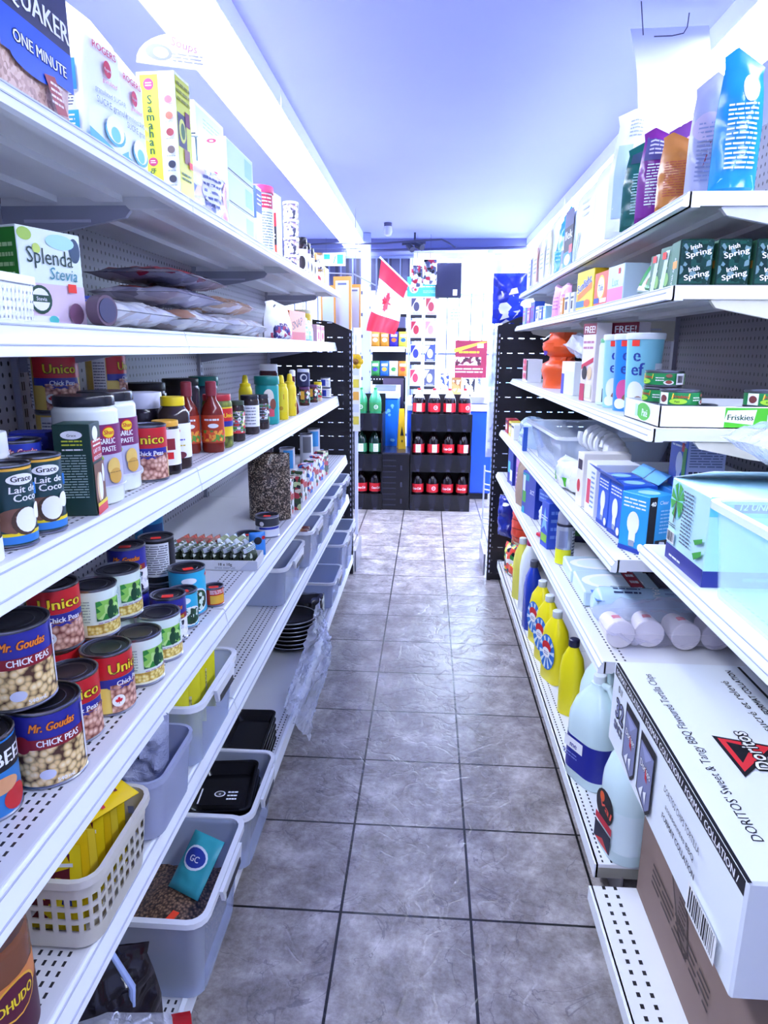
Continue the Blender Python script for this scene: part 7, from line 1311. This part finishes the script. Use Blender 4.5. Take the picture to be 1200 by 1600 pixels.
# counter stuff right of the rack: cartons, shelf
def counter():
    out = []; m = MB(); m.box(0, .75, 0, .28, 0, .92, c('#c9cfe6', .5)); out.append(P('cabinet', m)); t = MB(); t.box(-.01, .77, -.02, .29, .9205, .95, c('#e6eaf8', .4)); out.append(P('worktop', t)); return out
CXX = at(687, 600, 6.95)[0]+.01
place('counter', 'white shop counter behind the chest freezer', 'counter', counter, (CXX, 6.93, 0))
for i, (u0, u1, v0, v1, col, cs, lb) in enumerate(((686, 704, 578, 600, '#e9ecf6', '#3a4a9a', 'white and blue pack on the counter behind the cola rack'), (705, 722, 590, 606, '#b88a4a', '#8a5a2a', 'small brown carton on the counter behind the cola rack'), (722, 745, 588, 612, '#f0f2f8', '#20202c', 'white and black checked cigarette cartons on the counter'), (745, 757, 588, 618, '#b8c2dc', '#6a7698', 'pale grey cartons at the right end of the counter'))):
    a = at(u0, v1, 7.0); b_ = at(u1, v0, 7.0); w_ = b_[0]-a[0]-.006; h_ = b_[2]-.951
    place('carton', lb, 'carton', prt(MB().box(-w_/2, w_/2, 0, .1, 0, h_, c(col)), lambda u, v, o=0: (u, -o, v), [('r', -w_*.4, h_*.15, w_*.4, h_*.85, speckle('carton_check%d' % i, [cs, col, '#f4f4fa', cs], 30))]), ((a[0]+b_[0])/2, 7.0, .951))
def lottery():
    m = MB(); W_ = c('#e6eaf6', .4)
    m.box(0, .16, 0, .2, 0, .5, W_); return m
# hanging bags right of the window
p = at(790, 500, 5.2)
def bluebag():
    f = bag(.19, .28, .05, speckle('blue_chip_print', ['#1f34c0', '#2a44d8', '#1c2ea8', '#e9ecf8', '#2438c8'], 18, .2), [('p', [(-.06, .1), (.02, .16), (.06, .12), (-.02, .08)], WH), ('p', [(-.05, .18), (.04, .2), (.05, .17), (-.04, .15)], c('#e6e0f0')), ('p', [(-.05, .02), (.05, .05), (.06, .075), (-.03, .06)], WH)], 90, .01, 'pillow'); return f()
X_ = at(789, 480, 4.35)[0]
place('chip_bag', 'large royal blue chip bag clipped above the black end panel', 'chip bag', bluebag, (X_, 4.13, 1.545), R(-4))
def hbags(seed): return lambda: bag(.19, .34, .08, plastic('hanging_bag_film', '#e2e6f6', .3, .12, '#eef2ff', 20), [('l', -.04, .1, .04, .16, 2, c('#a0a8c8'))], seed, .022, 'pillow', nx=14, ny=20)()
for i, (u, v, Y, s, lb) in enumerate(((795, 440, 4.6, .85, 'white carrier bag with black script hanging beside the right shelf top'), (808, 436, 4.5, .9, 'second white carrier bag hanging at the end of the right shelving'))):
    p = at(u, v, Y); place('carrier_bag', lb, 'carrier bag', bag(.2, .28, .08, c('#eef0f6', .4), [('t', 'S', 0, .1, .09, INK, {'w': .05}), ('r', -.05, .02, .05, .05, speckle('bag_print', ['#c8a080', '#3a3a5a', '#e9e9f0'], 60))], 95+i, .016, 'pillow', nx=14, ny=16), (p[0], p[1], 1.70), R(-10*i))
place('bag_rail', 'thin white rail carrying the hanging carrier bags', 'rail', lambda: MB().tube([(.40, 4.55, 1.985), (.80, 4.55, 1.985), (.96, 4.3, 1.985)], .006, c('#d8deF4'.lower()), 6), (0, 0, 0))
for i, (u, v0, Y, lb) in enumerate(((764, 700, 4.22, 'bunch of clear plastic bags hanging low along the black end panel edge'), (770, 600, 4.25, 'bunch of clear plastic bags hanging high along the black end panel edge'))):
    p = at(u, v0, Y); place('hanging_bags', lb, 'plastic bags', bag(.07, .42-.06*i, .07, plastic('hanging_bag_film', '#e2e6f6', .3, .12, '#eef2ff', 20), [], 97+i, .02, 'pillow', None, lambda S, Y=Y, i=i: [P('hook', MB().tube([(0, 0, .415-.06*i), (.0, 4.057-Y-.02, .425-.06*i)], .003, c('#c9cfe8'), 5))], 'bag', 8, 22), (max(p[0], .40), Y+.02, p[2]-.02-.04*(1-i)), 0)
# left of the aisle end: envelopes, sign, yellow things
def envelope(w, h): return lambda: prt(MB().box(-w/2, w/2, 0, .02, 0, h, c('#c98a3a', .6)), lambda u, v, o=0: (u, -o, v), [('r', -w*.38, .0, w*.38, h*.92, c('#b6bfd8', .3)), ('r', -w*.25, h*.84, w*.25, h*.88, c('#5a628a'))])
for i, (u, v, Y, w, h, lb) in enumerate(((535, 515, 4.40, .115, .32, 'grey-windowed manila envelope pack hanging past the left shelving'), (554, 512, 4.55, .08, .27, 'manila envelope pack hanging next to the steel column'), (513, 512, 4.30, .09, .25, 'manila envelope pack tucked behind the top left shelf end'))):
    p = at(u, v, Y); place('envelope_pack', lb, 'envelopes', envelope(w, h), (p[0], p[1], p[2]), R(-12+10*i), 'hanging envelope packs')
place('peg_hook', 'thin steel rail carrying the hanging envelope packs', 'rail', lambda: MB().tube([(-.75, 4.0995, 1.50), (-.75, 4.0995, 1.62), (-.75, 4.3, 1.85), (-.48, 4.42, 1.85), (-.36, 4.6, 1.80)], .004, c('#b8bede', .3, .6), 6), (0, 0, 0))
p = at(522, 405, 6.98); place('exit_sign', 'white and green pictogram sign at the upper left of the window', 'sign', lambda: prt(MB().box(-.11, .11, 0, .02, -.06, .06, c('#eef6fa', .4)), lambda u, v, o=0: (u, -o, v), [('r', .03, -.045, .09, .045, c('#17b8a4')), ('r', -.1, .0, -.04, .045, c('#2fc0a8')), ('p', [(-.01, -.04), (.01, .03), (.02, .03), (.0, -.04)], c('#2a8a90'))]).tube([(-.08, .01, .06), (-.08, .01, 2.4495-p[2])], .0015, c('#5a6080'), 5).tube([(.08, .01, .06), (.08, .01, 2.4495-p[2])], .0015, c('#5a6080'), 5), p)
for i, (u, v0, v1, lb) in enumerate(((556, 565, 548, 'yellow flower-shaped toy hanging beside the left end panel'),)):
    p = at(u, v0, 4.6)
    def toy():
        m = MB(); 
        for a_ in range(6): m.lathe([(.001, -.012), (.022, -.006), (.022, .006), (.001, .012)], c('#f0c41c', .3), 12, False, False, .03*cos(a_*pi/3), .03*sin(a_*pi/3))
        m.lathe([(.001, -.02), (.02, -.01), (.02, .01), (.001, .02)], c('#8a5a1a'), 12, False, False); return m
    place('flower_toy', lb, 'toy', lambda: [P('flower', toy()), P('cord', MB().tube([(0, -.0, -.0), (0, .9, 0)], .002, c('#e6e6f0'), 5))] if False else [P('flower', toy()), P('cord', MB().tube([(0, .03, 0), (0, .95, 0)], .0015, c('#5a6080'), 5))], p, rot=(R(90), 0, 0))
def ycards():
    m = MB(); m.box(-.03, .03, 0, .01, 0, .62, c('#e6e8d8', .5)); prt(m, lambda u, v, o=0: (u, -o, v), [('r', -.022, .05+k*.09, .022, .11+k*.09, c(('#d8c84a', '#c8d0e0', '#e0a84a')[k % 3])) for k in range(6)]); return m
p = at(556, 600, 5.0); place('clip_strip', 'hanging strip of small yellow and white packets beside the left end panel', 'clip strip', ycards, (p[0], 5.0, .80))
place('wall_post', 'slim white post supporting the hanging strip of packets', 'post', lambda: MB().box(-.012, .012, .012, .03, 0, 1.5, c('#d6dcf2')), (p[0], 5.0, 0))
def kick(s):
    def f():
        m = MB(); m.box(0, .012, 0, .35, 0, .14, c('#9ea0ae', .3, .6)); return m
    return f
place('kick_plate', 'low brushed metal guard plate on the floor past the left end panel', 'guard plate', kick(1), (-.452, 4.12, 0))
place('kick_plate', 'low brushed metal guard plate on the floor past the right end panel', 'guard plate', kick(1), (.372, 4.12, 0))
def wirerack():
    m = MB(); K = c('#c9cfe8', .3, .5)
    for z in (.38, .42, .52, .12, .16): m.tube([(-.03, 0, z), (.12, .0, z-.03)], .006, K, 6)
    for x in (-.03, .12): m.tube([(x, 0, .0), (x, 0, .56)], .007, K, 6)
    return m
place('wire_rack', 'low chromed wire rack between the freezer and the right end panel', 'wire rack', wirerack, (.46, 5.0, 0))
# ================================================================== push round things on one shelf apart until none cut into another
def extent(o):
    ms = [k for k in o.children if k.type == 'MESH'] or [o]
    return max(abs(b[i]) for k in ms for b in k.bound_box for i in (0, 1)), max(b[2] for k in ms for b in k.bound_box)
RND = []
for o in list(COL.objects):
    if o.parent is None and o.get('category') in ('food can', 'jar', 'canister', 'bottle') and o.location.x < -.3 and 1.2 > o.location.z > .7:
        r, h = extent(o); RND.append([o, r, h])
for it_ in range(60):
    for i in range(len(RND)):
        for j in range(i+1, len(RND)):
            a, ra, ha = RND[i]; b, rb, hb = RND[j]
            if a.location.z > b.location.z+hb-.002 or b.location.z > a.location.z+ha-.002: continue
            d = Vector((b.location.x-a.location.x, b.location.y-a.location.y)); L_ = d.length; need = ra+rb+.0012
            if L_ < need:
                d = d/L_ if L_ > 1e-5 else Vector((0, 1)); m_ = (need-L_)/2
                for o, s_ in ((a, -1), (b, 1)): o.location.x += s_*d.x*m_; o.location.y += s_*d.y*m_
    for o, r, h in RND:
        lim = (-.549 if o.location.z > 1.0 else -.502)-r
        o.location.x = min(lim, max(o.location.x, -.94+r))
